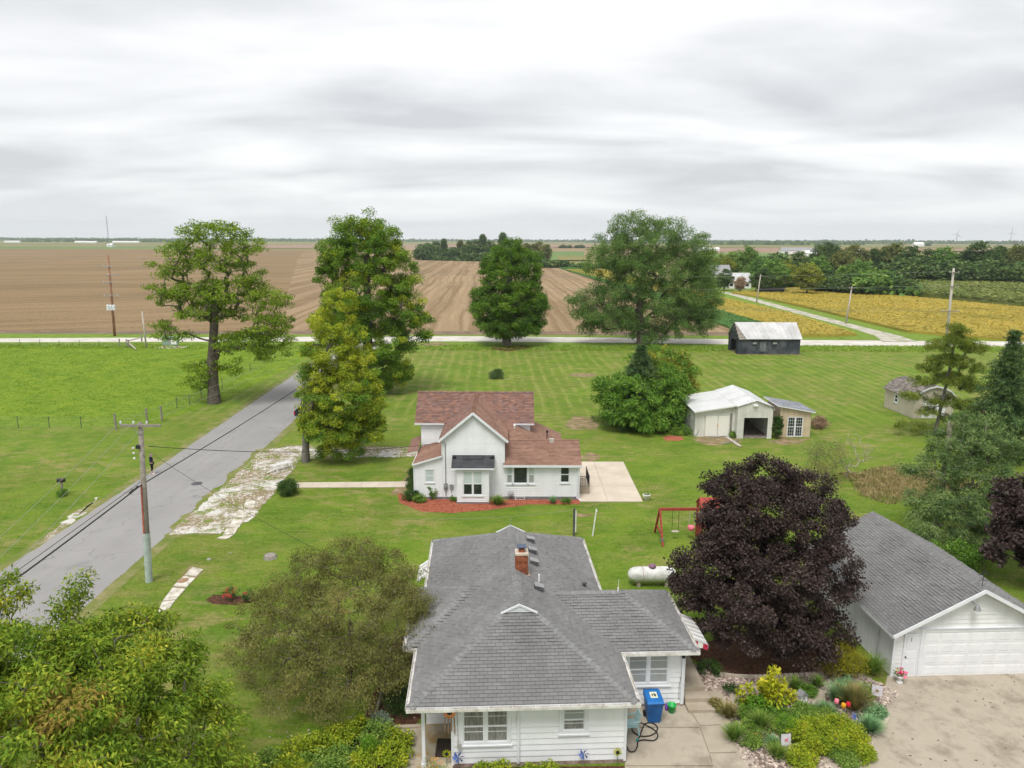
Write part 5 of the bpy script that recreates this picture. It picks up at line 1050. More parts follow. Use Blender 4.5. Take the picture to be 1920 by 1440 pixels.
# ------------------------------------------------------------------ garage
def garage():
    h = empty('garage', (16.3, 28.75, 0), math.radians(2.57), 'white garage with long grey gable roof and panelled overhead door', 'garage')
    x0, x1, D = 0.1, 7.0, 8.4; xm = (x0+x1)/2; s = 0.54; oh = 0.3; ez = 2.12; zr = ez+(xm-x0+oh)*s; wt = ez+oh*s
    A = [(x1+oh,-.35,ez),(x1+oh,D+.3,ez),(xm,D+.3,zr),(xm,-.35,zr)]; B = [(x0-oh,D+.3,ez),(x0-oh,-.35,ez),(xm,-.35,zr),(xm,D+.3,zr)]
    rf = deck(h, [A, B], M['roof_deck'])
    shingles(rf, [(x0-oh,D+.3,ez),(x0-oh,-.35,ez),(xm,-.35,zr),(xm,D+.3,zr)], M['shingle_grey'], n_obj=300, seed=31); shingles(rf, A, M['shingle_grey'], seed=32)
    caps(rf, (xm,-.35,zr), (xm,D+.3,zr), M['shingle_cap'], w=.3, drop=.09, single=False)
    m = MB(); m.box(x0,x1,0.01,D,0,wt-.03); m.extrude([(x0,0.01,wt-.03),(x1,0.01,wt-.03),(xm,0.01,zr-.09)],(0,D-.01,0)); m.build('wall', M['garage_siding'], h)
    def cl(z): 
        if z <= wt-.03: return (0, x1-x0)
        q = (z-wt+.03)/s; return (min(q,(x1-x0)/2-.01), max(x1-x0-q,(x1-x0)/2+.01))
    f = front(x0, 0.01)
    siding(h, f, x1-x0, 0.05, zr-.12, 0.20, M['garage_siding'], [(0.36,1.2,0,2.02),(1.2,6.75,0,2.2)], cl, t=.028)
    siding(h, leftw(x0, D), D-.01, 0.05, wt-.12, 0.20, M['garage_siding'], t=.028)
    MB().box(x0-.05,x0+.07,-.03,0.05,0,wt-.1).build('corner_board', M['white_trim'], h); MB().box(x0-oh-.02,x0-oh+.02,-.33,D+.28,ez-.13,ez-.01).build('fascia', M['white_trim'], h)
    MB().beam((x0-oh,-.37,ez-.05),(xm+.01,-.37,zr-.05),.04,.15).build('barge_board', M['white_trim'], h); MB().beam((x1+oh,-.37,ez-.05),(xm-.01,-.368,zr-.05),.04,.15).build('barge_board', M['white_trim'], h)
    sf = MB(); sf.extrude([(x0-oh+.02,-.34,ez-.07),(x0+.05,-.34,ez+.1),(x0+.05,D+.28,ez+.1),(x0-oh+.02,D+.28,ez-.07)],(0,0,-.02)); sf.build('soffit', M['white_trim'], h)
    # overhead door with four rows of raised panels
    dx0, dx1 = 1.42, 6.55; fr = MB(); fr.box(dx0-.2,dx0,-.035,.02,0,2.08); fr.box(dx1,dx1+.2,-.035,.02,0,2.08); fr.box(dx0-.2,dx1+.2,-.04,.02,2.08,2.24); fr.box(dx0-.3,dx1+.3,-.09,.0,2.24,2.28); fr.build('door_frame', M['white_trim'], h)
    d = MB()
    for k in range(4): d.box(dx0,dx1,-.015,.012,.02+k*.515,.02+k*.515+.505)
    dd = d.build('overhead_door', M['white_siding'], h)
    for k in range(4):
        for j in range(8):
            a = dx0+.09+j*(dx1-dx0-.12)/8; b = a+(dx1-dx0-.12)/8-.09; z = .09+k*.515; m = MB()
            m.add([(a,-.016,z),(b,-.016,z),(b,-.016,z+.37),(a,-.016,z+.37),(a+.04,-.025,z+.04),(b-.04,-.025,z+.04),(b-.04,-.025,z+.33),(a+.04,-.025,z+.33)],[(0,1,5,4),(1,2,6,5),(2,3,7,6),(3,0,4,7),(4,5,6,7)]); m.build('door_panel', M['white_siding'], dd)
    # side door
    m = MB(); m.box(.50,.56,-.04,.02,0,2.0); m.box(1.14,1.2,-.04,.02,0,2.0); m.box(.50,1.2,-.045,.02,1.96,2.04); m.build('door_frame', M['white_trim'], h)
    pd = MB().box(.56,1.14,-.02,.012,.02,1.96).build('entry_door', M['white_siding'], h)
    for (z, zz) in ((.15,.75),(.85,1.2),(1.3,1.85)):
        for (a, b) in ((.62,.83),(.87,1.08)): MB().box(a,b,-.03,-.018,z,zz).build('door_panel', M['white_trim'], pd)
    MB().lathe((.62,-.05,.95),[(.03,-.03),(.035,0),(.02,.03)],8,'Y').build('door_knob', M['black_metal'], pd); MB().box(.80,.82,-.035,-.02,1.66,1.84).build('door_hanger', M['black_metal'], pd)
    # flood light and weather vane
    m = MB(); m.lathe((xm-.25,-.32,3.32),[(.05,.12),(.09,.08),(.13,-.04),(.14,-.1)],12); m.tube([(xm-.25,-.3,3.4),(xm-.35,-.1,3.5),(xm-.38,.0,3.5)],.02,6); m.build('flood_light', M['grey_metal'], h)
    m = MB(); z = zr+.03; m.tube([(xm,-.1,z),(xm,-.1,z+.75)],.012,6); m.beam((xm-.2,-.1,z+.3),(xm+.2,-.1,z+.3),.015,.015); m.beam((xm,-.28,z+.34),(xm,.1,z+.34),.015,.015); m.beam((xm-.22,-.1,z+.55),(xm+.2,-.1,z+.55),.015,.02)
    m.extrude([(xm+.2,-.1,z+.48),(xm+.3,-.1,z+.55),(xm+.2,-.1,z+.62)],(0,.012,0)); m.extrude([(xm-.1,-.1,z+.57),(xm+.05,-.1,z+.6),(xm+.1,-.1,z+.72),(xm-.02,-.1,z+.66),(xm-.12,-.1,z+.7)],(0,.012,0)); m.build('weather_vane', M['black_metal'], h)
garage()

# ------------------------------------------------------------------ farmhouse with red roof
def farmhouse():
    Y0 = 50.6; h = empty('farmhouse', (0, Y0, 0), 0, 'white two-storey farmhouse with red brown shingle roofs and red mulch bed', 'house')
    sr, sm = M['shingle_red'], M['shingle_redmix']; kw = dict(tw=.32, th=.15, t=.016)
    gx0, gx1 = -4.97, -.54; gm = (gx0+gx1)/2; ge = 4.40; gz = 6.50; s = (gz-ge)/(gm-gx0+.25); mr = 6.5; my0, my1 = 4.4, 8.5; mrz = 6.62; me = 4.62
    # polygons: front gable slopes, cross block slopes, side lean-to, right wing, rear slope
    P = dict(
     gl=([(gx0-.25,5.3,ge),(gx0-.25,-.25,ge),(gm,-.25,gz),(gm,6.6,gz)], sm), gr=([(gx1+.25,-.25,ge),(gx1+.25,5.3,ge),(gm,6.6,gz),(gm,-.25,gz)], sr),
     mf=([(-7.45,my0-.25,me),(1.72,my0-.25,me),(1.72,mr,mrz),(-7.45,mr,mrz)], sm), mb=([(1.72,my1+.35,me),(-7.45,my1+.35,me),(-7.45,mr,mrz),(1.72,mr,mrz)], sr),
     ll=([(-7.08,my0,2.68),(-7.08,-.15,2.68),(gx0,-.15,3.34),(gx0,my0,3.34)], sr),
     wf=([(-.62,-.25,2.68),(5.0,-.25,2.68),(5.0,2.35,3.86),(-.62,2.35,3.86)], sr), wu=([(-.62,2.35,3.86),(1.6,2.35,3.86),(-.55,4.6,4.88)], sr), wb=([(5.0,4.95,2.68),(-.62,4.95,2.68),(-.62,2.35,3.86),(5.0,2.35,3.86)], sr),
     es=([(4.0,4.86,2.72),(4.0,8.4,2.72),(-.5,8.4,4.86),(-.5,4.55,4.86),(1.6,2.35,3.86)], sr))
    rf = deck(h, [p for p, _ in P.values()], M['red_deck'])
    for i, (k, (p, m_)) in enumerate(P.items()): shingles(rf, p, m_, seed=50+i, **kw)
    caps(rf, (gm,-.25,gz), (gm,mr,gz+.02), sr, .3, .15, .11, False); caps(rf, (-7.45,mr,mrz), (1.72,mr,mrz), sm, .3, .15, .08, False); caps(rf, (-.4,2.35,3.86), (5.0,2.35,3.86), sr, .3, .15, .06, False)
    # bodies
    m = MB(); m.box(gx0,gx1,0,5.2,0,ge+.2); m.extrude([(gx0,0,ge+.2),(gx1,0,ge+.2),(gm,0,gz-.06)],(0,6.4,0)); m.box(-7.0,gx0,.02,my0,0,2.62); m.extrude([(-7.0,.02,2.62),(gx0,.02,2.62),(gx0,.02,3.28)],(0,my0-.1,0))
    m.box(-7.0,1.40,my0,my1,0,me+.1); m.extrude([(-7.0,my0,me+.1),(-7.0,my1,me+.1),(-7.0,mr,mrz-.06)],(8.4,0,0)); m.box(gx1,4.72,.02,4.7,0,2.62); m.extrude([(4.72,.02,2.62),(4.72,4.7,2.62),(4.72,2.35,3.8)],(-5.2,0,0)); m.box(1.3,3.7,4.6,8.2,0,2.6); m.build('wall', M['white_siding'], h)
    fm = MB(); fm.box(-7.04,-3.9,-.03,.1,0,.22); fm.box(-1.6,4.76,-.03,.1,0,.26); fm.box(4.6,4.77,-.02,4.7,0,.258); fm.box(-3.92,-1.58,-.92,-.1,0,.16); fm.build('foundation', M['foundation'], h)
    ex = 0.15; ws = M['white_siding']
    def gcl(z):
        if z <= ge+.2: return (0, gx1-gx0)
        q = (z-ge-.2)/((gz-.06-ge-.2)/(gm-gx0)); return (min(q,gm-gx0-.01), max(gx1-gx0-q,gm-gx0+.01))
    siding(h, front(gx0,0), gx1-gx0, .22, gz-.2, ex, ws, [(1.12,3.4,0,3.0)], gcl, False, .036)
    def lcl(z): return (0, gx0+7.0) if z <= 2.62 else ((z-2.62)/((3.28-2.62)/(gx0+7.0)), gx0+7.0)
    siding(h, front(-7.0,.02), gx0+7.0, .22, 3.24, ex, ws, [(.75,1.46,1.28,2.28)], lcl, False, .036)
    siding(h, front(gx1,.02), 4.72-gx1, .26, 2.62, ex, ws, [(.14,2.22,1.2,2.6),(4.0,4.72,1.28,2.56)], None, False, .036)
    siding(h, front(-7.0,my0), gx0+7.0, 2.6, me, ex, ws, (), None, False, .036); siding(h, front(-.3,my0), 1.7, 2.6, me, ex, ws, (), None, False, .036)
    siding(h, rightw(4.72,.02), 4.68, .26, 2.62, ex, ws, (), None, False, .036); siding(h, leftw(-7.0,my0), my0-.02, .2, 2.62, ex, ws, (), None, False, .036)
    # barge boards, fascias
    for p, q, w_, h_ in (((gx0-.27,-.28,ge-.03),(gm+.02,-.28,gz-.03),.04,.17),((gx1+.27,-.28,ge-.03),(gm-.02,-.278,gz-.03),.04,.17),((-7.1,-.18,2.63),(gx0,-.18,3.29),.03,.12),((-7.1,-.15,2.64),(-7.1,my0,2.64),.04,.12)): MB().beam(p,q,w_,h_).build('barge_board', M['white_trim'], h)
    for bb_ in ((-.62,5.02,-.30,-.26,2.52,2.68),(-7.45,gx0-.2,my0-.29,my0-.25,me-.12,me),(.1,1.72,my0-.29,my0-.25,me-.12,me)): MB().box(*bb_).build('fascia', M['white_trim'], h)
    for bb_ in ((4.66,4.78,-.04,.06,.1,2.6),(gx0-.05,gx0+.06,-.03,.06,.2,4.4),(gx1-.06,gx1+.05,-.03,.06,2.7,4.4),(-7.06,-6.95,-.03,.06,.1,2.62)): MB().box(*bb_).build('corner_board', M['white_trim'], h)
    sf = MB(); sf.box(-.62,5.0,-.26,.02,2.50,2.52); sf.build('soffit', M['white_trim'], h)
    MB().extrude([(-7.85,2.6,2.75),(-7.05,2.6,2.9),(-7.05,5.4,3.3),(-7.85,5.4,3.0)],(0,0,.06)).build('side_hood', sm, h)
    # entry bay with black flat roof
    b = MB(); b.box(-3.87,-1.61,-.9,0,.16,2.62); bay = b.build('entry_bay', M['white_siding'], h)
    siding(bay, front(-3.87,-.9), 2.26, .16, 2.62, ex, ws, [(.38,1.86,.66,2.5)], None, False, .034); siding(bay, rightw(-1.61,-.9), .9, .16, 2.62, ex, ws, (), None, False, .034)
    MB().extrude([(-4.25,-1.1,2.66),(-1.22,-1.1,2.66),(-1.22,.0,3.26),(-4.25,.0,3.26)],(0,0,.08)).build('bay_roof', M['membrane'], bay)
    bb = MB(); bb.box(-4.27,-1.2,-1.14,-1.09,2.60,2.70); bb.build('bay_fascia', M['white_trim'], bay)
    br = MB(); br.box(-4.2,-3.98,-.35,-.12,3.2,3.36); br.box(-1.5,-1.28,-.35,-.12,3.2,3.36); br.tube([(-3.45,-.15,3.28),(-3.45,-.45,3.2),(-2.0,-.45,3.2),(-2.0,-.15,3.28)],.02,6); br.build('roof_brackets', M['black_metal'], bay)
    # windows
    window(h, front(-3.87,-.9), .38, 1.86, .62, 2.5, 2, .085, ('glass','pale_blind'), split=.47)
    window(h, front(-7.0,.02), .75, 1.46, 1.28, 2.28, 1, .06, ('pale_blind','pale_blind')); window(h, front(gx1,.02), 4.0, 4.72, 1.28, 2.56, 1, .06, ('glass','glass'))
    f = front(gx1,.02); window(h, f, .62, 1.72, 1.2, 2.6, 1, .06, ('glass','glass'), split=0); window(h, f, .14, .63, 1.2, 2.6, 1, .06, ('blind','pale_blind')); window(h, f, 1.71, 2.22, 1.2, 2.6, 1, .06, ('blind','pale_blind'))
    window(h, f, .78, 1.5, .02, .24, 2, .04, ('glass','glass'), split=0, sill=False)
    # service mast, meter, boxes, gas meter, downspouts, roof pipes
    m = MB(); m.tube([(-4.74,-.06,.3),(-4.74,-.06,4.1),(-4.70,-.12,4.2)],.035,6); m.lathe((-4.74,-.16,1.05),[(.1,-.1),(.1,.06),(.07,.08)],10,'Y'); m.box(-4.88,-4.6,-.14,.0,.78,1.22); m.build('electric_meter', M['grey_metal'], h)
    m = MB(); m.box(-4.46,-4.2,-.13,0,.84,1.16); m.tube([(-4.36,-.06,.84),(-4.30,-.05,.3)],.015,5); m.build('utility_box', M['grey_metal'], h)
    m = MB(); m.tube([(-.25,-.15,.1),(-.25,-.15,.6),(-.1,-.15,.7),(.1,-.15,.7),(.12,-.15,.3)],.025,6); m.lathe((-.06,-.16,.42),[(.1,-.1),(.13,0),(.1,.1)],10); m.build('gas_meter', M['grey_metal'], h)
    for x, zt in ((4.84,2.5),): m = MB(); m.box(x-.04,x+.04,-.1,-.02,.1,zt); m.beam((x,-.06,.12),(x+.1,-.4,.06),.07,.06); m.build('downspout', M['white_trim'], h)
    m = MB(); m.tube([(2.65,3.0,3.5),(2.65,3.0,4.25)],.04,8); m.lathe((2.65,3.0,4.2),[(.04,0),(.09,.05),(.09,.16),(.03,.2)],8); m.build('flue_pipe', M['black_metal'], h)
    m = MB(); m.box(2.78,3.12,2.0,2.3,3.66,3.98); m.build('roof_vent', M['pale_wood'], h); m = MB(); m.lathe((.2,3.6,4.3),[(.06,0),(.06,.3),(.1,.3),(.08,.38)],8); m.build('vent_pipe', M['plain_white'], h)
    # landing with black railing on the patio side
    ld = MB().box(4.75,5.75,1.1,3.4,0.02,.55).build('landing', M['concrete_step'], h)
    MB().box(4.75,5.75,3.4,3.8,.02,.34).build('step', M['concrete_step'], ld)
    r = MB()
    for x in [4.85+.12*i for i in range(8)]: r.tube([(x,1.15,.55),(x,1.15,1.4)],.011,4)
    r.beam((4.8,1.15,1.4),(5.72,1.15,1.4),.04,.03); r.beam((4.8,1.15,.65),(5.72,1.15,.65),.03,.02)
    r.build('railing', M['black_metal'], ld)
    r = MB(); r.tube([(5.7,1.15,.5),(5.7,1.15,1.5)],.03,6); r.beam((5.7,1.15,1.42),(5.7,3.3,1.42),.045,.035); r.beam((5.7,1.15,.68),(5.7,3.3,.68),.03,.02); r.tube([(5.7,3.3,.5),(5.7,3.3,1.5)],.03,6)
    for i in range(9): r.tube([(5.7,1.35+i*.22,.68),(5.7,1.35+i*.22,1.42)],.013,4)
    r.build('railing', M['black_metal'], ld)
farmhouse()

# ------------------------------------------------------------------ farm buildings
def ribbed(parent, poly, mat, pitch=0.6, name='roof_sheet', t=.03, rib=True):
    """metal sheets side by side, eave poly[0]-poly[1], top poly[3]-poly[2]"""
    a, b, c, d = [Vector(p) for p in poly]; n = max(1, int((b-a).length/pitch)); N = (b-a).cross(d-a).normalized(); N = N if N.z > 0 else -N
    for i in range(n):
        p, q, r_, s_ = a+(b-a)*i/n, a+(b-a)*((i+1)/n-.004), d+(c-d)*((i+1)/n-.004), d+(c-d)*i/n; m = MB()
        m.extrude([p+N*t, q+N*t, r_+N*t, s_+N*t], -N*t)
        if rib: m.beam(p+N*(t+.012), s_+N*(t+.012), .05, .03, N); m.beam((p+q)/2+N*(t+.008), (r_+s_)/2+N*(t+.008), .03, .02, N)
        m.build(name, mat, parent)
def boards(parent, fr, width, z0, z1, mat, w=0.3, openings=(), top=None, name='board', single=True):
    n = max(1, round(width/w)); w = width/n; j = MB()
    for i in range(n):
        a, b = i*w, (i+1)*w-.012; za = top(a) if top else z1; zb = top(b) if top else z1; segs = [(z0, None)]
        op = [o for o in openings if o[0] < (a+b)/2 < o[1]]
        parts = []
        if not op: parts = [(z0, z0, za, zb)]
        else:
            o = op[0]
            if o[2] > z0+.05: parts.append((z0, z0, o[2], o[2]))
            if o[3] < min(za, zb)-.05: parts.append((o[3], o[3], za, zb))
        for (l0, l1, t0, t1) in parts:
            m = j if not single else MB(); m.add([fr.p(a,l0,.022), fr.p(b,l1,.022), fr.p(b,t1,.022), fr.p(a,t0,.022), fr.p(a,l0,0), fr.p(b,l1,0), fr.p(b,t1,0), fr.p(a,t0,0)], [(0,1,2,3),(0,3,7,4),(1,5,6,2),(0,4,5,1),(3,2,6,7)])
            if single: m.build(name, mat, parent)
    if not single: setp(j.build('boards', mat, parent), kind='stuff')
def black_barn():
    h = empty('black_barn', (37.1, 119.6, 0), 0, 'weathered black barn with pale metal roof beside the far road', 'barn'); L, D, e, z = 10.1, 5.7, 2.65, 4.95; ym = D/2
    m = MB(); t = .12; m.box(0,L,0.0,t,0,e); m.box(0,L,D-t,D,0,e); m.box(L-t,L,t,D-t,0,e); m.extrude([(L-t,0,e),(L-t,D,e),(L-t,ym,z)],(t,0,0)); m.box(0,t,t,1.5,0,e); m.box(0,t,4.2,D-t,0,e); m.box(0,t,1.5,4.2,2.2,e); m.extrude([(0,0,e),(0,D,e),(0,ym,z)],(t,0,0)); m.build('wall', M['barn_dark'], h)
    MB().box(.1,L-.1,.1,D-.1,0.0,.03).build('floor', M['dirt_floor'], h)
    op = [(2.3,3.0,1.35,2.05),(5.6,6.3,1.35,2.05)]
    boards(h, front(0,0), L, .05, e-.02, M['barn_dark'], .32, op)
    boards(h, leftw(0,D), D, .05, e, M['barn_dark'], .36, [(1.5,4.2,0,2.2)], lambda a: e+(z-e)*(1-abs(a-ym)/ym)-.05)
    for (a, b, c, d) in op:
        w = MB(); f = front(0,0); wbox(w,f,a-.05,b+.05,c-.05,d+.05,-.02,.03); wd = w.build('window', M['barn_dark'], h); wbox(MB(),f,a+.03,b-.03,c+.03,(c+d)/2-.02,.03,.036).build('pane', M['glass'], wd); wbox(MB(),f,a+.03,b-.03,(c+d)/2+.02,d-.03,.03,.036).build('pane', M['blind'], wd)
    wbox(MB(), front(0,0), 6.9, 8.2, .1, 2.1, .023, .05).build('plank_door', M['barn_dark'], h); wbox(MB(), front(0,0), 3.5, 4.5, .5, 2.1, .023, .03).build('worn_panel', surf('barn_worn',(0.06,0.068,0.078),(0.2,0.21,0.22),3,.9), h)
    rf = MB(); rf.extrude([(0,-.25,e-.12),(L+.2,-.25,e-.12),(L+.2,ym,z),(0,ym,z)],(0,0,-.04)); rf.extrude([(0,D+.25,e-.12),(L+.2,D+.25,e-.12),(L+.2,ym,z),(0,ym,z)],(0,0,-.04)); r = rf.build('roof', M['old_wood'], h)
    ribbed(r, [(1.2,-.28,e-.10),(L+.25,-.28,e-.10),(L+.25,ym,z+.02),(.0,ym,z+.02)], M['barn_roof'], .75); ribbed(r, [(L+.25,D+.28,e-.10),(-.2,D+.28,e-.10),(-.2,ym,z+.02),(L+.25,ym,z+.02)], M['barn_roof'], .75)
    for i in range(4): y = .1+i*.65; zz = e-.12+(y+.25)*(z-e+.12)/(ym+.25); MB().beam((-.35,y,zz+.02),(1.5-.3*i,y,zz+.02),.12,.05).build('bare_purlin', M['old_wood'], r)
    MB().box(-.3,L+.6,-.35,-.02,0,.06).build('plinth', M['soil'], h)
black_barn()
def white_shed():
    h = empty('white_shed', (17.5, 67.5, 0), 0, 'white metal shed with an open vehicle bay and double doors', 'shed'); D = 7.4
    # right bay
    x0, x1, xm = 3.75, 7.1, 5.45; f = front(x0, 0); ez = 3.1; z = 3.66
    m = MB(); m.box(x0,x0+.1,0,D,0,ez-.02); m.box(x1-.1,x1,0,D,0,ez-.3); m.box(x0,x1,D-.1,D,0,ez-.25); m.build('wall', M['shed_white'], h)
    MB().box(x0+.05,x1-.05,.05,D-.1,0,.04).build('dirt_floor', M['dirt_floor'], h)
    top = lambda a: ez+(z-ez)*(1-abs(a+x0-xm)/(xm-x0))-.03 if a+x0 < x1-.18 else ez+.03-(a+x0-x1+.18)*1.5
    boards(h, f, x1-x0, 0, ez, M['shed_white'], .28, [(.62,2.95,0,2.06)], top, 'wall_sheet')
    b = MB(); wbox(b, f, .55, .66, 0, 2.1, -.1, .03); wbox(b, f, 2.92, 3.02, 0, 2.1, -.1, .03); wbox(b, f, .66, 2.92, 2.02, 2.1, -.1, .03); wbox(b, f, 0, 3.35, 2.12, 2.9, -.06, -.001); wbox(b, f, 0,.56,0,2.12,-.06,-.001); wbox(b, f, 3.0,3.35,0,2.12,-.06,-.001); b.build('bay_frame', M['shed_white'], h)
    m = MB(); m.box(5.18,5.62,-.1,-.03,3.08,3.32); m.lathe((5.3,-.16,3.2),[(.05,-.08),(.08,.06)],8,'Y'); m.lathe((5.5,-.16,3.2),[(.05,-.08),(.08,.06)],8,'Y'); m.build('twin_lamp', M['plain_white'], h)
    # left lean-to with doors
    a0 = -.02; ly = .65; f2 = front(a0, ly); lw = x0-a0; tp = lambda a: 2.5+(3.06-2.5)*a/lw
    m = MB(); m.box(a0,a0+.1,ly,D,0,2.45); m.extrude([(a0,ly+.02,0),(x0,ly+.02,0),(x0,ly+.02,3.0),(a0,ly+.02,2.46)],(0,.08,0)); m.build('lean_to_wall', M['shed_white'], h)
    boards(h, f2, lw, 0, 2.6, M['shed_white'], .28, [(.95,3.3,0,2.08)], tp, 'wall_sheet'); boards(h, leftw(a0, D), D-ly, 0, 2.45, M['shed_white'], .28, (), None, 'wall_sheet')
    for (a, b) in ((.98,2.12),(2.18,3.2)): wbox(MB(), f2, a, b, .05, 2.05, .0, .06).build('double_door', M['shed_door'], h)
    wbox(MB(), f2, 2.12, 2.18, 1.0, 1.25, .05, .09).build('door_latch', M['orange'], h); wbox(MB(), f2, 3.3, 3.5, 0, 2.3, -.02, .05).build('dark_post', M['old_wood'], h); wbox(MB(), f2, .9, 3.35, 2.07, 2.14, .0, .05).build('door_header', M['shed_white'], h)
    # roof in sheets
    rf = MB(); rf.extrude([(xm,-.1,z-.02),(x0,-.1,ez),(x0,D,ez),(xm,D,z-.02)],(0,0,-.03)); r = rf.build('roof', M['shed_roof'], h)
    ribbed(r, [(x0-.1,D+.1,ez),(x0-.1,-.15,ez),(xm,-.15,z),(xm,D+.1,z)], M['shed_roof'], .9); ribbed(r, [(x1-.05,-.15,ez-.02),(x1-.05,D+.1,ez-.02),(xm,D+.1,z),(xm,-.15,z)], M['shed_roof'], .9)
    ribbed(r, [(x1+.08,-.15,ez-.35),(x1+.08,D+.1,ez-.35),(x1-.05,D+.1,ez-.02),(x1-.05,-.15,ez-.02)], M['shed_roof'], 1.8, rib=False); ribbed(r, [(a0-.2,D+.1,2.46),(a0-.2,ly-.35,2.46),(x0-.1,ly-.35,3.08),(x0-.1,D+.1,3.08)], M['shed_roof'], 2.4, rib=False)
    t = MB(); t.beam((a0-.2,ly-.36,2.44),(x0-.1,ly-.36,3.06),.03,.12); t.build('fascia', M['shed_white'], h)
white_shed()
def tan_shed():
    h = empty('tan_shed', (25.5, 68.0, 0), 0, 'small tan lean-to shed with grid glass doors right of the white shed', 'shed'); L, D = 2.95, 3.6
    m = MB(); m.extrude([(0,0.03,0),(L,0.03,0),(L,0.03,2.5),(0,0.03,3.0)],(0,D,0)); m.build('wall', M['tan_siding'], h)
    boards(h, front(0,0.03), L, .02, 2.9, M['tan_siding'], .2, [(.72,2.2,.1,2.0)], lambda a: 3.0-.5*a/L); boards(h, leftw(0,D), D, .02, 3.0, M['tan_siding'], .3)
    window(h, front(0,0.03), .72, 1.46, .06, 2.0, 1, .05, ('glass','glass'), True, split=.5, sill=False); window(h, front(0,0.03), 1.46, 2.2, .06, 2.0, 1, .05, ('glass','glass'), True, split=.5, sill=False)
    p = [(-.35,D+.3,3.16),(-.35,-.25,3.16),(L+.3,-.25,2.52),(L+.3,D+.3,2.52)]; rf = deck(h, [p], M['white_trim'], .1); shingles(rf, [(L+.3,-.25,2.52),(L+.3,D+.3,2.52),(-.35,D+.3,3.16),(-.35,-.25,3.16)], M['blue_grey_roof'], .32, .16, seed=71)
    wbox(MB(), front(0,0.03), -.02, L+.02, 2.02, 2.09, .0, .035).build('trim_board', M['tan_siding'], h)
tan_shed()
def gambrel_shed():
    h = empty('gambrel_shed', (42.35, 75.6, 0), math.radians(3), 'beige garden shed with rounded brown shingle roof behind the pine', 'shed'); Wd, D, e = 4.3, 5.6, 2.2; xm = Wd/2
    prof = [(-.2,e-.05),(.55,e+.75),(1.3,e+1.12),(xm,e+1.3),(Wd-1.3,e+1.12),(Wd-.55,e+.75),(Wd+.2,e-.05)]
    m = MB(); m.box(0,Wd,0,D,0,e); m.extrude([(0,0,e),(Wd,0,e),(Wd-.55,0,e+.68),(Wd-1.3,0,e+1.05),(xm,0,e+1.22),(1.3,0,e+1.05),(.55,0,e+.68)],(0,D,0)); m.build('wall', M['beige_siding'], h)
    boards(h, leftw(0,D), D, .04, e-.05, M['beige_siding'], .28, [(1.9,2.6,1.0,1.95)]); boards(h, front(0,0), Wd, .04, e, M['beige_siding'], .28, [(.85,3.45,.0,2.05)])
    window(h, leftw(0,D), 1.95, 2.6, 1.0, 1.95, 1, .07)
    for (a, b) in ((.9,2.12),(2.18,3.4)):
        d = MB(); wbox(d, front(0,0), a, b, .05, 2.0, .0, .05); dd = d.build('double_door', M['plain_white'], h); s_ = MB(); wbox(s_, front(0,0), a+.04, b-.04, 1.0, 1.1, .05, .07); s_.build('door_rail', M['white_trim'], dd)
    planes = [[(prof[i][0],D+.15,prof[i][1]),(prof[i][0],-.2,prof[i][1]),(prof[i+1][0],-.2,prof[i+1][1]),(prof[i+1][0],D+.15,prof[i+1][1])] for i in range(3)]+[[(prof[i+1][0],-.2,prof[i+1][1]),(prof[i+1][0],D+.15,prof[i+1][1]),(prof[i][0],D+.15,prof[i][1]),(prof[i][0],-.2,prof[i][1])] for i in range(3,6)]
    rf = deck(h, planes, M['red_deck'], .06)
    for i, p in enumerate(planes): shingles(rf, p, M['shingle_brown'], .32, .15, seed=80+i)
    t = MB()
    for i in range(6): t.beam((prof[i][0],-.23,prof[i][1]-.04),(prof[i+1][0],-.23,prof[i+1][1]-.04),.03,.13)
    t.build('barge_board', M['white_trim'], h)
gambrel_shed()
# ------------------------------------------------------------------ poles, wires, fence
def pole(name, label, base, top, r, mat, arms=(), extra=None, group=None):
    e = empty(name, (base[0], base[1], 0), 0, label, 'pole', group); t = Vector(top)-Vector((base[0], base[1], 0))
    MB().tube([(0,0,-.2), t*0.5, t], [r*1.15, r, r*0.78], 10).build('shaft', M[mat], e, True)
    for (z, hl, off, ins) in arms:
        c = t*(z/t.z); m = MB(); m.beam(c+Vector((-hl+off,-r*1.1,0)), c+Vector((hl+off,-r*1.1,0)), .1, .12); a = m.build('crossarm', M['old_wood' if mat != 'rust_wood' else 'grey_metal'], e)
        for x in ins: MB().lathe(c+Vector((x,-r*1.1,.06)), [(.02,0),(.02,.06),(.06,.07),(.045,.11),(.06,.13),(.03,.19)], 8).build('insulator', M['porcelain'], a)
        b = MB(); b.beam(c+Vector((-hl*.45,-r,-.02)), c+Vector((0,-r,-.45)), .03, .02); b.beam(c+Vector((hl*.45,-r,-.02)), c+Vector((0,-r,-.45)), .03, .02); b.build('arm_brace', M['grey_metal'], a)
    return e
p1 = pole('utility_pole', 'wooden utility pole with crossarm and pale green painted foot beside the road', (-19.87,37.5), (-19.5,37.5,9.0), .15, 'old_wood', [(8.86,1.06,.08,(-.95,-.28,.42))])
def band(par, z0, z1, r, mat, name, a0=0, a1=2*math.pi, n=12):
    m = MB(); s_ = .37/9.0; vs = []
    for z in (z0, z1):
        for i in range(n+1): a = a0+(a1-a0)*i/n; vs.append((s_*z+r*math.cos(a), r*math.sin(a), z))
    m.add(vs, [(i, i+1, i+n+2, i+n+1) for i in range(n)]); m.build(name, M[mat], par, True)
band(p1, 0, 2.85, .185, 'pole_paint', 'painted_foot'); band(p1, 2.85, 5.6, .172, 'pole_red', 'red_conduit', math.radians(205), math.radians(265), 6)
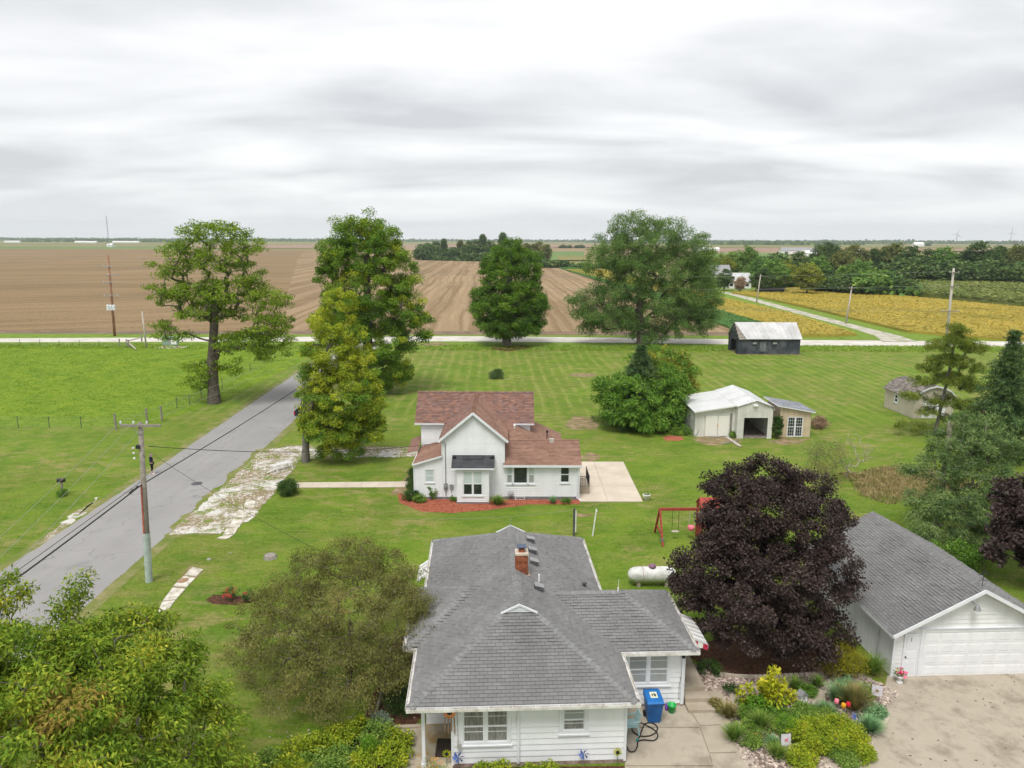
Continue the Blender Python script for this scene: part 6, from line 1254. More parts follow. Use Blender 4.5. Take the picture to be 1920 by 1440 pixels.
m = MB(); m.box(.1,.3,-.2,.0,7.6,7.8); m.tube([(.3,0,7.7),(.35,-.1,7.3),(.5,-.05,7.1)],.015,5); m.build('service_clamp', M['black_metal'], p1)
for k in range(3): MB().lathe((-.02+.0*k,-.24,7.1+.28*k),[(.03,-.05),(.06,-.02),(.06,.04),(.03,.07)],8,'X').build('side_insulator', M['porcelain'], p1)
m = MB(); m.tube([(-.1,-.5,5.45),(-.05,-.9,5.42)],.07,8); m.tube([(.0,-.2,5.55),(.02,-.5,5.5)],.05,8); m.build('splice_case', M['black_metal'], p1)
p2 = pole('tall_pole', 'tall rust red utility pole with transformers beyond the far road', (-76.2,140.2), (-75.9,140.2,15.4), .22, 'rust_wood', [(13.2,1.3,-.6,(-.9,.0)),(11.6,1.2,.6,(-.2,1.0)),(10.2,1.3,-.5,(-1.2,.1)),(7.7,1.6,0,(-1.2,0,1.2))])
for k in range(3): MB().lathe((-.55+.55*k+.1,-.5,5.0),[(.05,-.02),(.27,0),(.28,.9),(.2,1.0),(.05,1.05)],10).build('transformer', M['porcelain'], p2)
p3 = pole('line_pole', 'tall grey power pole rising from the yellow field behind the pine', (73.1,123), (72.9,123,14.0), .22, 'pale_wood', [(13.3,.9,0,(-.7,.7)),(11.0,.8,.3,()),(6.9,1.6,0,(-1.3,1.3))])
p4 = pole('short_pole', 'leaning pale pole beside the gravel lane in the yellow beans', (75.1,165.2), (75.7,165.2,8.3), .17, 'pale_wood', [(8.0,.8,0,(-.6,.6))])
p5 = pole('lane_pole', 'slim pale pole at the far end of the gravel lane', (72.8,220), (73.5,220,8.4), .17, 'pale_wood')
p6 = pole('corner_pole', 'short grey pole by the sign at the pasture corner', (-62.7,125), (-62.9,125,6.2), .14, 'pale_wood')
p7 = pole('elm_pole', 'slim pole beyond the road behind the drooping elm', (31.5,141), (31.7,141,6.5), .14, 'pale_wood')
p8 = pole('roadside_pole', 'utility pole hidden behind the tall maples', (-19.4,126), (-19.3,126,9.0), .15, 'old_wood', [(8.8,1.0,0,(-.8,.8))])
def wire(label, a, b, sag, r, mat='cable', n=18, name='power_line', group=None):
    a, b = Vector(a), Vector(b); pts = [a+(b-a)*(i/n)-Vector((0,0,4*sag*(i/n)*(1-i/n))) for i in range(n+1)]
    return setp(MB().tube(pts, r, 5).build(name, M[mat]), label, 'cable', group)
wire('thick black cable over the road from the pole towards the yellowing tree', (-19.7,37.6,5.6), (-19.35,126,6.6), 1.0, .030, n=30)
wire('thick black cable from the pole towards the lower left over the road', (-19.7,37.4,5.6), (-18.2,2,5.9), .25, .035)
wire('thinner black cable just above the thick one at lower left', (-19.75,37.4,5.75), (-19.3,2,5.5), .2, .014)
for k, (x, lab) in enumerate(((-20.5,'leftmost pale wire from the pole crossarm towards the lower left'),(-19.8,'middle pale wire from the pole crossarm towards the lower left'),(-19.1,'right pale wire from the pole crossarm towards the lower left'))):
    wire(lab, (x,37.35,9.05), (x+8.6,1,9.2), .5, .008, 'wire_pale')
for x, lab in ((-20.5,'left pale wire running from the pole crossarm up along the road'),(-19.1,'right pale wire running from the pole crossarm up along the road')): wire(lab, (x,37.4,9.05), (-19.3+(x+19.8),126,9.0), 1.1, .008, 'wire_pale', 30)
wire('dark service drop from the road pole to the farmhouse', (-19.2,37.5,7.7), (-4.74,50.5,4.3), .5, .018)
wire('second thin drop from the road pole to the bungalow', (-19.2,37.5,7.4), (-3.9,30.5,2.7), .5, .010)
wire('upper line wire along the far road from the red pole to the grey pole', (-75.9,140,15.2), (72.9,123,13.5), 2.2, .016, 'wire_pale', 40); wire('lower line wire along the far road from the red pole to the grey pole', (-75.9,140,13.4), (72.9,123,11.2), 2.2, .016, 'wire_pale', 40); wire('lowest line wire along the far road', (-75.9,140,10.4), (72.9,123,7.1), 1.8, .014, 'wire_pale', 40)
wire('upper wire from the grey pole to the right edge', (72.9,123,13.5), (230,112,13.0), 2.2, .02, 'cable', 30); wire('lower wire from the grey pole to the right edge', (72.9,123,11.2), (230,112,10.8), 2.0, .018, 'cable', 30)
wire('wire from the leaning lane pole to the grey pole', (75.6,165.2,8.2), (72.9,123,11.0), .5, .014, 'wire_pale'); wire('wire between the two lane poles', (75.6,165.2,8.2), (73.4,220,8.3), .8, .014, 'wire_pale')
wire('upper wire from the red pole to the left edge', (-75.9,140,15.2), (-240,147,15.0), 2.0, .016, 'wire_pale', 30); wire('lower wire from the red pole to the left edge', (-75.9,140,13.4), (-240,147,13.2), 2.0, .016, 'wire_pale', 30)

def fence(label, pts, thick, h=1.25, name='wire_fence'):
    o = pts[0]; e = empty(name, (o[0], o[1], 0), 0, label, 'fence')
    for i, p in enumerate(pts):
        r = .11 if i in thick else .035; hh = h*(1.25 if i in thick else 1.0); q = (p[0]-o[0], p[1]-o[1])
        MB().tube([(q[0],q[1],-.1),(q[0]+RNG.uniform(-.04,.04),q[1],hh)], r, 7 if i in thick else 5).build('post', M['old_wood' if i in thick else 'vent_metal'], e)
    for k in range(5):
        z = .2+k*.24; w = MB()
        for a, b in zip(pts, pts[1:]): w.tube([(a[0]-o[0],a[1]-o[1],z),((a[0]+b[0])/2-o[0],(a[1]+b[1])/2-o[1],z-.03),(b[0]-o[0],b[1]-o[1],z)], .006, 4, False)
        w.build('strand', M['vent_top'], e)
fence('wire stock fence with thick corner posts at the near edge of the pasture', [(-74,70.3),(-64,70.3)]+gp((-20,803),(35,803),(93,803),(153,803),(218,805),(276,793)), {6,7})
fence('wire stock fence along the road side of the pasture past the catalpa', gp((304,789),(332,765),(356,760),(378,748),(417,728),(456,703),(470,697),(515,673),(545,656)), {0})
fence('low wire fence at the far side of the pasture by the pale road', gp((-60,646),(-15,647),(38,648),(75,648),(112,649),(150,649),(187,650),(225,650),(242,652)), {7,8}, 1.1)
def small_gate():
    e = empty('wooden_rail', (*G(238,648),0), 0, 'grey wooden corner rail by the pasture corner pole', 'rail')
    b = G(238,648)
    for (p, q, nm) in (((238,648),(266,640),'rail'),((238,648),(255,657),'rail'),((266,640),(266,640),'post')):
        a0, b0 = G(*p), G(*q)
        if nm == 'rail': MB().beam((a0[0]-b[0],a0[1]-b[1],.75),(b0[0]-b[0],b0[1]-b[1],.75 if q[1] < 650 else .2),.16,.16).build('rail', M['pale_wood'], e)
        else: MB().box(a0[0]-b[0]-.1,a0[0]-b[0]+.1,a0[1]-b[1]-.1,a0[1]-b[1]+.1,0,1.3).build('post', M['old_wood'], e)
    MB().box(-.1,.1,-.1,.1,0,1.1).build('post', M['old_wood'], e)
small_gate()
def kiosk():
    x, y = G(320,652); e = empty('sign_board', (x,y,0), 0, 'pale green cabinet sign on posts standing on a concrete pad by the far road', 'sign')
    sheet('sign_pad', [(x-2.6,y-1.0),(x+2.2,y-1.0),(x+2.4,y+1.6),(x-2.4,y+1.6)], .014, M['old_slab'])
    for q in (-1.15,1.15): MB().box(q-.09,q+.09,-.06,.12,0,1.0).build('post', M['rust_wood'], e)
    c = MB().box(-1.3,1.3,-.12,.25,.45,1.85).build('cabinet', M['cabinet_green'], e); MB().box(-1.4,1.4,-.25,.38,1.85,1.93).build('cabinet_roof', M['cabinet_green'], e)
    for (a, b, mt) in ((-1.15,-.35,'cabinet_green'),(-.25,.15,'blind'),(.2,.6,'plain_white'),(.65,1.1,'plain_white')): MB().box(a,b,-.15,-.12,.6,1.7).build('notice', M[mt], c)
kiosk()

# ------------------------------------------------------------------ person by the road
def person():
    x, y = G(286,889); e = empty('person', (x, y, 0.014), math.radians(105), 'person in navy jacket and black capri leggings looking down at their hands by the road', 'person')
    def skin(name, vs, es, rs_, mat, parent, sub=1):
        me = bpy.data.meshes.new(name); me.from_pydata(vs, es, []); o = bpy.data.objects.new(name, me); COL.objects.link(o)
        sk = o.modifiers.new('skin', 'SKIN'); sb = o.modifiers.new('sub', 'SUBSURF'); sb.levels = sub; sb.render_levels = sub
        for i, r_ in enumerate(rs_): me.skin_vertices[0].data[i].radius = (r_ if isinstance(r_, tuple) else (r_, r_))
        me.skin_vertices[0].data[0].use_root = True
        dg = bpy.context.evaluated_depsgraph_get(); me2 = bpy.data.meshes.new_from_object(o.evaluated_get(dg)); o.modifiers.clear(); o.data = me2
        bpy.data.meshes.remove(me); me2.name = name; me2.materials.clear(); me2.materials.append(M[mat]); me2.polygons.foreach_set('use_smooth', [True]*len(me2.polygons)); o.parent = parent; return o
    # facing local -Y
    V_ = [(0,0,.95),(0,.02,1.12),(0,.03,1.30),(0,.02,1.42),(0,-.03,1.50),(0,-.07,1.58),(0,-.09,1.68)]; R_ = [(.15,.11),(.14,.10),(.16,.11),(.12,.09),.05,(.075,.085),(.065,.075)]
    E_ = [(i,i+1) for i in range(6)]
    for s in (-1,1):
        b = len(V_); V_ += [(s*.09,0,.88),(s*.095,-.01,.50),(s*.09,.03,.09),(s*.095,-.09,.035),(s*.10,-.15,.03)]; R_ += [.09,.06,.04,.038,.03]; E_ += [(0,b),(b,b+1),(b+1,b+2),(b+2,b+3),(b+3,b+4)]
        b = len(V_); V_ += [(s*.19,.02,1.38),(s*.23,.03,1.10),(s*.12,-.20,1.16),(s*.07,-.27,1.19)]; R_ += [.055,.045,.034,.03]; E_ += [(3,b),(b,b+1),(b+1,b+2),(b+2,b+3)]
        w = b+3
        for f in range(4):
            c = len(V_); V_ += [(s*(.05-.0*f),-.30-.0*f,1.225-.02*f),(s*.035,-.335+.004*f,1.23-.022*f),(s*.012,-.34+.005*f,1.22-.022*f)]; R_ += [.010,.009,.008]; E_ += [(w,c),(c,c+1),(c+1,c+2)]
        c = len(V_); V_ += [(s*.055,-.285,1.235),(s*.035,-.30,1.255)]; R_ += [.011,.009]; E_ += [(w,c),(c,c+1)]
    body = skin('body', V_, E_, R_, 'skin', e, 2)
    for s in (-1,1):
        MB().lathe((s*.028,-.158,1.65),[(.004,-.004),(.009,0),(.004,.004)],6).build('eye', M['black_cloth'], body)
        sh = MB(); sh.lathe((s*.097,-.06,.0),[(.05,0),(.055,.03),(.045,.075),(.02,.085)],10); sh.lathe((s*.10,-.15,.0),[(.04,0),(.045,.025),(.03,.055),(.01,.06)],10); sh.box(s*.1-.045,s*.1+.045,-.15,-.06,0,.055); sh.build('shoe', M['white_shoe'], e, True)
    MB().add([(-.012,-.165,1.60),(.012,-.165,1.60),(0,-.19,1.605),(0,-.165,1.645)],[(0,2,3),(2,1,3),(0,1,2)]).build('nose', M['skin'], body); MB().box(-.022,.022,-.158,-.15,1.57,1.577).build('mouth', M['tail_red'], body)
    JV = [(0,0,.90),(0,.02,1.10),(0,.03,1.30),(0,.02,1.43)]; JR = [(.185,.14),(.17,.125),(.185,.13),(.12,.10)]; JE = [(0,1),(1,2),(2,3)]
    for s in (-1,1): b = len(JV); JV += [(s*.19,.02,1.38),(s*.235,.035,1.09),(s*.14,-.17,1.155)]; JR += [.075,.065,.05]; JE += [(3,b),(b,b+1),(b+1,b+2)]
    skin('jacket', JV, JE, JR, 'navy', e, 2)
    LV = [(0,0,.97)]; LR = [(.17,.125)]; LE = []
    for s in (-1,1): b = len(LV); LV += [(s*.09,0,.86),(s*.095,-.01,.50),(s*.093,.02,.27)]; LR += [.105,.075,.058]; LE += [(0,b),(b,b+1),(b+1,b+2)]
    skin('leggings', LV, LE, LR, 'black_cloth', e, 2)
    skin('hair', [(0,-.03,1.73),(0,.03,1.68),(0,.055,1.56),(0,.075,1.42),(0,.085,1.32),(-.07,-.04,1.64),(-.085,-.03,1.5),(.07,-.04,1.64),(.085,-.03,1.5)], [(0,1),(1,2),(2,3),(3,4),(1,5),(5,6),(1,7),(7,8)], [(.07,.05),(.095,.07),(.10,.06),(.10,.05),(.07,.03),.035,.03,.035,.03], 'hair', e, 2)
    MB().box(-.035,.035,-.345,-.33,1.19,1.30).build('phone', M['black_metal'], e)
person()

# ------------------------------------------------------------------ pickup truck
def pickup():
    e = empty('pickup_truck', (-21.4, 73.6, 0.0), math.radians(1), 'black pickup truck parked at the road edge behind the yellowing maple', 'truck'); w = .98
    b = MB()
    side = [(0.05,.55),(0.05,1.02),(2.0,1.06),(3.75,1.06),(5.3,.98),(5.45,.6),(5.3,.42),(4.95,.40),(4.8,.78),(4.45,.90),(4.1,.78),(3.95,.40),(1.75,.40),(1.6,.78),(1.25,.90),(.9,.78),(.75,.42),(.15,.45)]
    b.add([(-w,y,z) for y, z in side]+[(w,y,z) for y, z in side], [tuple(range(len(side))), tuple(reversed(range(len(side),2*len(side))))]+[(i,i+len(side),(i+1)%len(side)+len(side),(i+1)%len(side)) for i in range(len(side)) if i != 1])
    body = b.build('body', M['truck_paint'], e)
    MB().box(-.8,.8,.15,1.95,.62,.66).build('bed_floor', M['black_metal'], body); t = MB(); t.box(-.98,-.86,.1,2.0,1.02,1.1); t.box(.86,.98,.1,2.0,1.02,1.1); t.build('bed_rail', M['black_metal'], body)
    c = MB(); cab = [(2.0,1.05,.93),(2.15,1.82,.74),(3.3,1.84,.74),(4.0,1.06,.93)]; c.add([(-q[2],q[0],q[1]) for q in cab]+[(q[2],q[0],q[1]) for q in cab], [(0,1,2,3),(7,6,5,4),(0,4,5,1),(1,5,6,2),(2,6,7,3)]); cb = c.build('cab', M['truck_paint'], e)
    MB().extrude([(-.74,2.02,1.2),(.74,2.02,1.2),(.68,2.12,1.74),(-.68,2.12,1.74)],(0,-.015,0)).build('rear_window', M['glass'], cb)
    MB().extrude([(-.84,3.85,1.2),(.84,3.85,1.2),(.7,3.38,1.76),(-.7,3.38,1.76)],(0,.02,.02)).build('windshield', M['glass'], cb)
    for s in (-1,1):
        MB().extrude([(s*.905,2.15,1.2),(s*.905,3.75,1.2),(s*.77,3.25,1.74),(s*.77,2.25,1.74)],(s*.015,0,0)).build('side_window', M['glass'], cb)
        MB().box(s*.96-.05,s*.96+.05,-.02,.12,.72,1.0).build('tail_light', M['tail_red'], body); MB().box(s*.7-.16,s*.7+.16,5.38,5.48,.7,.88).build('headlight', M['chrome'], body); MB().box(s*1.08-.09,s*1.08+.09,3.5,3.6,1.15,1.35).build('mirror', M['black_metal'], cb)
        for y in (1.25,4.45):
            tw = MB().lathe((s*.86,y,.40),[(.30,-.12),(.40,-.1),(.40,.1),(.30,.12)],18,'X').build('wheel', M['tyre'], e); MB().lathe((s*.86,y,.40),[(.06,-.13),(.25,-.125),(.25,.125),(.06,.13)],14,'X').build('rim', M['chrome'], tw)
    MB().box(-.86,.86,.0,.06,.55,1.04).build('tailgate', M['truck_paint'], body); MB().box(-.95,.95,-.18,.02,.42,.60).build('bumper', M['chrome'], e); MB().box(-.16,.16,-.19,-.17,.46,.58).build('number_plate', M['plain_white'], e)
pickup()

# ------------------------------------------------------------------ yard things
def lathe_thing(name, label, cat, loc, prof, mat, n=16): return setp(MB().lathe(loc, prof, n).build(name, M[mat], None, True), label, cat)
def yard():
    e = empty('propane_tank', (7.65,37.3,0), math.radians(2), 'weathered white propane tank lying behind the bungalow', 'tank')
    MB().lathe((0,0,.62),[(.02,-1.32),(.2,-1.28),(.33,-1.16),(.40,-.98),(.42,-.8),(.42,.8),(.40,.98),(.33,1.16),(.2,1.28),(.02,1.32)],24,'X').build('shell', M['tank'], e, True)
    for x in (-.75,.75): MB().box(x-.08,x+.08,-.28,.28,0,.30).build('saddle', M['concrete_step'], e)
    MB().lathe((0,0,1.02),[(.2,0),(.21,.08),(.16,.17),(.05,.2)],14).build('valve_dome', M['tank_cap'], e, True); s = MB(); s.lathe((-.55,0,.62),[(.423,-.012),(.423,.012)],24,'X'); s.build('weld_band', M['rust'], e)
    # swing set
    e = empty('swing_set', (9.3,43.5,0), 0, 'red wooden swing set with roofed play tower beside the purple maple', 'swing set'); R = M['red_stain']
    MB().beam((-.1,0,2.0),(2.75,0,2.02),.12,.16).build('top_beam', R, e)
    for (p, q) in (((-.05,-.05,2.0),(-.02,-1.1,0)),((-.05,.05,2.0),(-.08,1.15,0))): MB().beam(p,q,.11,.11).build('leg', R, e)
    MB().beam((-.06,-.75,.65),(-.06,.8,.65),.06,.12).build('leg_brace', R, e); MB().box(-.1,.07,-.97,-.8,.28,.42).build('leg_bracket', M['teal'], e)
    for x in (.75,1.15): MB().tube([(x,0,1.95),(x,0,.55)],.012,5).build('rope', M['cable'], e)
    MB().box(.72,1.18,-.1,.1,.52,.56).build('swing_seat', M['pale_wood'], e)
    bs = MB(); bs.lathe((1.95,0,.62),[(.14,0),(.2,.05),(.23,.28),(.2,.30)],12); bsw = bs.build('baby_swing', M['pink'], e, True)
    for (a, b) in ((-.15,-.12),(.15,-.12),(-.15,.12),(.15,.12)): MB().tube([(1.95+a*.8,0,1.95),(1.95+a*1.2,b,.88)],.01,4).build('rope', M['pale_wood'], bsw)
    for (x, y) in ((2.45,-.6),(2.45,.6),(3.6,-.6),(3.6,.6)): MB().box(x-.06,x+.06,y-.06,y+.06,0,2.2).build('tower_post', R, e)
    dk = MB().box(2.4,3.66,-.66,.66,1.0,1.08).build('deck', R, e)
    for k in range(6): MB().box(2.41+.0,2.45,-.6+.2*k,-.46+.2*k,.2,1.7).build('slat', R, e)
    for sgn in (-1,1): MB().extrude([(2.35,0,2.75),(3.75,0,2.75),(3.75,sgn*.8,2.15),(2.35,sgn*.8,2.15)],(0,0,.04)).build('roof_panel', R, e)
    for x in (2.42,3.64): MB().extrude([(x,-.7,2.2),(x,.7,2.2),(x,0,2.72)],(.03,0,0)).build('gable_panel', R, e)
    MB().extrude([(3.66,-.3,1.05),(3.66,.3,1.05),(5.1,.3,.15),(5.1,-.3,.15)],(0,0,.04)).build('slide', M['yellow_plastic'], e); MB().box(2.5,3.5,-.68,-.62,1.3,1.42).build('tower_rail', R, e)
    # clothesline posts
    e = empty('clothes_post', (3.96,44,0), 0, 'dark upright clothesline post with pale conduit behind the bungalow', 'post'); MB().box(-.07,.05,-.06,.06,0,1.85).build('shaft', M['vent_metal'], e); MB().tube([(.1,-.04,.3),(.1,-.04,1.7)],.035,6).build('conduit', M['plain_white'], e); MB().box(-.28,-.1,-.02,.02,1.35,1.38).build('hook', M['vent_metal'], e)
    e = empty('leaning_post', (5.15,44,0), 0, 'leaning white T-shaped clothesline post behind the bungalow', 'post'); MB().tube([(0,0,0),(.2,0,1.8)],.045,8).build('shaft', M['plain_white'], e); MB().beam((.16,-.3,1.75),(.32,.45,1.5),.05,.05).build('cross_bar', M['plain_white'], e)
    wire('thin washing line behind the bungalow', (3.9,44,1.75), (-7,43,1.55), .25, .007, 'wire_pale', name='washing_line')
    # bin, bucket, can, chair, hose
    bx, by = 5.55, 25.78
    e = empty('wheelie_bin', (bx,by,0.05), math.radians(4), 'blue wheeled rubbish bin against the bungalow wing', 'bin'); b = MB()
    b.add([(-.24,-.26,.02),(.24,-.26,.02),(.24,.22,.02),(-.24,.22,.02),(-.31,-.36,.92),(.31,-.36,.92),(.31,.34,.98),(-.31,.34,.98)],[(0,3,2,1),(0,1,5,4),(1,2,6,5),(2,3,7,6),(3,0,4,7)]); bd = b.build('tub', M['bin_blue'], e)
    r_ = MB(); r_.add([(-.09,-.275,.1),(.09,-.275,.1),(.11,-.345,.62),(-.11,-.345,.62)],[(0,1,2,3)]); r_.box(-.33,.33,-.39,-.35,.84,.92); r_.box(-.33,-.30,-.36,.34,.86,.95); r_.box(.30,.33,-.36,.34,.86,.95); r_.build('rim', M['bin_blue'], bd)
    l = MB(); l.add([(-.34,-.42,.93),(.34,-.42,.93),(.34,.38,.99),(-.34,.38,.99),(-.30,-.36,1.0),(.30,-.36,1.0),(.30,.30,1.08),(-.30,.30,1.08)],[(0,1,5,4),(1,2,6,5),(2,3,7,6),(3,0,4,7),(4,5,6,7),(0,3,2,1)]); ld = l.build('lid', M['bin_lid'], e); MB().beam((-.3,.42,1.0),(.3,.42,1.0),.04,.05).build('handle', M['bin_blue'], e)
    st = MB().add([(-.14,-.16,1.03),(.14,-.16,1.03),(.14,.16,1.073),(-.14,.16,1.073)],[(0,1,2,3)]).build('sticker', M['bin_sticker'], ld); k = MB()
    for (a, c) in ((-.06,.0),(.02,.03),(.06,-.02)): k.add([(a-.02,c-.08,1.045),(a+.03,c-.08,1.045),(a+.03,c+.06,1.064),(a-.01,c+.07,1.065)],[(0,1,2,3)])
    k.build('sticker_print', M['black_metal'], ld); MB().box(-.08,.08,-.335,-.325,.55,.575).build('tub_mark', M['plain_white'], bd)
    for s in (-1,1): MB().lathe((s*.27,.22,.12),[(.03,-.04),(.12,-.035),(.12,.035),(.03,.04)],12,'X').build('wheel', M['tyre'], e)
    e = empty('green_bucket', (*G(1259,1337),0.05), 0, 'bright green plastic bucket right of the blue bin', 'bucket'); MB().lathe((0,0,0),[(.12,0),(.17,.30),(.18,.30),(.18,.34),(.155,.34),(.115,.03)],16).build('pail', M['bucket_green'], e, True); MB().tube([(-.18,0,.32),(-.12,.12,.27),(0,.17,.25),(.12,.12,.27),(.18,0,.32)],.008,5).build('handle', M['plain_white'], e)
    e = empty('watering_jug', (*G(1250,1333),0.05), 0, 'small purple jug between the blue bin and the green bucket', 'jug'); MB().lathe((0,0,0),[(.07,0),(.085,.1),(.08,.2),(.04,.27),(.03,.32)],12).build('jug_body', M['purple'], e, True); MB().tube([(.04,0,.28),(.11,0,.22),(.08,0,.1)],.012,5).build('handle', M['purple'], e)
    e = empty('garden_chair', (4.55,24.95,0.05), math.radians(-80), 'pale aqua plastic garden chair tucked at the bungalow corner', 'chair'); A = M['chair_aqua']
    MB().box(-.24,.24,-.24,.24,.38,.42).build('seat', A, e)
    for (x, y) in ((-.22,-.22),(.22,-.22),(-.22,.22),(.22,.22)): MB().beam((x,y,.38),(x*1.2,y*1.2,0),.05,.05).build('leg', A, e)
    for k in range(5): MB().beam((-.18+.09*k,.22,.42),(-.2+.1*k,.32,.82),.05,.02).build('back_slat', A, e)
    MB().beam((-.24,.33,.84),(.24,.33,.84),.03,.07).build('back_rail', A, e)
    for s in (-1,1): MB().beam((s*.27,-.2,.6),(s*.27,.28,.62),.06,.03).build('armrest', A, e)
    hp = [(1174,1400),(1180,1412),(1190,1412),(1195,1402),(1196,1394),(1206,1391),(1225,1392),(1233,1385),(1230,1375),(1215,1365),(1200,1358),(1188,1360),(1184,1368),(1190,1378),(1202,1384),(1218,1383),(1230,1376),(1232,1366),(1222,1359),(1210,1360),(1205,1368),(1200,1382),(1196,1390)]
    pts = []
    for i in range(len(hp)-1):
        for t in (0,.25,.5,.75):
            p = [hp[max(i-1,0)],hp[i],hp[i+1],hp[min(i+2,len(hp)-1)]]; q = [.5*(2*p[1][k]+(p[2][k]-p[0][k])*t+(2*p[0][k]-5*p[1][k]+4*p[2][k]-p[3][k])*t*t+(3*p[1][k]-p[0][k]-3*p[2][k]+p[3][k])*t**3) for k in (0,1)]; g = G(*q); pts.append((g[0],g[1],.075+.006*((i*4)%3)))
    e = empty('garden_hose', (pts[0][0],pts[0][1],0), 0, 'black garden hose lying in loose loops on the driveway', 'hose'); MB().tube([(p[0]-pts[0][0],p[1]-pts[0][1],p[2]) for p in pts],.024,6).build('hose_tube', M['hose'], e, True)
    MB().tube([(pts[-1][0]-pts[0][0],pts[-1][1]-pts[0][1],.08),(pts[-1][0]-pts[0][0]-.08,pts[-1][1]-pts[0][1]-.12,.09)],[.03,.045],8).build('nozzle', M['teal'], e)
    # porch things
    e = empty('wind_chime', (-2.15,23.05,2.25), 0, 'orange sunflower wind chime hanging under the porch eave', 'wind chime'); f = MB()
    for k in range(12): a = 2*math.pi*k/12; f.add([(0,-.02,0),(.2*math.cos(a-.2),-.03,.2*math.sin(a-.2)),(.26*math.cos(a),-.02,.26*math.sin(a)),(.2*math.cos(a+.2),-.03,.2*math.sin(a+.2))],[(0,1,2,3)])
    f.build('petals', M['orange'], e); MB().lathe((0,-.03,0),[(.09,-.02),(.08,.0)],12,'Y').build('flower_centre', M['black_metal'], e)
    for k, x in enumerate((-.16,-.05,.06,.16)): MB().tube([(x,0,-.2),(x*1.1,0,-.75-.1*(k%2))],.022,6).build('chime_tube', M['rust'], e)
    setp(MB().box(-2.75,-2.2,23.5,24.5,.105,.12).build('door_mat', M['mat_dark']), 'dark doormat on the bungalow porch', 'mat')
    # stoop by the wing
    e = empty('side_steps', (7.05,26.1,0), math.radians(2.57), 'beige concrete side steps at the right of the bungalow wing', 'steps')
    MB().box(0,.95,1.05,4.2,0,.52).build('landing', M['concrete_step'], e); MB().box(0,1.02,.55,1.05,0,.34).build('step', M['concrete_step'], e); MB().box(0,1.1,.05,.55,0,.17).build('step', M['concrete_step'], e)
    setp(MB().prism(ccw(wobble(gp((737,1366),(790,1363),(790,1368),(738,1371)),.01,.4,3)),0,.14).build('bed_kerb', M['concrete_step']), 'beige concrete kerb at the mulch bed by the porch', 'kerb')
    # mailbox, stump, trestle, pot, post, stick, rod, hoop, planks
    x, y = G(118,928); e = empty('mailbox', (x,y,0), math.radians(10), 'black mailbox on a wooden post left of the road', 'mailbox'); MB().box(-.06,.06,-.06,.06,0,1.0).build('post', M['old_wood'], e)
    mb = MB(); pr = [(-.12,0),(.12,0),(.12,.16)]+[(.12*math.cos(a),.16+.12*math.sin(a)) for a in [math.pi*k/8 for k in range(1,8)]]+[(-.12,.16)]; mb.extrude([(-.26,q[0],1.0+q[1]) for q in pr],(.52,0,0)); bo = mb.build('box', M['black_metal'], e); MB().box(-.27,-.262,-.1,.1,1.03,1.2).build('door', M['vent_metal'], bo); MB().box(.1,.12,-.14,-.13,1.1,1.3).build('flag', M['tail_red'], bo)
    shrub('post_weed', 'weed growing at the mailbox post', (x+.1,y-.15,0), .4, .5, 'leaf_bush', 201, 14, 40, .1, .05)
    x, y = G(507,1046); setp(MB().lathe((x,y,0),[(.42,0),(.36,.12),(.33,.2),(.15,.21)],11).build('tree_stump', M['old_wood']), 'low grey tree stump on the lawn near the road', 'stump')
    for (px, py, r_, lab) in ((392,1049,.13,'small pale stone on the lawn beside the utility pole'),(432,1037,.06,'tiny pale stone on the lawn')): x, y = G(px,py); setp(MB().lathe((x,y,0),[(r_,0),(r_*.9,r_*.4),(r_*.4,r_*.6)],7).build('field_stone', M['stone_grey']), lab, 'stone')
    x, y = G(528,880); e = empty('white_trestle', (x,y,0), math.radians(48), 'white slatted lawn bench tipped low on the gravel pull-off', 'bench'); Wm = M['plain_white']
    for k in range(3): MB().beam((-.9,-.2+.2*k,.5),(.9,-.2+.2*k,.46),.12,.04).build('slat', Wm, e)
    for s in (-.7,.7): MB().beam((s,-.3,.48),(s+.1,-.35,0),.08,.06).build('leg', Wm, e); MB().beam((s,.3,.48),(s+.1,.4,0),.08,.06).build('leg', Wm, e)
    MB().beam((-1.5,-.35,.15),(.2,-.25,.4),.1,.05).build('loose_board', Wm, e)
    x, y = G(1212,938); e = empty('white_planter', (x,y,0), 0, 'white flower pot on the grass beside the patio corner', 'pot'); MB().lathe((0,0,0),[(.17,0),(.27,.38),(.29,.40),(.29,.46),(.25,.46),(.2,.38)],14).build('pot', M['plain_white'], e, True); MB().lathe((0,0,.36),[(.24,0),(.2,.03)],12).build('soil', M['soil'], e)
    q = leaves_from(np.array([[0,0,.52]]),1,np.array([.22]),60,.16,.05,np.random.RandomState(5)); npmesh('plant', q, np.arange(len(q)),4,M['leaf_grassy'],e)
    e = empty('leaning_branch', (*G(705,1335),0), 0, 'pale split log standing at the edge of the mulch bed', 'log'); MB().tube([(0,0,0),(.12,.5,.4),(.2,1.2,.9),(.32,1.9,1.7)],[.07,.06,.05,.04],7).build('log', M['dead_twig'], e, True)
    x, y = G(1640,1247); e = empty('metal_rod', (x,y,0), 0, 'thin grey metal rod standing beside the garage wall', 'rod'); MB().tube([(0,0,0),(.06,0,1.95)],.018,6).build('rod', M['grey_metal'], e); MB().box(.02,.11,-.04,.04,1.85,2.02).build('rod_head', M['grey_metal'], e)
    x, y = G(1303,818); setp(MB().tube([(x-.35+.62*math.cos(a),y-.1+.12*math.sin(a),.75+.75*math.sin(a)) for a in [2*math.pi*k/24 for k in range(25)]],.022,5,False).build('metal_hoop', M['vent_metal']), 'thin dark metal hoop leaning at the white shed corner', 'hoop')
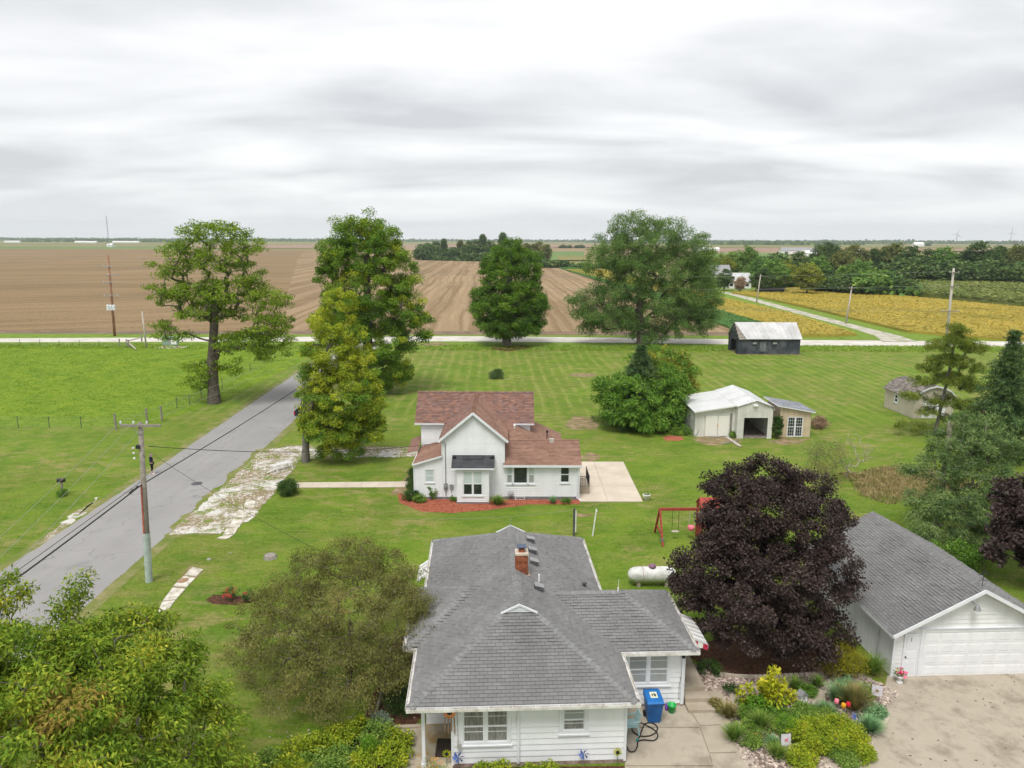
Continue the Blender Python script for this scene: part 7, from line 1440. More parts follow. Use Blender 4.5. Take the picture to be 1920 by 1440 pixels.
    for i, (p, q, lab) in enumerate((((1362,820),(1388,838),'pale plank on the dirt before the white shed'),((1330,822),(1366,818),'grey plank against the white shed double doors'),((1355,833),(1385,826),'short dark plank on the dirt before the white shed'))):
        a, b = G(*p), G(*q); setp(MB().beam((*a,.05),(*b,.06),.3 if i == 0 else .16,.05).build('loose_plank', M['pale_wood' if i == 0 else 'old_wood']), lab, 'plank')
    # flower pot by the garage
    x, y = G(1686,1280); e = empty('flower_urn', (x,y,0.02), 0, 'white urn of pink and yellow flowers at the garage corner', 'flower pot'); MB().lathe((0,0,0),[(.14,0),(.14,.04),(.06,.1),(.07,.16),(.2,.3),(.22,.32),(.19,.32)],14).build('urn', M['plain_white'], e, True)
    rs = np.random.RandomState(9)
    for k in range(16):
        a, rr, z = rs.uniform(0,6.28), rs.uniform(0,.22), rs.uniform(.36,.62); fm = MB()
        for j in range(6): t = j*math.pi/3; fm.add([(0,0,0),(.06*math.cos(t-.45),.06*math.sin(t-.45),.02),(.085*math.cos(t),.085*math.sin(t),.012),(.06*math.cos(t+.45),.06*math.sin(t+.45),.02)],[(0,1,2,3)])
        f = fm.build('flower', M['flower_pink' if k % 4 else ('yellow_plastic' if k % 8 else 'flower_red')], e); f.location = (rr*math.cos(a), rr*math.sin(a)-.05, z); f.rotation_euler = (rs.uniform(.2,.9), rs.uniform(-.6,.6), a)
    q = leaves_from(np.array([[0,0,.42]]),1,np.array([.24]),90,.1,.05,rs); npmesh('foliage', q, np.arange(len(q)),4,M['leaf_bush'],e)
    # garden flags, lantern, ornaments
    for (px, py, rz, lab) in ((1471,1412,.15,'white garden flag with a red flower among the lime plants'),(1642,1318,-.4,'grey garden flag beside the garage driveway')):
        x, y = G(px,py); e = empty('garden_flag', (x,y,0), rz, lab, 'flag'); MB().tube([(-.22,0,0),(-.22,0,.82),(.2,0,.82)],.01,5).build('flag_pole', M['black_metal'], e)
        fl = MB(); fl.add([(-.19,0,.8),(.19,0,.8),(.19,-.05,.36),(0,-.07,.35),(-.19,-.05,.36),(0,-.02,.8)],[(0,5,3,4),(5,1,2,3)]); f = fl.build('banner', surf('flag_cloth'+str(px),(0.45,0.42,0.47),(0.68,0.65,0.66),22,.8), e)
        MB().lathe((0,-.055,.58),[(.065,-.004),(.03,.0)],8,'Y').build('printed_flower', M['rust' if px > 1500 else 'pink'], f)
    x, y = G(1503,1318); e = empty('bird_house', (x,y,0), .3, 'small white birdhouse ornament on the garden path', 'ornament'); MB().box(-.16,.16,-.12,.12,.12,.4).build('box', M['plain_white'], e); MB().extrude([(-.2,-.16,.4),(.2,-.16,.4),(0,-.16,.56)],(0,.32,0)).build('roof', M['grey_metal'], e); MB().lathe((0,-.125,.28),[(.04,-.01),(.03,.005)],10,'Y').build('hole', M['black_metal'], e); MB().box(-.24,.24,-.2,.2,.06,.12).build('base', M['stone_grey'], e)
    x, y = G(1488,1308); e = empty('garden_gnome', (x,y,0.06), 0, 'tiny white and orange figurine beside the birdhouse', 'ornament'); MB().lathe((0,0,0),[(.08,0),(.1,.08),(.07,.18),(.05,.2)],10).build('figure_body', M['plain_white'], e, True); MB().lathe((0,0,.2),[(.055,0),(.06,.05),(.03,.1)],10).build('figure_head', M['orange'], e, True)
    for (px, py, mt, lab) in ((1566,1342,'pink','pink tulip ornament in the tall grass bed'),(1579,1350,'flower_orange','orange tulip ornament in the tall grass bed'),(1588,1348,'flower_red','red tulip ornament in the tall grass bed')):
        x, y = G(px,py); e = empty('tulip_ornament', (x,y,0), 0, lab, 'ornament', 'tulip ornaments'); MB().tube([(0,0,0),(0,0,.55)],.012,5).build('stem', M['leaf_bush'], e); MB().lathe((0,0,.52),[(.02,0),(.09,.06),(.1,.14),(.08,.2)],6).build('cup', M[mt], e)
    for (px, py, s_, lab) in ((860,1442,.24,'blue pinwheel at the left end of the bungalow wall'),(1094,1436,.22,'blue pinwheel under the single bungalow window'),(1602,1362,.2,'dark blue pinwheel beside the tulip ornaments')):
        x, y = G(px,py); e = empty('pinwheel', (x,y,0), 0, lab, 'pinwheel'); MB().tube([(0,0,0),(0,0,.5)],.01,5).build('stem', M['grey_metal'], e); b = MB()
        for k in range(6): t = k*math.pi/3; b.add([(0,-.02,.5),(s_*math.cos(t),-.02,.5+s_*math.sin(t)),(s_*.7*math.cos(t+.6),-.09,.5+s_*.7*math.sin(t+.6))],[(0,1,2)])
        b.build('vanes', M['pinwheel'], e)
    for (px, py, lab) in ((1157,1437,'sunflower ornament at the right end of the bungalow wall'),(838,1440,'sunflower ornament by the porch corner')):
        x, y = G(px,py); e = empty('sunflower_ornament', (x,y,0), 0, lab, 'ornament'); MB().tube([(0,0,0),(0,0,.55)],.012,5).build('stem', M['leaf_bush'], e); b = MB()
        for k in range(10): t = k*math.pi/5; b.add([(0,-.02,.6),(.13*math.cos(t-.25),-.03,.6+.13*math.sin(t-.25)),(.17*math.cos(t),-.02,.6+.17*math.sin(t)),(.13*math.cos(t+.25),-.03,.6+.13*math.sin(t+.25))],[(0,1,2,3)])
        b.build('petals', M['leaf_yellow_shrub'], e); MB().lathe((0,-.03,.6),[(.07,-.02),(.06,0)],10,'Y').build('flower_centre', M['black_metal'], e)
    # edging blocks of the shade bed
    e = empty('edging_row', (*G(1350,1268),0), 0, 'row of beige edging blocks along the shade bed under the purple maple', 'edging'); o = G(1350,1268); mesh = None
    pth = [(1350,1266),(1380,1270),(1420,1271),(1470,1269),(1520,1266),(1545,1264)]
    for i in range(26):
        t = i/26*(len(pth)-1); k = int(t); p = lerp(pth[k],pth[k+1],t-k); g = G(*p)
        if mesh is None: mesh = MB().box(-.085,.085,-.06,.06,0,.12).mesh('edging_block', M['concrete_clean'])
        ob = bpy.data.objects.new('edging_block', mesh); COL.objects.link(ob); ob.parent = e; ob.location = (g[0]-o[0],g[1]-o[1],0); ob.rotation_euler = (0,0,RNG.uniform(-.2,.2))
    x, y = G(1657,1358); setp(MB().prism(ccw(wobble(gp((1646,1350),(1664,1341),(1667,1350),(1660,1361),(1646,1360)),.02,.3,4)),0,.09).build('flagstone', M['concrete_clean']), 'pale flat flagstone at the edge of the garage driveway', 'stone')
yard()

# river stones of the bed and leaf litter on the drives
def scatter_stones(name, poly, n, r, mat, seed, label, z=0.012):
    rs = np.random.RandomState(seed); P = np.array(poly); lo, hi = P.min(0), P.max(0); x = rs.uniform(lo[0],hi[0],n*3); y = rs.uniform(lo[1],hi[1],n*3); k = inpoly(x,y,poly); x, y = x[k][:n], y[k][:n]; n = len(x)
    s = r*rs.uniform(.5,1.5,n); th = rs.uniform(0,6.28,n); ring = []
    for j in range(5): a = th+j*2*math.pi/5; ring.append(np.stack([x+np.cos(a)*s, y+np.sin(a)*s*rs.uniform(.6,1,n), np.full(n, z)],1))
    top = np.stack([x, y, z+s*.8],1); v = np.stack(ring+[top],1).reshape(-1,3); b = np.arange(n)*6; f = np.concatenate([np.stack([b+j,b+(j+1)%5,b+5],1) for j in range(5)],0).reshape(-1)
    return setp(npmesh(name, v, f, 3, M[mat]), label, kind='stuff')
scatter_stones('river_stones', STONE_BED, 6500, .055, 'stones', 61, 'pinkish river stones covering the garden bed')
scatter_stones('pull_off_stones', LIME, 1500, .045, 'pale_stones', 65, 'loose pale limestone on the roadside pull-off', .02)
scatter_stones('mulch_chips', [(-8.4,51.9),(-8.0,49.9),(-6.2,48.2),(-4.2,47.9),(-1.6,48.5),(1.2,49.6),(4.8,49.7),(5.0,50.6),(-7.2,50.8)], 5000, .06, 'mulch_red', 62, 'red bark mulch in front of the farmhouse', .014)
def litter(name, poly, n, s, mat, seed, z, label):
    rs = np.random.RandomState(seed); P = np.array(poly); lo, hi = P.min(0), P.max(0); x = rs.uniform(lo[0],hi[0],n); y = rs.uniform(lo[1],hi[1],n); k = inpoly(x,y,poly); x, y = x[k], y[k]; n = len(x); a = rs.uniform(0,6.28,n); L = s*rs.uniform(.5,1.4,n)
    c, d = np.cos(a)*L, np.sin(a)*L; Z = np.full(n, z); v = np.stack([np.stack([x-c,y-d,Z],1),np.stack([x+d*.5,y-c*.5,Z+L*.3],1),np.stack([x+c,y+d,Z+.005],1),np.stack([x-d*.5,y+c*.5,Z+L*.15],1)],1).reshape(-1,3)
    return setp(npmesh(name, v, np.arange(len(v)), 4, M[mat]), label, kind='stuff')
litter('fallen_leaves', DRIVE_R, 260, .05, 'bark', 63, .026, 'dark fallen leaves scattered over the garage driveway')
litter('fallen_leaves', [(-9,23),(-3.5,23),(-3.5,31),(-11,31)], 300, .05, 'dead_twig', 64, .03, 'pale fallen leaves on the grass under the fine twigged tree')

# ------------------------------------------------------------------ planted beds
def plants():
    i = 0
    def at(px, py): return (*G(px, py), 0.0)
    lime = [(505,1440,.55,.6),(548,1428,.6,.7),(596,1412,.6,.7),(640,1398,.55,.7),(672,1382,.45,.75),(706,1396,.6,.75),(742,1398,.55,.7),(738,1430,.6,.65),(690,1440,.6,.6),(640,1436,.6,.6),(588,1446,.6,.6),(545,1460,.6,.6)]
    od = ['first','second','third','fourth','fifth','sixth','seventh','eighth','ninth','tenth','eleventh','twelfth','thirteenth','fourteenth','fifteenth','sixteenth','seventeenth','eighteenth','nineteenth','twentieth']
    for k, (px, py, r, h) in enumerate(sorted(lime)): shrub('lime_shrub', f'{od[k]} yellow green shrub from the left in the bed before the bungalow porch', at(px,py), r, h, 'leaf_lime' if k % 3 else 'leaf_grassy', 300+k, 34, 60, .095, .06, group='lime shrubs left of the porch')
    shrub('feathery_plant', 'bright green feathery plant standing in the lime shrubs left of the porch', at(690,1425), .35, 1.0, 'leaf_bright', 320, 30, 90, .09, .014)
    shrub('silver_plant', 'silvery grey mounded plant at the mulch bed corner', at(712,1362), .42, .5, 'leaf_silver', 321, 26, 60, .07, .03)
    shrub('clipped_yew', 'dark clipped round yew left of the bungalow eave', at(752,1330), .85, 1.35, 'leaf_box', 322, 90, 90, .06, .025)
    shrub('dark_yew', 'dark yew further back under the bungalow eave', (-4.3,28.2,0), .7, 1.2, 'leaf_box', 323, 50, 80, .06, .025)
    lm = [(1478,1352,.5,.5),(1512,1342,.5,.5),(1548,1352,.5,.55),(1575,1372,.55,.55),(1530,1380,.55,.55),(1496,1385,.5,.5),(1600,1395,.5,.5),(1560,1404,.55,.5),(1525,1412,.5,.5),(1612,1420,.45,.45),(1500,1432,.5,.5),(1580,1425,.5,.45)]
    for k, (px, py, r, h) in enumerate(sorted(lm)): shrub('sedum', f'{od[k]} yellow green sedum from the left in the stone bed', at(px,py), r, h*(1+.35*((k*5)%3-1)), 'leaf_lime' if k % 3 else 'leaf_grassy', 340+k, 40, 90, .068, .045, group='sedum clumps in the stone bed')
    shrub('yellow_magnolia', 'tall bright yellow leaved shrub in the stone bed', at(1442,1330), .48, 1.75, 'leaf_yellow_shrub', 360, 34, 26, .2, .11, extra=('leaf_lime', lambda p, rs: p[2] < .7))
    shrub('yellow_sapling', 'low yellow leaved shrub left of the tall yellow one', at(1396,1322), .4, .85, 'leaf_yellow_shrub', 361, 16, 22, .17, .09, extra=('leaf_lime', lambda p, rs: rs.rand() < .4)); shrub('yellow_sapling', 'small yellow leaved shrub right of the tall yellow one', at(1474,1322), .32, .75, 'leaf_yellow_shrub', 362, 12, 20, .16, .08)
    shrub('leafy_plant', 'bright green leafy plant below the tall yellow shrub', at(1420,1338), .42, .7, 'leaf_bright', 363, 24, 40, .13, .07); shrub('fern_plant', 'bright green feathery plant at the left edge of the sedum', at(1476,1378), .42, .75, 'leaf_bright', 364, 30, 80, .09, .014)
    shrub('golden_mugo', 'rounded golden green pine bush beside the garage', at(1578,1268), .85, 1.45, 'leaf_mugo', 365, 110, 70, .075, .03); shrub('brown_mugo', 'low bronze pine bush left of the golden one', at(1545,1262), .45, .7, 'leaf_mugo', 366, 36, 60, .07, .03, extra=('leaf_red_wood', lambda p, rs: rs.rand() < .5))
    tf = [(1366,1345,.5,.55,'leaf_tan_grass','yellowish grass tuft at the left edge of the stone bed',220),(1376,1388,.55,.6,'leaf_grassy','green grass tuft in the left stones of the bed',240),(1426,1366,.55,.65,'leaf_grassy','arching green grass below the leafy plant',240),(1600,1330,.8,.95,'leaf_tan_grass','large tan feathery grass near the garage driveway',520),(1570,1318,.6,.8,'leaf_bluegreen','blue green grass left of the tan feathery grass',320),
          (1630,1372,.6,.55,'leaf_bluegreen','blue green mat plant at the driveway edge',380),(1490,1292,.5,.5,'leaf_grassy','daylily clump behind the birdhouse',160),(1532,1288,.4,.45,'leaf_grassy','daylily clump right of the flag path',120),(1634,1262,.75,.75,'leaf_grassy','large daylily clump at the garage wall',300),(1458,1420,.5,.5,'leaf_grassy','green daylily below the white garden flag',220),(1545,1340,.5,.5,'leaf_bluegreen','blue green tuft above the sedum',240),(1448,1402,.4,.4,'leaf_bluegreen','grey green tuft left of the white garden flag',200)]
    for k, (px, py, r, h, mt, lab, n) in enumerate(tf): grass_tuft('grass_clump', lab, at(px,py), r*1.15, h*1.15, mt, 380+k, int(n*1.6), .02)
    for k, (px, py, r, h, mt, lab) in enumerate(((1400,1350,.4,.5,'leaf_bush','green leafy perennial left of the leafy plant'),(1450,1352,.42,.55,'leaf_bush','dark leafy perennial below the tall yellow shrub'),(1402,1372,.35,.4,'leaf_grassy','small green mound among the left stones'),(1512,1304,.35,.45,'leaf_bush','green perennial right of the birdhouse'),(1458,1372,.35,.45,'leaf_grassy','green mound beside the feathery plant'),(1590,1300,.5,.6,'leaf_bluegreen','blue green mound behind the tan feathery grass'),(1640,1345,.45,.45,'leaf_bluegreen','blue green mound at the flagstone'),(1440,1300,.35,.4,'leaf_grassy','low green plant behind the tall yellow shrub'),(1345,1330,.3,.35,'leaf_tan_grass','small pale plant at the step walk corner'),(1620,1310,.4,.6,'leaf_grassy','green tuft beside the grey garden flag'),(1410,1400,.35,.35,'leaf_grassy','low green plant in the lower left stones'))): shrub('garden_perennial', lab, at(px,py), r, h, mt, 440+k, 24, 60, .08, .04)
    shrub('marigold_bed', 'low plant dotted with small orange flowers left of the white garden flag', at(1432,1385), .4, .35, 'leaf_grassy', 395, 20, 40, .06, .03, extra=('flower_orange', lambda p, rs: rs.rand() < .2, 'flowers'))
    shrub('dark_groundcover', 'dark green groundcover at the side steps', at(1332,1262), .5, .45, 'leaf_box', 396, 30, 60, .07, .04); shrub('dark_tuft', 'small dark green plant left of the yellow shrubs', at(1371,1298), .3, .35, 'leaf_box', 397, 16, 50, .06, .03)
    # bungalow wall bed
    for k, (px, r, h, lab) in enumerate(((905,.35,.55,'left yellow green shrub at the bungalow wall'),(940,.38,.75,'tallest yellow green shrub at the bungalow wall'),(995,.35,.5,'third yellow green shrub at the bungalow wall'),(1030,.38,.55,'right yellow green shrub at the bungalow wall'))): shrub('wall_shrub', lab, (*G(px,1462),0), r, h, 'leaf_lime', 400+k, 20, 40, .09, .055)
    shrub('coneflowers', 'low plants with orange and yellow flowers before the porch', (*G(810,1462),0), .5, .5, 'leaf_grassy', 405, 24, 40, .07, .03, extra=('flower_orange', lambda p, rs: rs.rand() < .3, 'flowers'))
    # farmhouse plants
    for k, (px, py, r, h, lab) in enumerate(((771,938,.55,.75,'nearest round boxwood at the left of the farmhouse'),(774,921,.5,.7,'second round boxwood at the left of the farmhouse'),(776,906,.5,.7,'third round boxwood at the left of the farmhouse'),(777,893,.45,.65,'farthest round boxwood at the left of the farmhouse'))): shrub('boxwood', lab, at(px,py), r, h, 'leaf_box', 410+k, 36, 60, .08, .05)
    shrub('hosta', 'yellow green shrub at the front left corner of the farmhouse', at(786,941), .5, .6, 'leaf_grassy', 420, 24, 40, .12, .07); shrub('rose_bush', 'thin rose bush between the farmhouse window and meter', at(810,937), .3, 1.2, 'leaf_bush', 421, 16, 30, .1, .06); shrub('low_plant', 'small plant left of the farmhouse entry bay', at(849,941), .25, .4, 'leaf_bush', 422, 10, 30, .09, .05)
    grass_tuft('daylily', 'broad daylily clump right of the farmhouse entry bay', at(934,946), .85, .7, 'leaf_grassy', 423, 300, .03); grass_tuft('iris_clump', 'blue green iris clump before the farmhouse right wall', at(1037,944), .5, .6, 'leaf_bluegreen', 424, 130, .03); shrub('small_hosta', 'small leafy plant near the farmhouse right corner', at(1062,944), .35, .35, 'leaf_bush', 425, 14, 30, .1, .06)
    shrub('round_shrub', 'dark round shrub at the end of the front walk', at(540,928), .72, 1.15, 'leaf_box', 426, 80, 70, .09, .04); shrub('lawn_shrub', 'small dark shrub alone in the back lawn', at(931,710), .95, 1.2, 'leaf_spruce', 427, 60, 60, .14, .05)
    for k, (px, py, r, h, lab) in enumerate(((433,1126,.35,.75,'taller red rose bush in the island bed'),(466,1127,.3,.6,'smaller red rose bush in the island bed'))): shrub('red_rose', lab, at(px,py), r, h, 'leaf_box', 430+k, 18, 36, .07, .04, extra=('flower_red', lambda p, rs: p[2] > .4 and rs.rand() < .5, 'flowers'))
    shrub('bronze_bush', 'bronze leaved bush right of the tan shed', at(1533,802), .9, 1.1, 'leaf_red_wood', 433, 40, 50, .14, .09); shrub('shed_vine', 'dark vine growing between the white and tan sheds', at(1456,822), .45, 2.3, 'leaf_box', 434, 40, 40, .16, .1)
    shrub('wispy_bush', 'wispy pale green bush behind the purple maple', (24.6,55.2,0), 1.7, 3.2, 'leaf_juniper', 435, 90, 60, .13, .035, extra=('leaf_tan_grass', lambda p, rs: rs.rand() < .5))
    rs = np.random.RandomState(77); e = empty('dead_bush', (26.6,56.0,0), 0, 'leafless pale twiggy bush behind the purple maple', 'shrub'); c = sample_lobes([(.4,0,2.0,1.8,1.3,1.6)], 80, rs, .5); v, f = skeleton(c, [(0,0,0),(0,0,.4)], rs, .07, .018, 5); npmesh('twigs', v, f, 4, M['dead_twig'], e)
    shrub('weed_patch', 'rough green weeds at the foot of the bush by the white shed', (16.2,69.3,0), 1.0, .8, 'leaf_bush', 437, 30, 50, .2, .08); shrub('shed_weeds', 'weeds in the gap between the white shed doors and open bay', at(1374,821), .3, .7, 'leaf_bush', 438, 12, 40, .12, .06)
plants()

# ------------------------------------------------------------------ background trees
def wood_proto(kind, seed, mat, bark='bark'):
    rs = random.Random(seed)
    if kind == 'round': lob = [(0,0,9.5,3.6,3.6,3.4),(-2.6,.5,7.2,2.8,2.8,2.6),(2.6,-.4,7.4,2.9,2.8,2.7),(.4,-2.2,7,2.6,2.4,2.6),(0,2,6.5,2.8,2.6,2.4),(0,0,4.2,3.6,3.4,2.0)]
    elif kind == 'oak': lob = [(-2.8,0,10.2,2.2,2.2,1.8),(2.4,.6,10.8,2.4,2.2,1.9),(0,-1.2,12.2,2.0,2.0,1.6),(-4,.2,7.2,2.2,2.0,1.8),(4,-.4,7.4,2.2,2.2,1.8),(0,1,8,3,3,2.4),(0,0,4.6,3.4,3.2,2)]
    elif kind == 'tall': lob = [(0,0,13,1.5,1.5,2.2),(-.8,.4,10.6,1.9,1.8,2.4),(.9,-.4,9.8,2.0,1.9,2.4),(0,0,7,2.6,2.4,2.6),(0,0,4,2.8,2.6,2)]
    else: lob = [(0,0,4.0,3.2,3.0,2.0),(-2.4,0,3,2.4,2.4,1.8),(2.4,.2,3.1,2.4,2.4,1.9),(0,-.4,2,3.6,3.2,1.6)]
    h = max(l[2]+l[5] for l in lob)
    t = tree('background_tree', 'x', (0,0,0), lob, [(0,0,0),(.1,0,h*.15),(0,.1,h*.3),(.05,0,h*.5)], .32, 210 if kind != 'low' else 150, 1.15, 36, .62, .46, mat, bark, seed, .2, .7, shell=.35, r_min=.03)
    for ch in t.children:
        ch.data.update()
    t['_h'] = h; return t
protos = {}
BG = []   # (px of base, base y, top y, kind, material, place)
for px, by, ty, kd, mt in ((1548,522,455,'oak','leaf_dark_wood'),(1598,524,459,'oak','leaf_olive_wood'),(1640,523,466,'oak','leaf_dark_wood'),(1668,524,457,'oak','leaf_olive_wood'),(1700,526,462,'round','leaf_dark_wood'),(1735,527,468,'round','leaf_dark_wood'),(1765,528,463,'round','leaf_mid_wood'),(1800,528,470,'oak','leaf_dark_wood'),(1832,530,454,'round','leaf_dark_wood'),(1872,530,461,'oak','leaf_dark_wood'),(1905,531,459,'round','leaf_olive_wood'),(1938,532,462,'oak','leaf_dark_wood'),(1975,532,465,'round','leaf_dark_wood'),(1715,531,486,'low','leaf_dark_wood'),(1790,533,490,'low','leaf_dark_wood'),(1860,535,490,'low','leaf_dark_wood'),(1915,536,492,'low','leaf_dark_wood')): BG.append((px,by,ty,kd,mt,'dark row of trees on the right horizon'))
for px, by, ty, kd, mt in ((1352,532,476,'round','leaf_gold_wood'),(1376,530,470,'round','leaf_mid_wood'),(1400,533,459,'tall','leaf_mid_wood'),(1425,535,482,'round','leaf_mid_wood'),(1447,549,485,'round','leaf_mid_wood'),(1470,540,488,'round','leaf_gold_wood'),(1492,538,490,'round','leaf_dark_wood'),(1531,545,480,'round','leaf_mid_wood'),(1556,546,500,'round','leaf_dark_wood'),(1582,549,496,'round','leaf_mid_wood'),(1612,551,487,'round','leaf_mid_wood'),(1640,553,508,'low','leaf_mid_wood'),(1668,554,517,'low','leaf_dark_wood'),(1600,552,515,'low','leaf_dark_wood'),(1560,549,520,'low','leaf_dark_wood'),(1500,530,472,'round','leaf_dark_wood'),(1455,528,478,'low','leaf_dark_wood'),(1575,540,470,'round','leaf_olive_wood')): BG.append((px,by,ty,kd,mt,'farmyard trees beyond the yellow beans'))
for px, by, ty, kd, mt in ((1512,553,492,'round','leaf_gold_wood'),(1357,545,505,'round','leaf_dark_wood'),(1387,548,518,'round','leaf_red_wood'),(1427,550,503,'round','leaf_dark_wood')): BG.append((px,by,ty,kd,mt,'yard'))
for px, by, ty, kd, mt in ((803,487,458,'low','leaf_dark_wood'),(815,486,453,'round','leaf_dark_wood'),(832,486,448,'tall','leaf_dark_wood'),(850,488,465,'low','leaf_dark_wood'),(863,486,449,'tall','leaf_olive_wood'),(878,488,452,'round','leaf_dark_wood'),(892,489,450,'round','leaf_dark_wood'),(906,488,440,'tall','leaf_dark_wood'),(922,489,452,'round','leaf_dark_wood'),(942,490,437,'tall','leaf_dark_wood'),(958,491,450,'round','leaf_dark_wood'),(990,492,456,'round','leaf_olive_wood'),(1008,492,453,'round','leaf_olive_wood'),(1022,493,458,'round','leaf_olive_wood')): BG.append((px,by,ty,kd,mt,'isolated grove in the stubble field'))
for px, by, ty, kd, mt in ((1056,466,459,'low','leaf_dark_wood'),(1068,466,460,'low','leaf_dark_wood'),(1082,466,460,'low','leaf_dark_wood'),(1090,466,459,'low','leaf_dark_wood'),(788,461,457,'low','leaf_dark_wood'),(802,461,456,'low','leaf_dark_wood'),(1740,462,456,'low','leaf_dark_wood'),(1720,461,455,'low','leaf_dark_wood'),(1380,459,453,'low','leaf_dark_wood'),(1440,459,452,'low','leaf_dark_wood')): BG.append((px,by,ty,kd,mt,'tiny far clumps on the plain'))
ORD = ['first','second','third','fourth','fifth','sixth','seventh','eighth','ninth','tenth','eleventh','twelfth','thirteenth','fourteenth','fifteenth','sixteenth','seventeenth','eighteenth','nineteenth','twentieth','twenty-first']
TINT = {'leaf_dark_wood':'dark green','leaf_olive_wood':'olive','leaf_mid_wood':'mid green','leaf_gold_wood':'yellowing','leaf_red_wood':'reddish brown'}
YARD = ['spreading yellowing tree standing clear in the yellow beans','dark tree in front of the white farm roofs','small reddish tree in front of the white farmhouse wall','dark tree beside the slim lane pole']
count = {}; yi = 0
for (px, by, ty, kd, mt, plc) in sorted(BG, key=lambda b: (b[5], b[0])) if False else BG:
    key = (kd, mt); x, y = G(px, by); z = V(px, ty, y)[1]
    if key not in protos: t = protos[key] = wood_proto(kd, 500+len(protos), mt)
    else: t = copy_tree(protos[key])
    h = protos[key]['_h'] if '_h' in protos[key] else 12.0
    s = max(1.0, z)/h; t.location = (x, y, 0); t.rotation_euler = (0,0,RNG.uniform(0,6.28)); t.scale = (s*RNG.uniform(.95,1.2), s*RNG.uniform(.95,1.2), s)
    if kd == 'low': t.scale = (s*1.6, s*1.6, s)
    t['bgx'] = px; t['bgp'] = plc; t['bgt'] = TINT[mt]
for plc in set(b[5] for b in BG):
    grp = sorted([o for o in COL.objects if o.get('bgp') == plc], key=lambda o: o['bgx'])
    for i, o in enumerate(grp):
        if plc == 'yard': o['label'] = {1512:YARD[0],1357:YARD[1],1387:YARD[2],1427:YARD[3]}[o['bgx']]
        else: o['label'] = f"{o['bgt']} tree, {ORD[i]} from left in the {plc}"; o['group'] = plc
        o['category'] = 'tree'
for o in list(COL.objects):
    for k in ('bgx','bgp','bgt','_h'):
        if k in o: del o[k]
# hedges and far tree belts: bands of foliage nobody could count
def belt(name, pts, width, h, leaf, n, mat, seed, label):
    rs = np.random.RandomState(seed); P = np.array(pts); seg = rs.randint(0, len(P)-1, n); t = rs.rand(n)[:, None]; c = P[seg]+(P[seg+1]-P[seg])*t
    L = np.cumsum(np.r_[0, np.linalg.norm(np.diff(P, axis=0), axis=1)]); s = L[seg]+np.linalg.norm(P[seg+1]-P[seg], axis=1)*t[:, 0]
    prof = .62+.2*np.sin(s/(h*3.1)+seed)+.18*np.sin(s/(h*1.13)+2*seed)+.12*np.sin(s/(h*.4))
    x = c[:, 0]+rs.normal(0, width*.25, n); y = c[:, 1]+rs.normal(0, width*.25, n); z = h*prof*rs.uniform(.08, 1, n)
    C = np.stack([x, y, z], 1); d1 = rs.normal(0, 1, (n, 3)); d1 /= np.linalg.norm(d1, axis=1)[:, None]; d2 = np.cross(d1, rs.normal(0, 1, (n, 3))); d2 /= np.linalg.norm(d2, axis=1)[:, None]
    S = (leaf*rs.uniform(.5, 1.3, n))[:, None]; v = np.stack([C-d1*S-d2*S*.3, C+d2*S-d1*.2*S, C+d1*S+d2*.2*S, C-d2*S+d1*.1*S], 1).reshape(-1, 3)
    return setp(npmesh(name, v, np.arange(len(v)), 4, M[mat]), label, kind='stuff')
belt('hedgerow', gp((1000,501),(1035,502),(1130,503),(1180,504)), 9, 6.5, .9, 9000, 'leaf_dark_wood', 3, 'dark green hedge behind the round maple')
belt('grove_underwood', gp((796,487.5),(850,488.5),(905,489.5),(960,491),(1000,493)), 16, 9, 1.3, 7000, 'leaf_dark_wood', 4, 'dense dark underwood at the foot of the grove in the stubble')
belt('wood_edge', gp((1690,527),(1780,530),(1900,533),(2050,535)), 14, 7, .9, 9000, 'leaf_dark_wood', 5, 'dark undergrowth below the tree row behind the corn')
belt('farm_underwood', gp((1340,538),(1420,536),(1500,537),(1560,546),(1660,553),(1688,555)), 12, 5.5, .8, 8000, 'leaf_mid_wood', 6, 'undergrowth below the farmyard trees beyond the yellow beans')
for i, (x0, x1, y0, d, h) in enumerate(((-500,640,452.6,0,19),(-400,260,454.0,0,14),(300,760,454.2,0,12),(640,1500,453.6,0,16),(1120,1700,455.4,0,13),(1500,2300,454.8,0,18),(1380,1560,458.2,0,9),(60,420,456.0,0,9))):
    pts = [G(x0+(x1-x0)*k/24, y0+math.sin(k*1.3+i)*.35+(x0+(x1-x0)*k/24-960)*.0031) for k in range(25)]
    belt('distant_trees', pts, 160, h, 7, 5200, 'leaf_dark_wood', 10+i, ['long tree line on the far left horizon','nearer thin tree line at far left','thin tree line left of the tall maple','tree line on the middle horizon','scattered tree line behind the elm','tree line on the far right horizon','low tree line behind the white sheds','low trees between the far left fields'][i])

# far farm buildings and masts
def farm_hall(name, label, cat, px, py, L, D, e, z, rot=0.0, wall='plain_white', roof='vent_top', doors=(), wins=()):
    x, y = G(px, py); h = empty(name, (x,y,0), rot, label, cat); MB().box(-L/2,L/2,0,D,0,e).build('wall', M[wall], h)
    g = MB(); g.extrude([(-L/2+.02,0.02,e),(-L/2+.02,D-.02,e),(-L/2+.02,D/2,z)],(L-.04,0,0)); g.build('gable', M[wall], h)
    for s in (0, 1): MB().extrude([(-L/2-.4,-.4 if not s else D+.4,e-.1),(L/2+.4,-.4 if not s else D+.4,e-.1),(L/2+.4,D/2,z+.12),(-L/2-.4,D/2,z+.12)],(0,0,.12)).build('roof_slope', M[roof], h)
    for (a, b, c) in doors: MB().box(a,b,-.08,.02,0,c).build('door', M['vent_metal'], h)
    for (a, b, c, d) in wins: MB().box(a,b,-.06,.02,c,d).build('window', M['glass'], h)
    return h
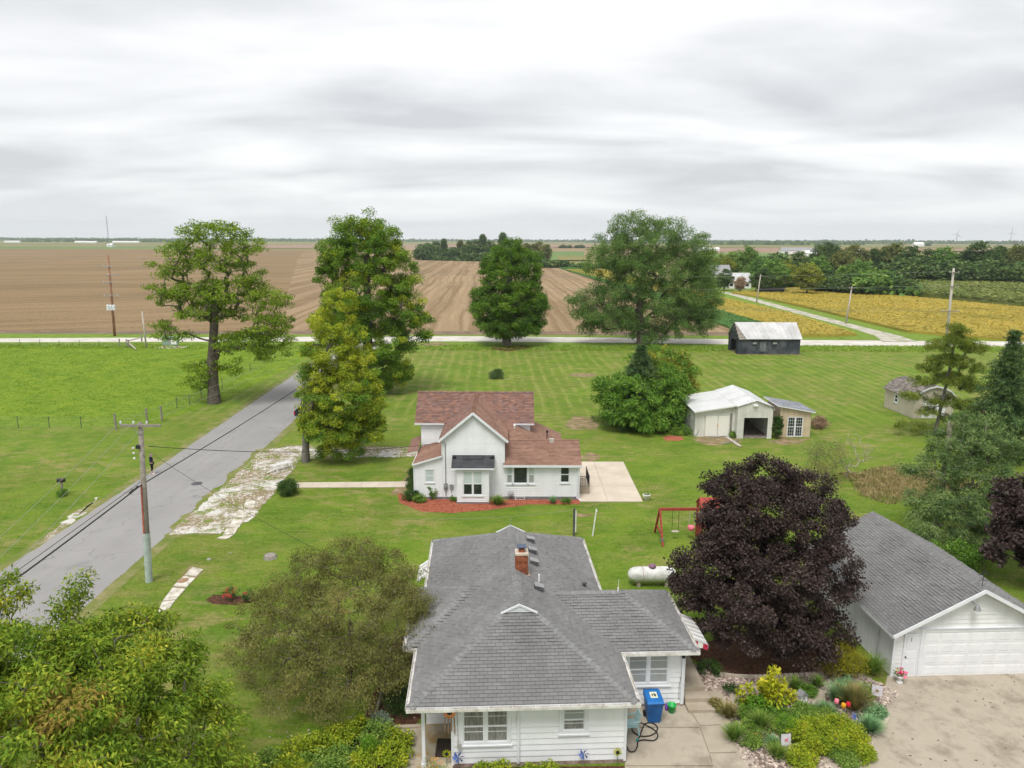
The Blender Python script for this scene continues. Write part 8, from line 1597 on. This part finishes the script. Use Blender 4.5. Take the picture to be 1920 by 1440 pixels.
farm_hall('long_barn', 'long white farm building with grey roof beyond the farmyard trees', 'barn', 1502,478, 46,16,5.2,9.0,math.radians(-6),'plain_white','vent_top',[(2,8,4.2),(-20,-16,4)])
farm_hall('white_barn', 'smaller white barn in front of the long grey roofed building', 'barn', 1520,480.5, 16,10,3.6,6.2,0,'plain_white','plain_white')
farm_hall('white_house', 'white farmhouse with pale roof behind the small reddish tree', 'house', 1385,541, 9.5,8,2.6,5.6,0,'plain_white','barn_roof',[(1,2,2.0)],[(-3.5,-2.3,.9,2.0),(2.6,3.8,.9,2.0)])
farm_hall('tall_white_house', 'taller white farmhouse roof behind the dark tree', 'house', 1348,537, 9,8,4.6,8.2,0,'plain_white','vent_top',[],[(-3,-2,2.6,3.8),(1,2,2.6,3.8)])
farm_hall('black_wagon', 'low dark farm wagon parked under the farmyard trees', 'wagon', 1448,551, 8,2.4,1.6,1.9,0,'black_metal','black_metal')
farm_hall('round_barn', 'white barn showing between the dark row trees', 'barn', 1602,482, 18,14,4.5,8.0,0,'plain_white','plain_white'); farm_hall('far_shed', 'small white house far out behind the dark tree row', 'house', 1724,463, 26,18,7,13,0,'plain_white','plain_white')
for i, (px, py, L, lab) in enumerate(((22,455,55,'white farm sheds at the far left edge'),(150,455.6,40,'pale farm shed left of the radio mast'),(170,456,36,'pale farm shed just left of the red pole'),(235,455.5,95,'long white farm roofs right of the red pole'),(1325,472,40,'long low white roof behind the elm'),(1461,456,34,'tiny pale shed on the horizon left of the long barn'),(205,463,10,'tiny white shed between the far left fields'))): farm_hall('distant_shed', lab, 'shed', px, py, L, 14, 4.2, 6.6, 0, 'plain_white','plain_white')
def mast():
    x, z = V(199,405,1500); e = empty('radio_mast', (x,1500,0), 0, 'thin grey lattice radio mast on the far left horizon', 'mast'); s = .9
    for k in range(3): a = 2*math.pi*k/3; MB().tube([(s*math.cos(a),s*math.sin(a),0),(s*math.cos(a),s*math.sin(a),z)],.16,5).build('leg', M['grey_metal'], e)
    b = MB()
    for i in range(24):
        for k in range(3): a, c = 2*math.pi*k/3, 2*math.pi*(k+1)/3; b.tube([(s*math.cos(a),s*math.sin(a),z*i/24),(s*math.cos(c),s*math.sin(c),z*(i+1)/24)],.09,4,False)
    setp(b.build('lattice', M['grey_metal'], e), kind='stuff'); MB().tube([(0,0,z),(0,0,z+5)],.12,5).build('antenna', M['grey_metal'], e)
mast()
for (px, py, rot, lab) in ((1795,438,.35,'left of two white wind turbines on the right horizon'),(1897,436,.05,'right of two white wind turbines on the right horizon')):
    Y = 7000; x, z = V(px,py,Y); e = empty('wind_turbine', (x,Y,0), 0, lab, 'wind turbine', 'wind turbines'); MB().tube([(0,0,0),(0,0,z)],[5.0,3.0],12).build('tower', M['turbine'], e); MB().box(-2,2,-3,7,z-2,z+2.4).build('nacelle', M['turbine'], e)
    hub = MB().lathe((0,-4,z),[(.5,-2.5),(2,-1),(2.2,1)],12,'Y').build('hub', M['turbine'], e)
    for k in range(3):
        a = rot+k*2*math.pi/3; d = Vector((math.sin(a),0,math.cos(a))); n_ = Vector((math.cos(a),0,-math.sin(a))); c = Vector((0,-4,z)); m = MB(); m.extrude([c+d*2-n_*1.0, c+d*12-n_*3.4, c+d*54-n_*1.0, c+d*54+n_*1.0, c+d*12+n_*2.4, c+d*2+n_*1.0],(0,.6,0)); m.build('blade', M['turbine'], hub)

# ------------------------------------------------------------------ air
t = bpy.data.materials.new('haze'); t.use_nodes = True; nt = t.node_tree; nt.nodes.clear(); ho = nt.nodes.new('ShaderNodeOutputMaterial'); pv = nt.nodes.new('ShaderNodeVolumePrincipled')
pv.inputs['Color'].default_value = (0.90,0.96,1.0,1); pv.inputs['Density'].default_value = 9e-5; nt.links.new(pv.outputs[0], ho.inputs['Volume'])
hz = MB().box(-10200,10200,-300,9600,-1.2,190).build('haze', t); hz['kind'] = 'stuff'
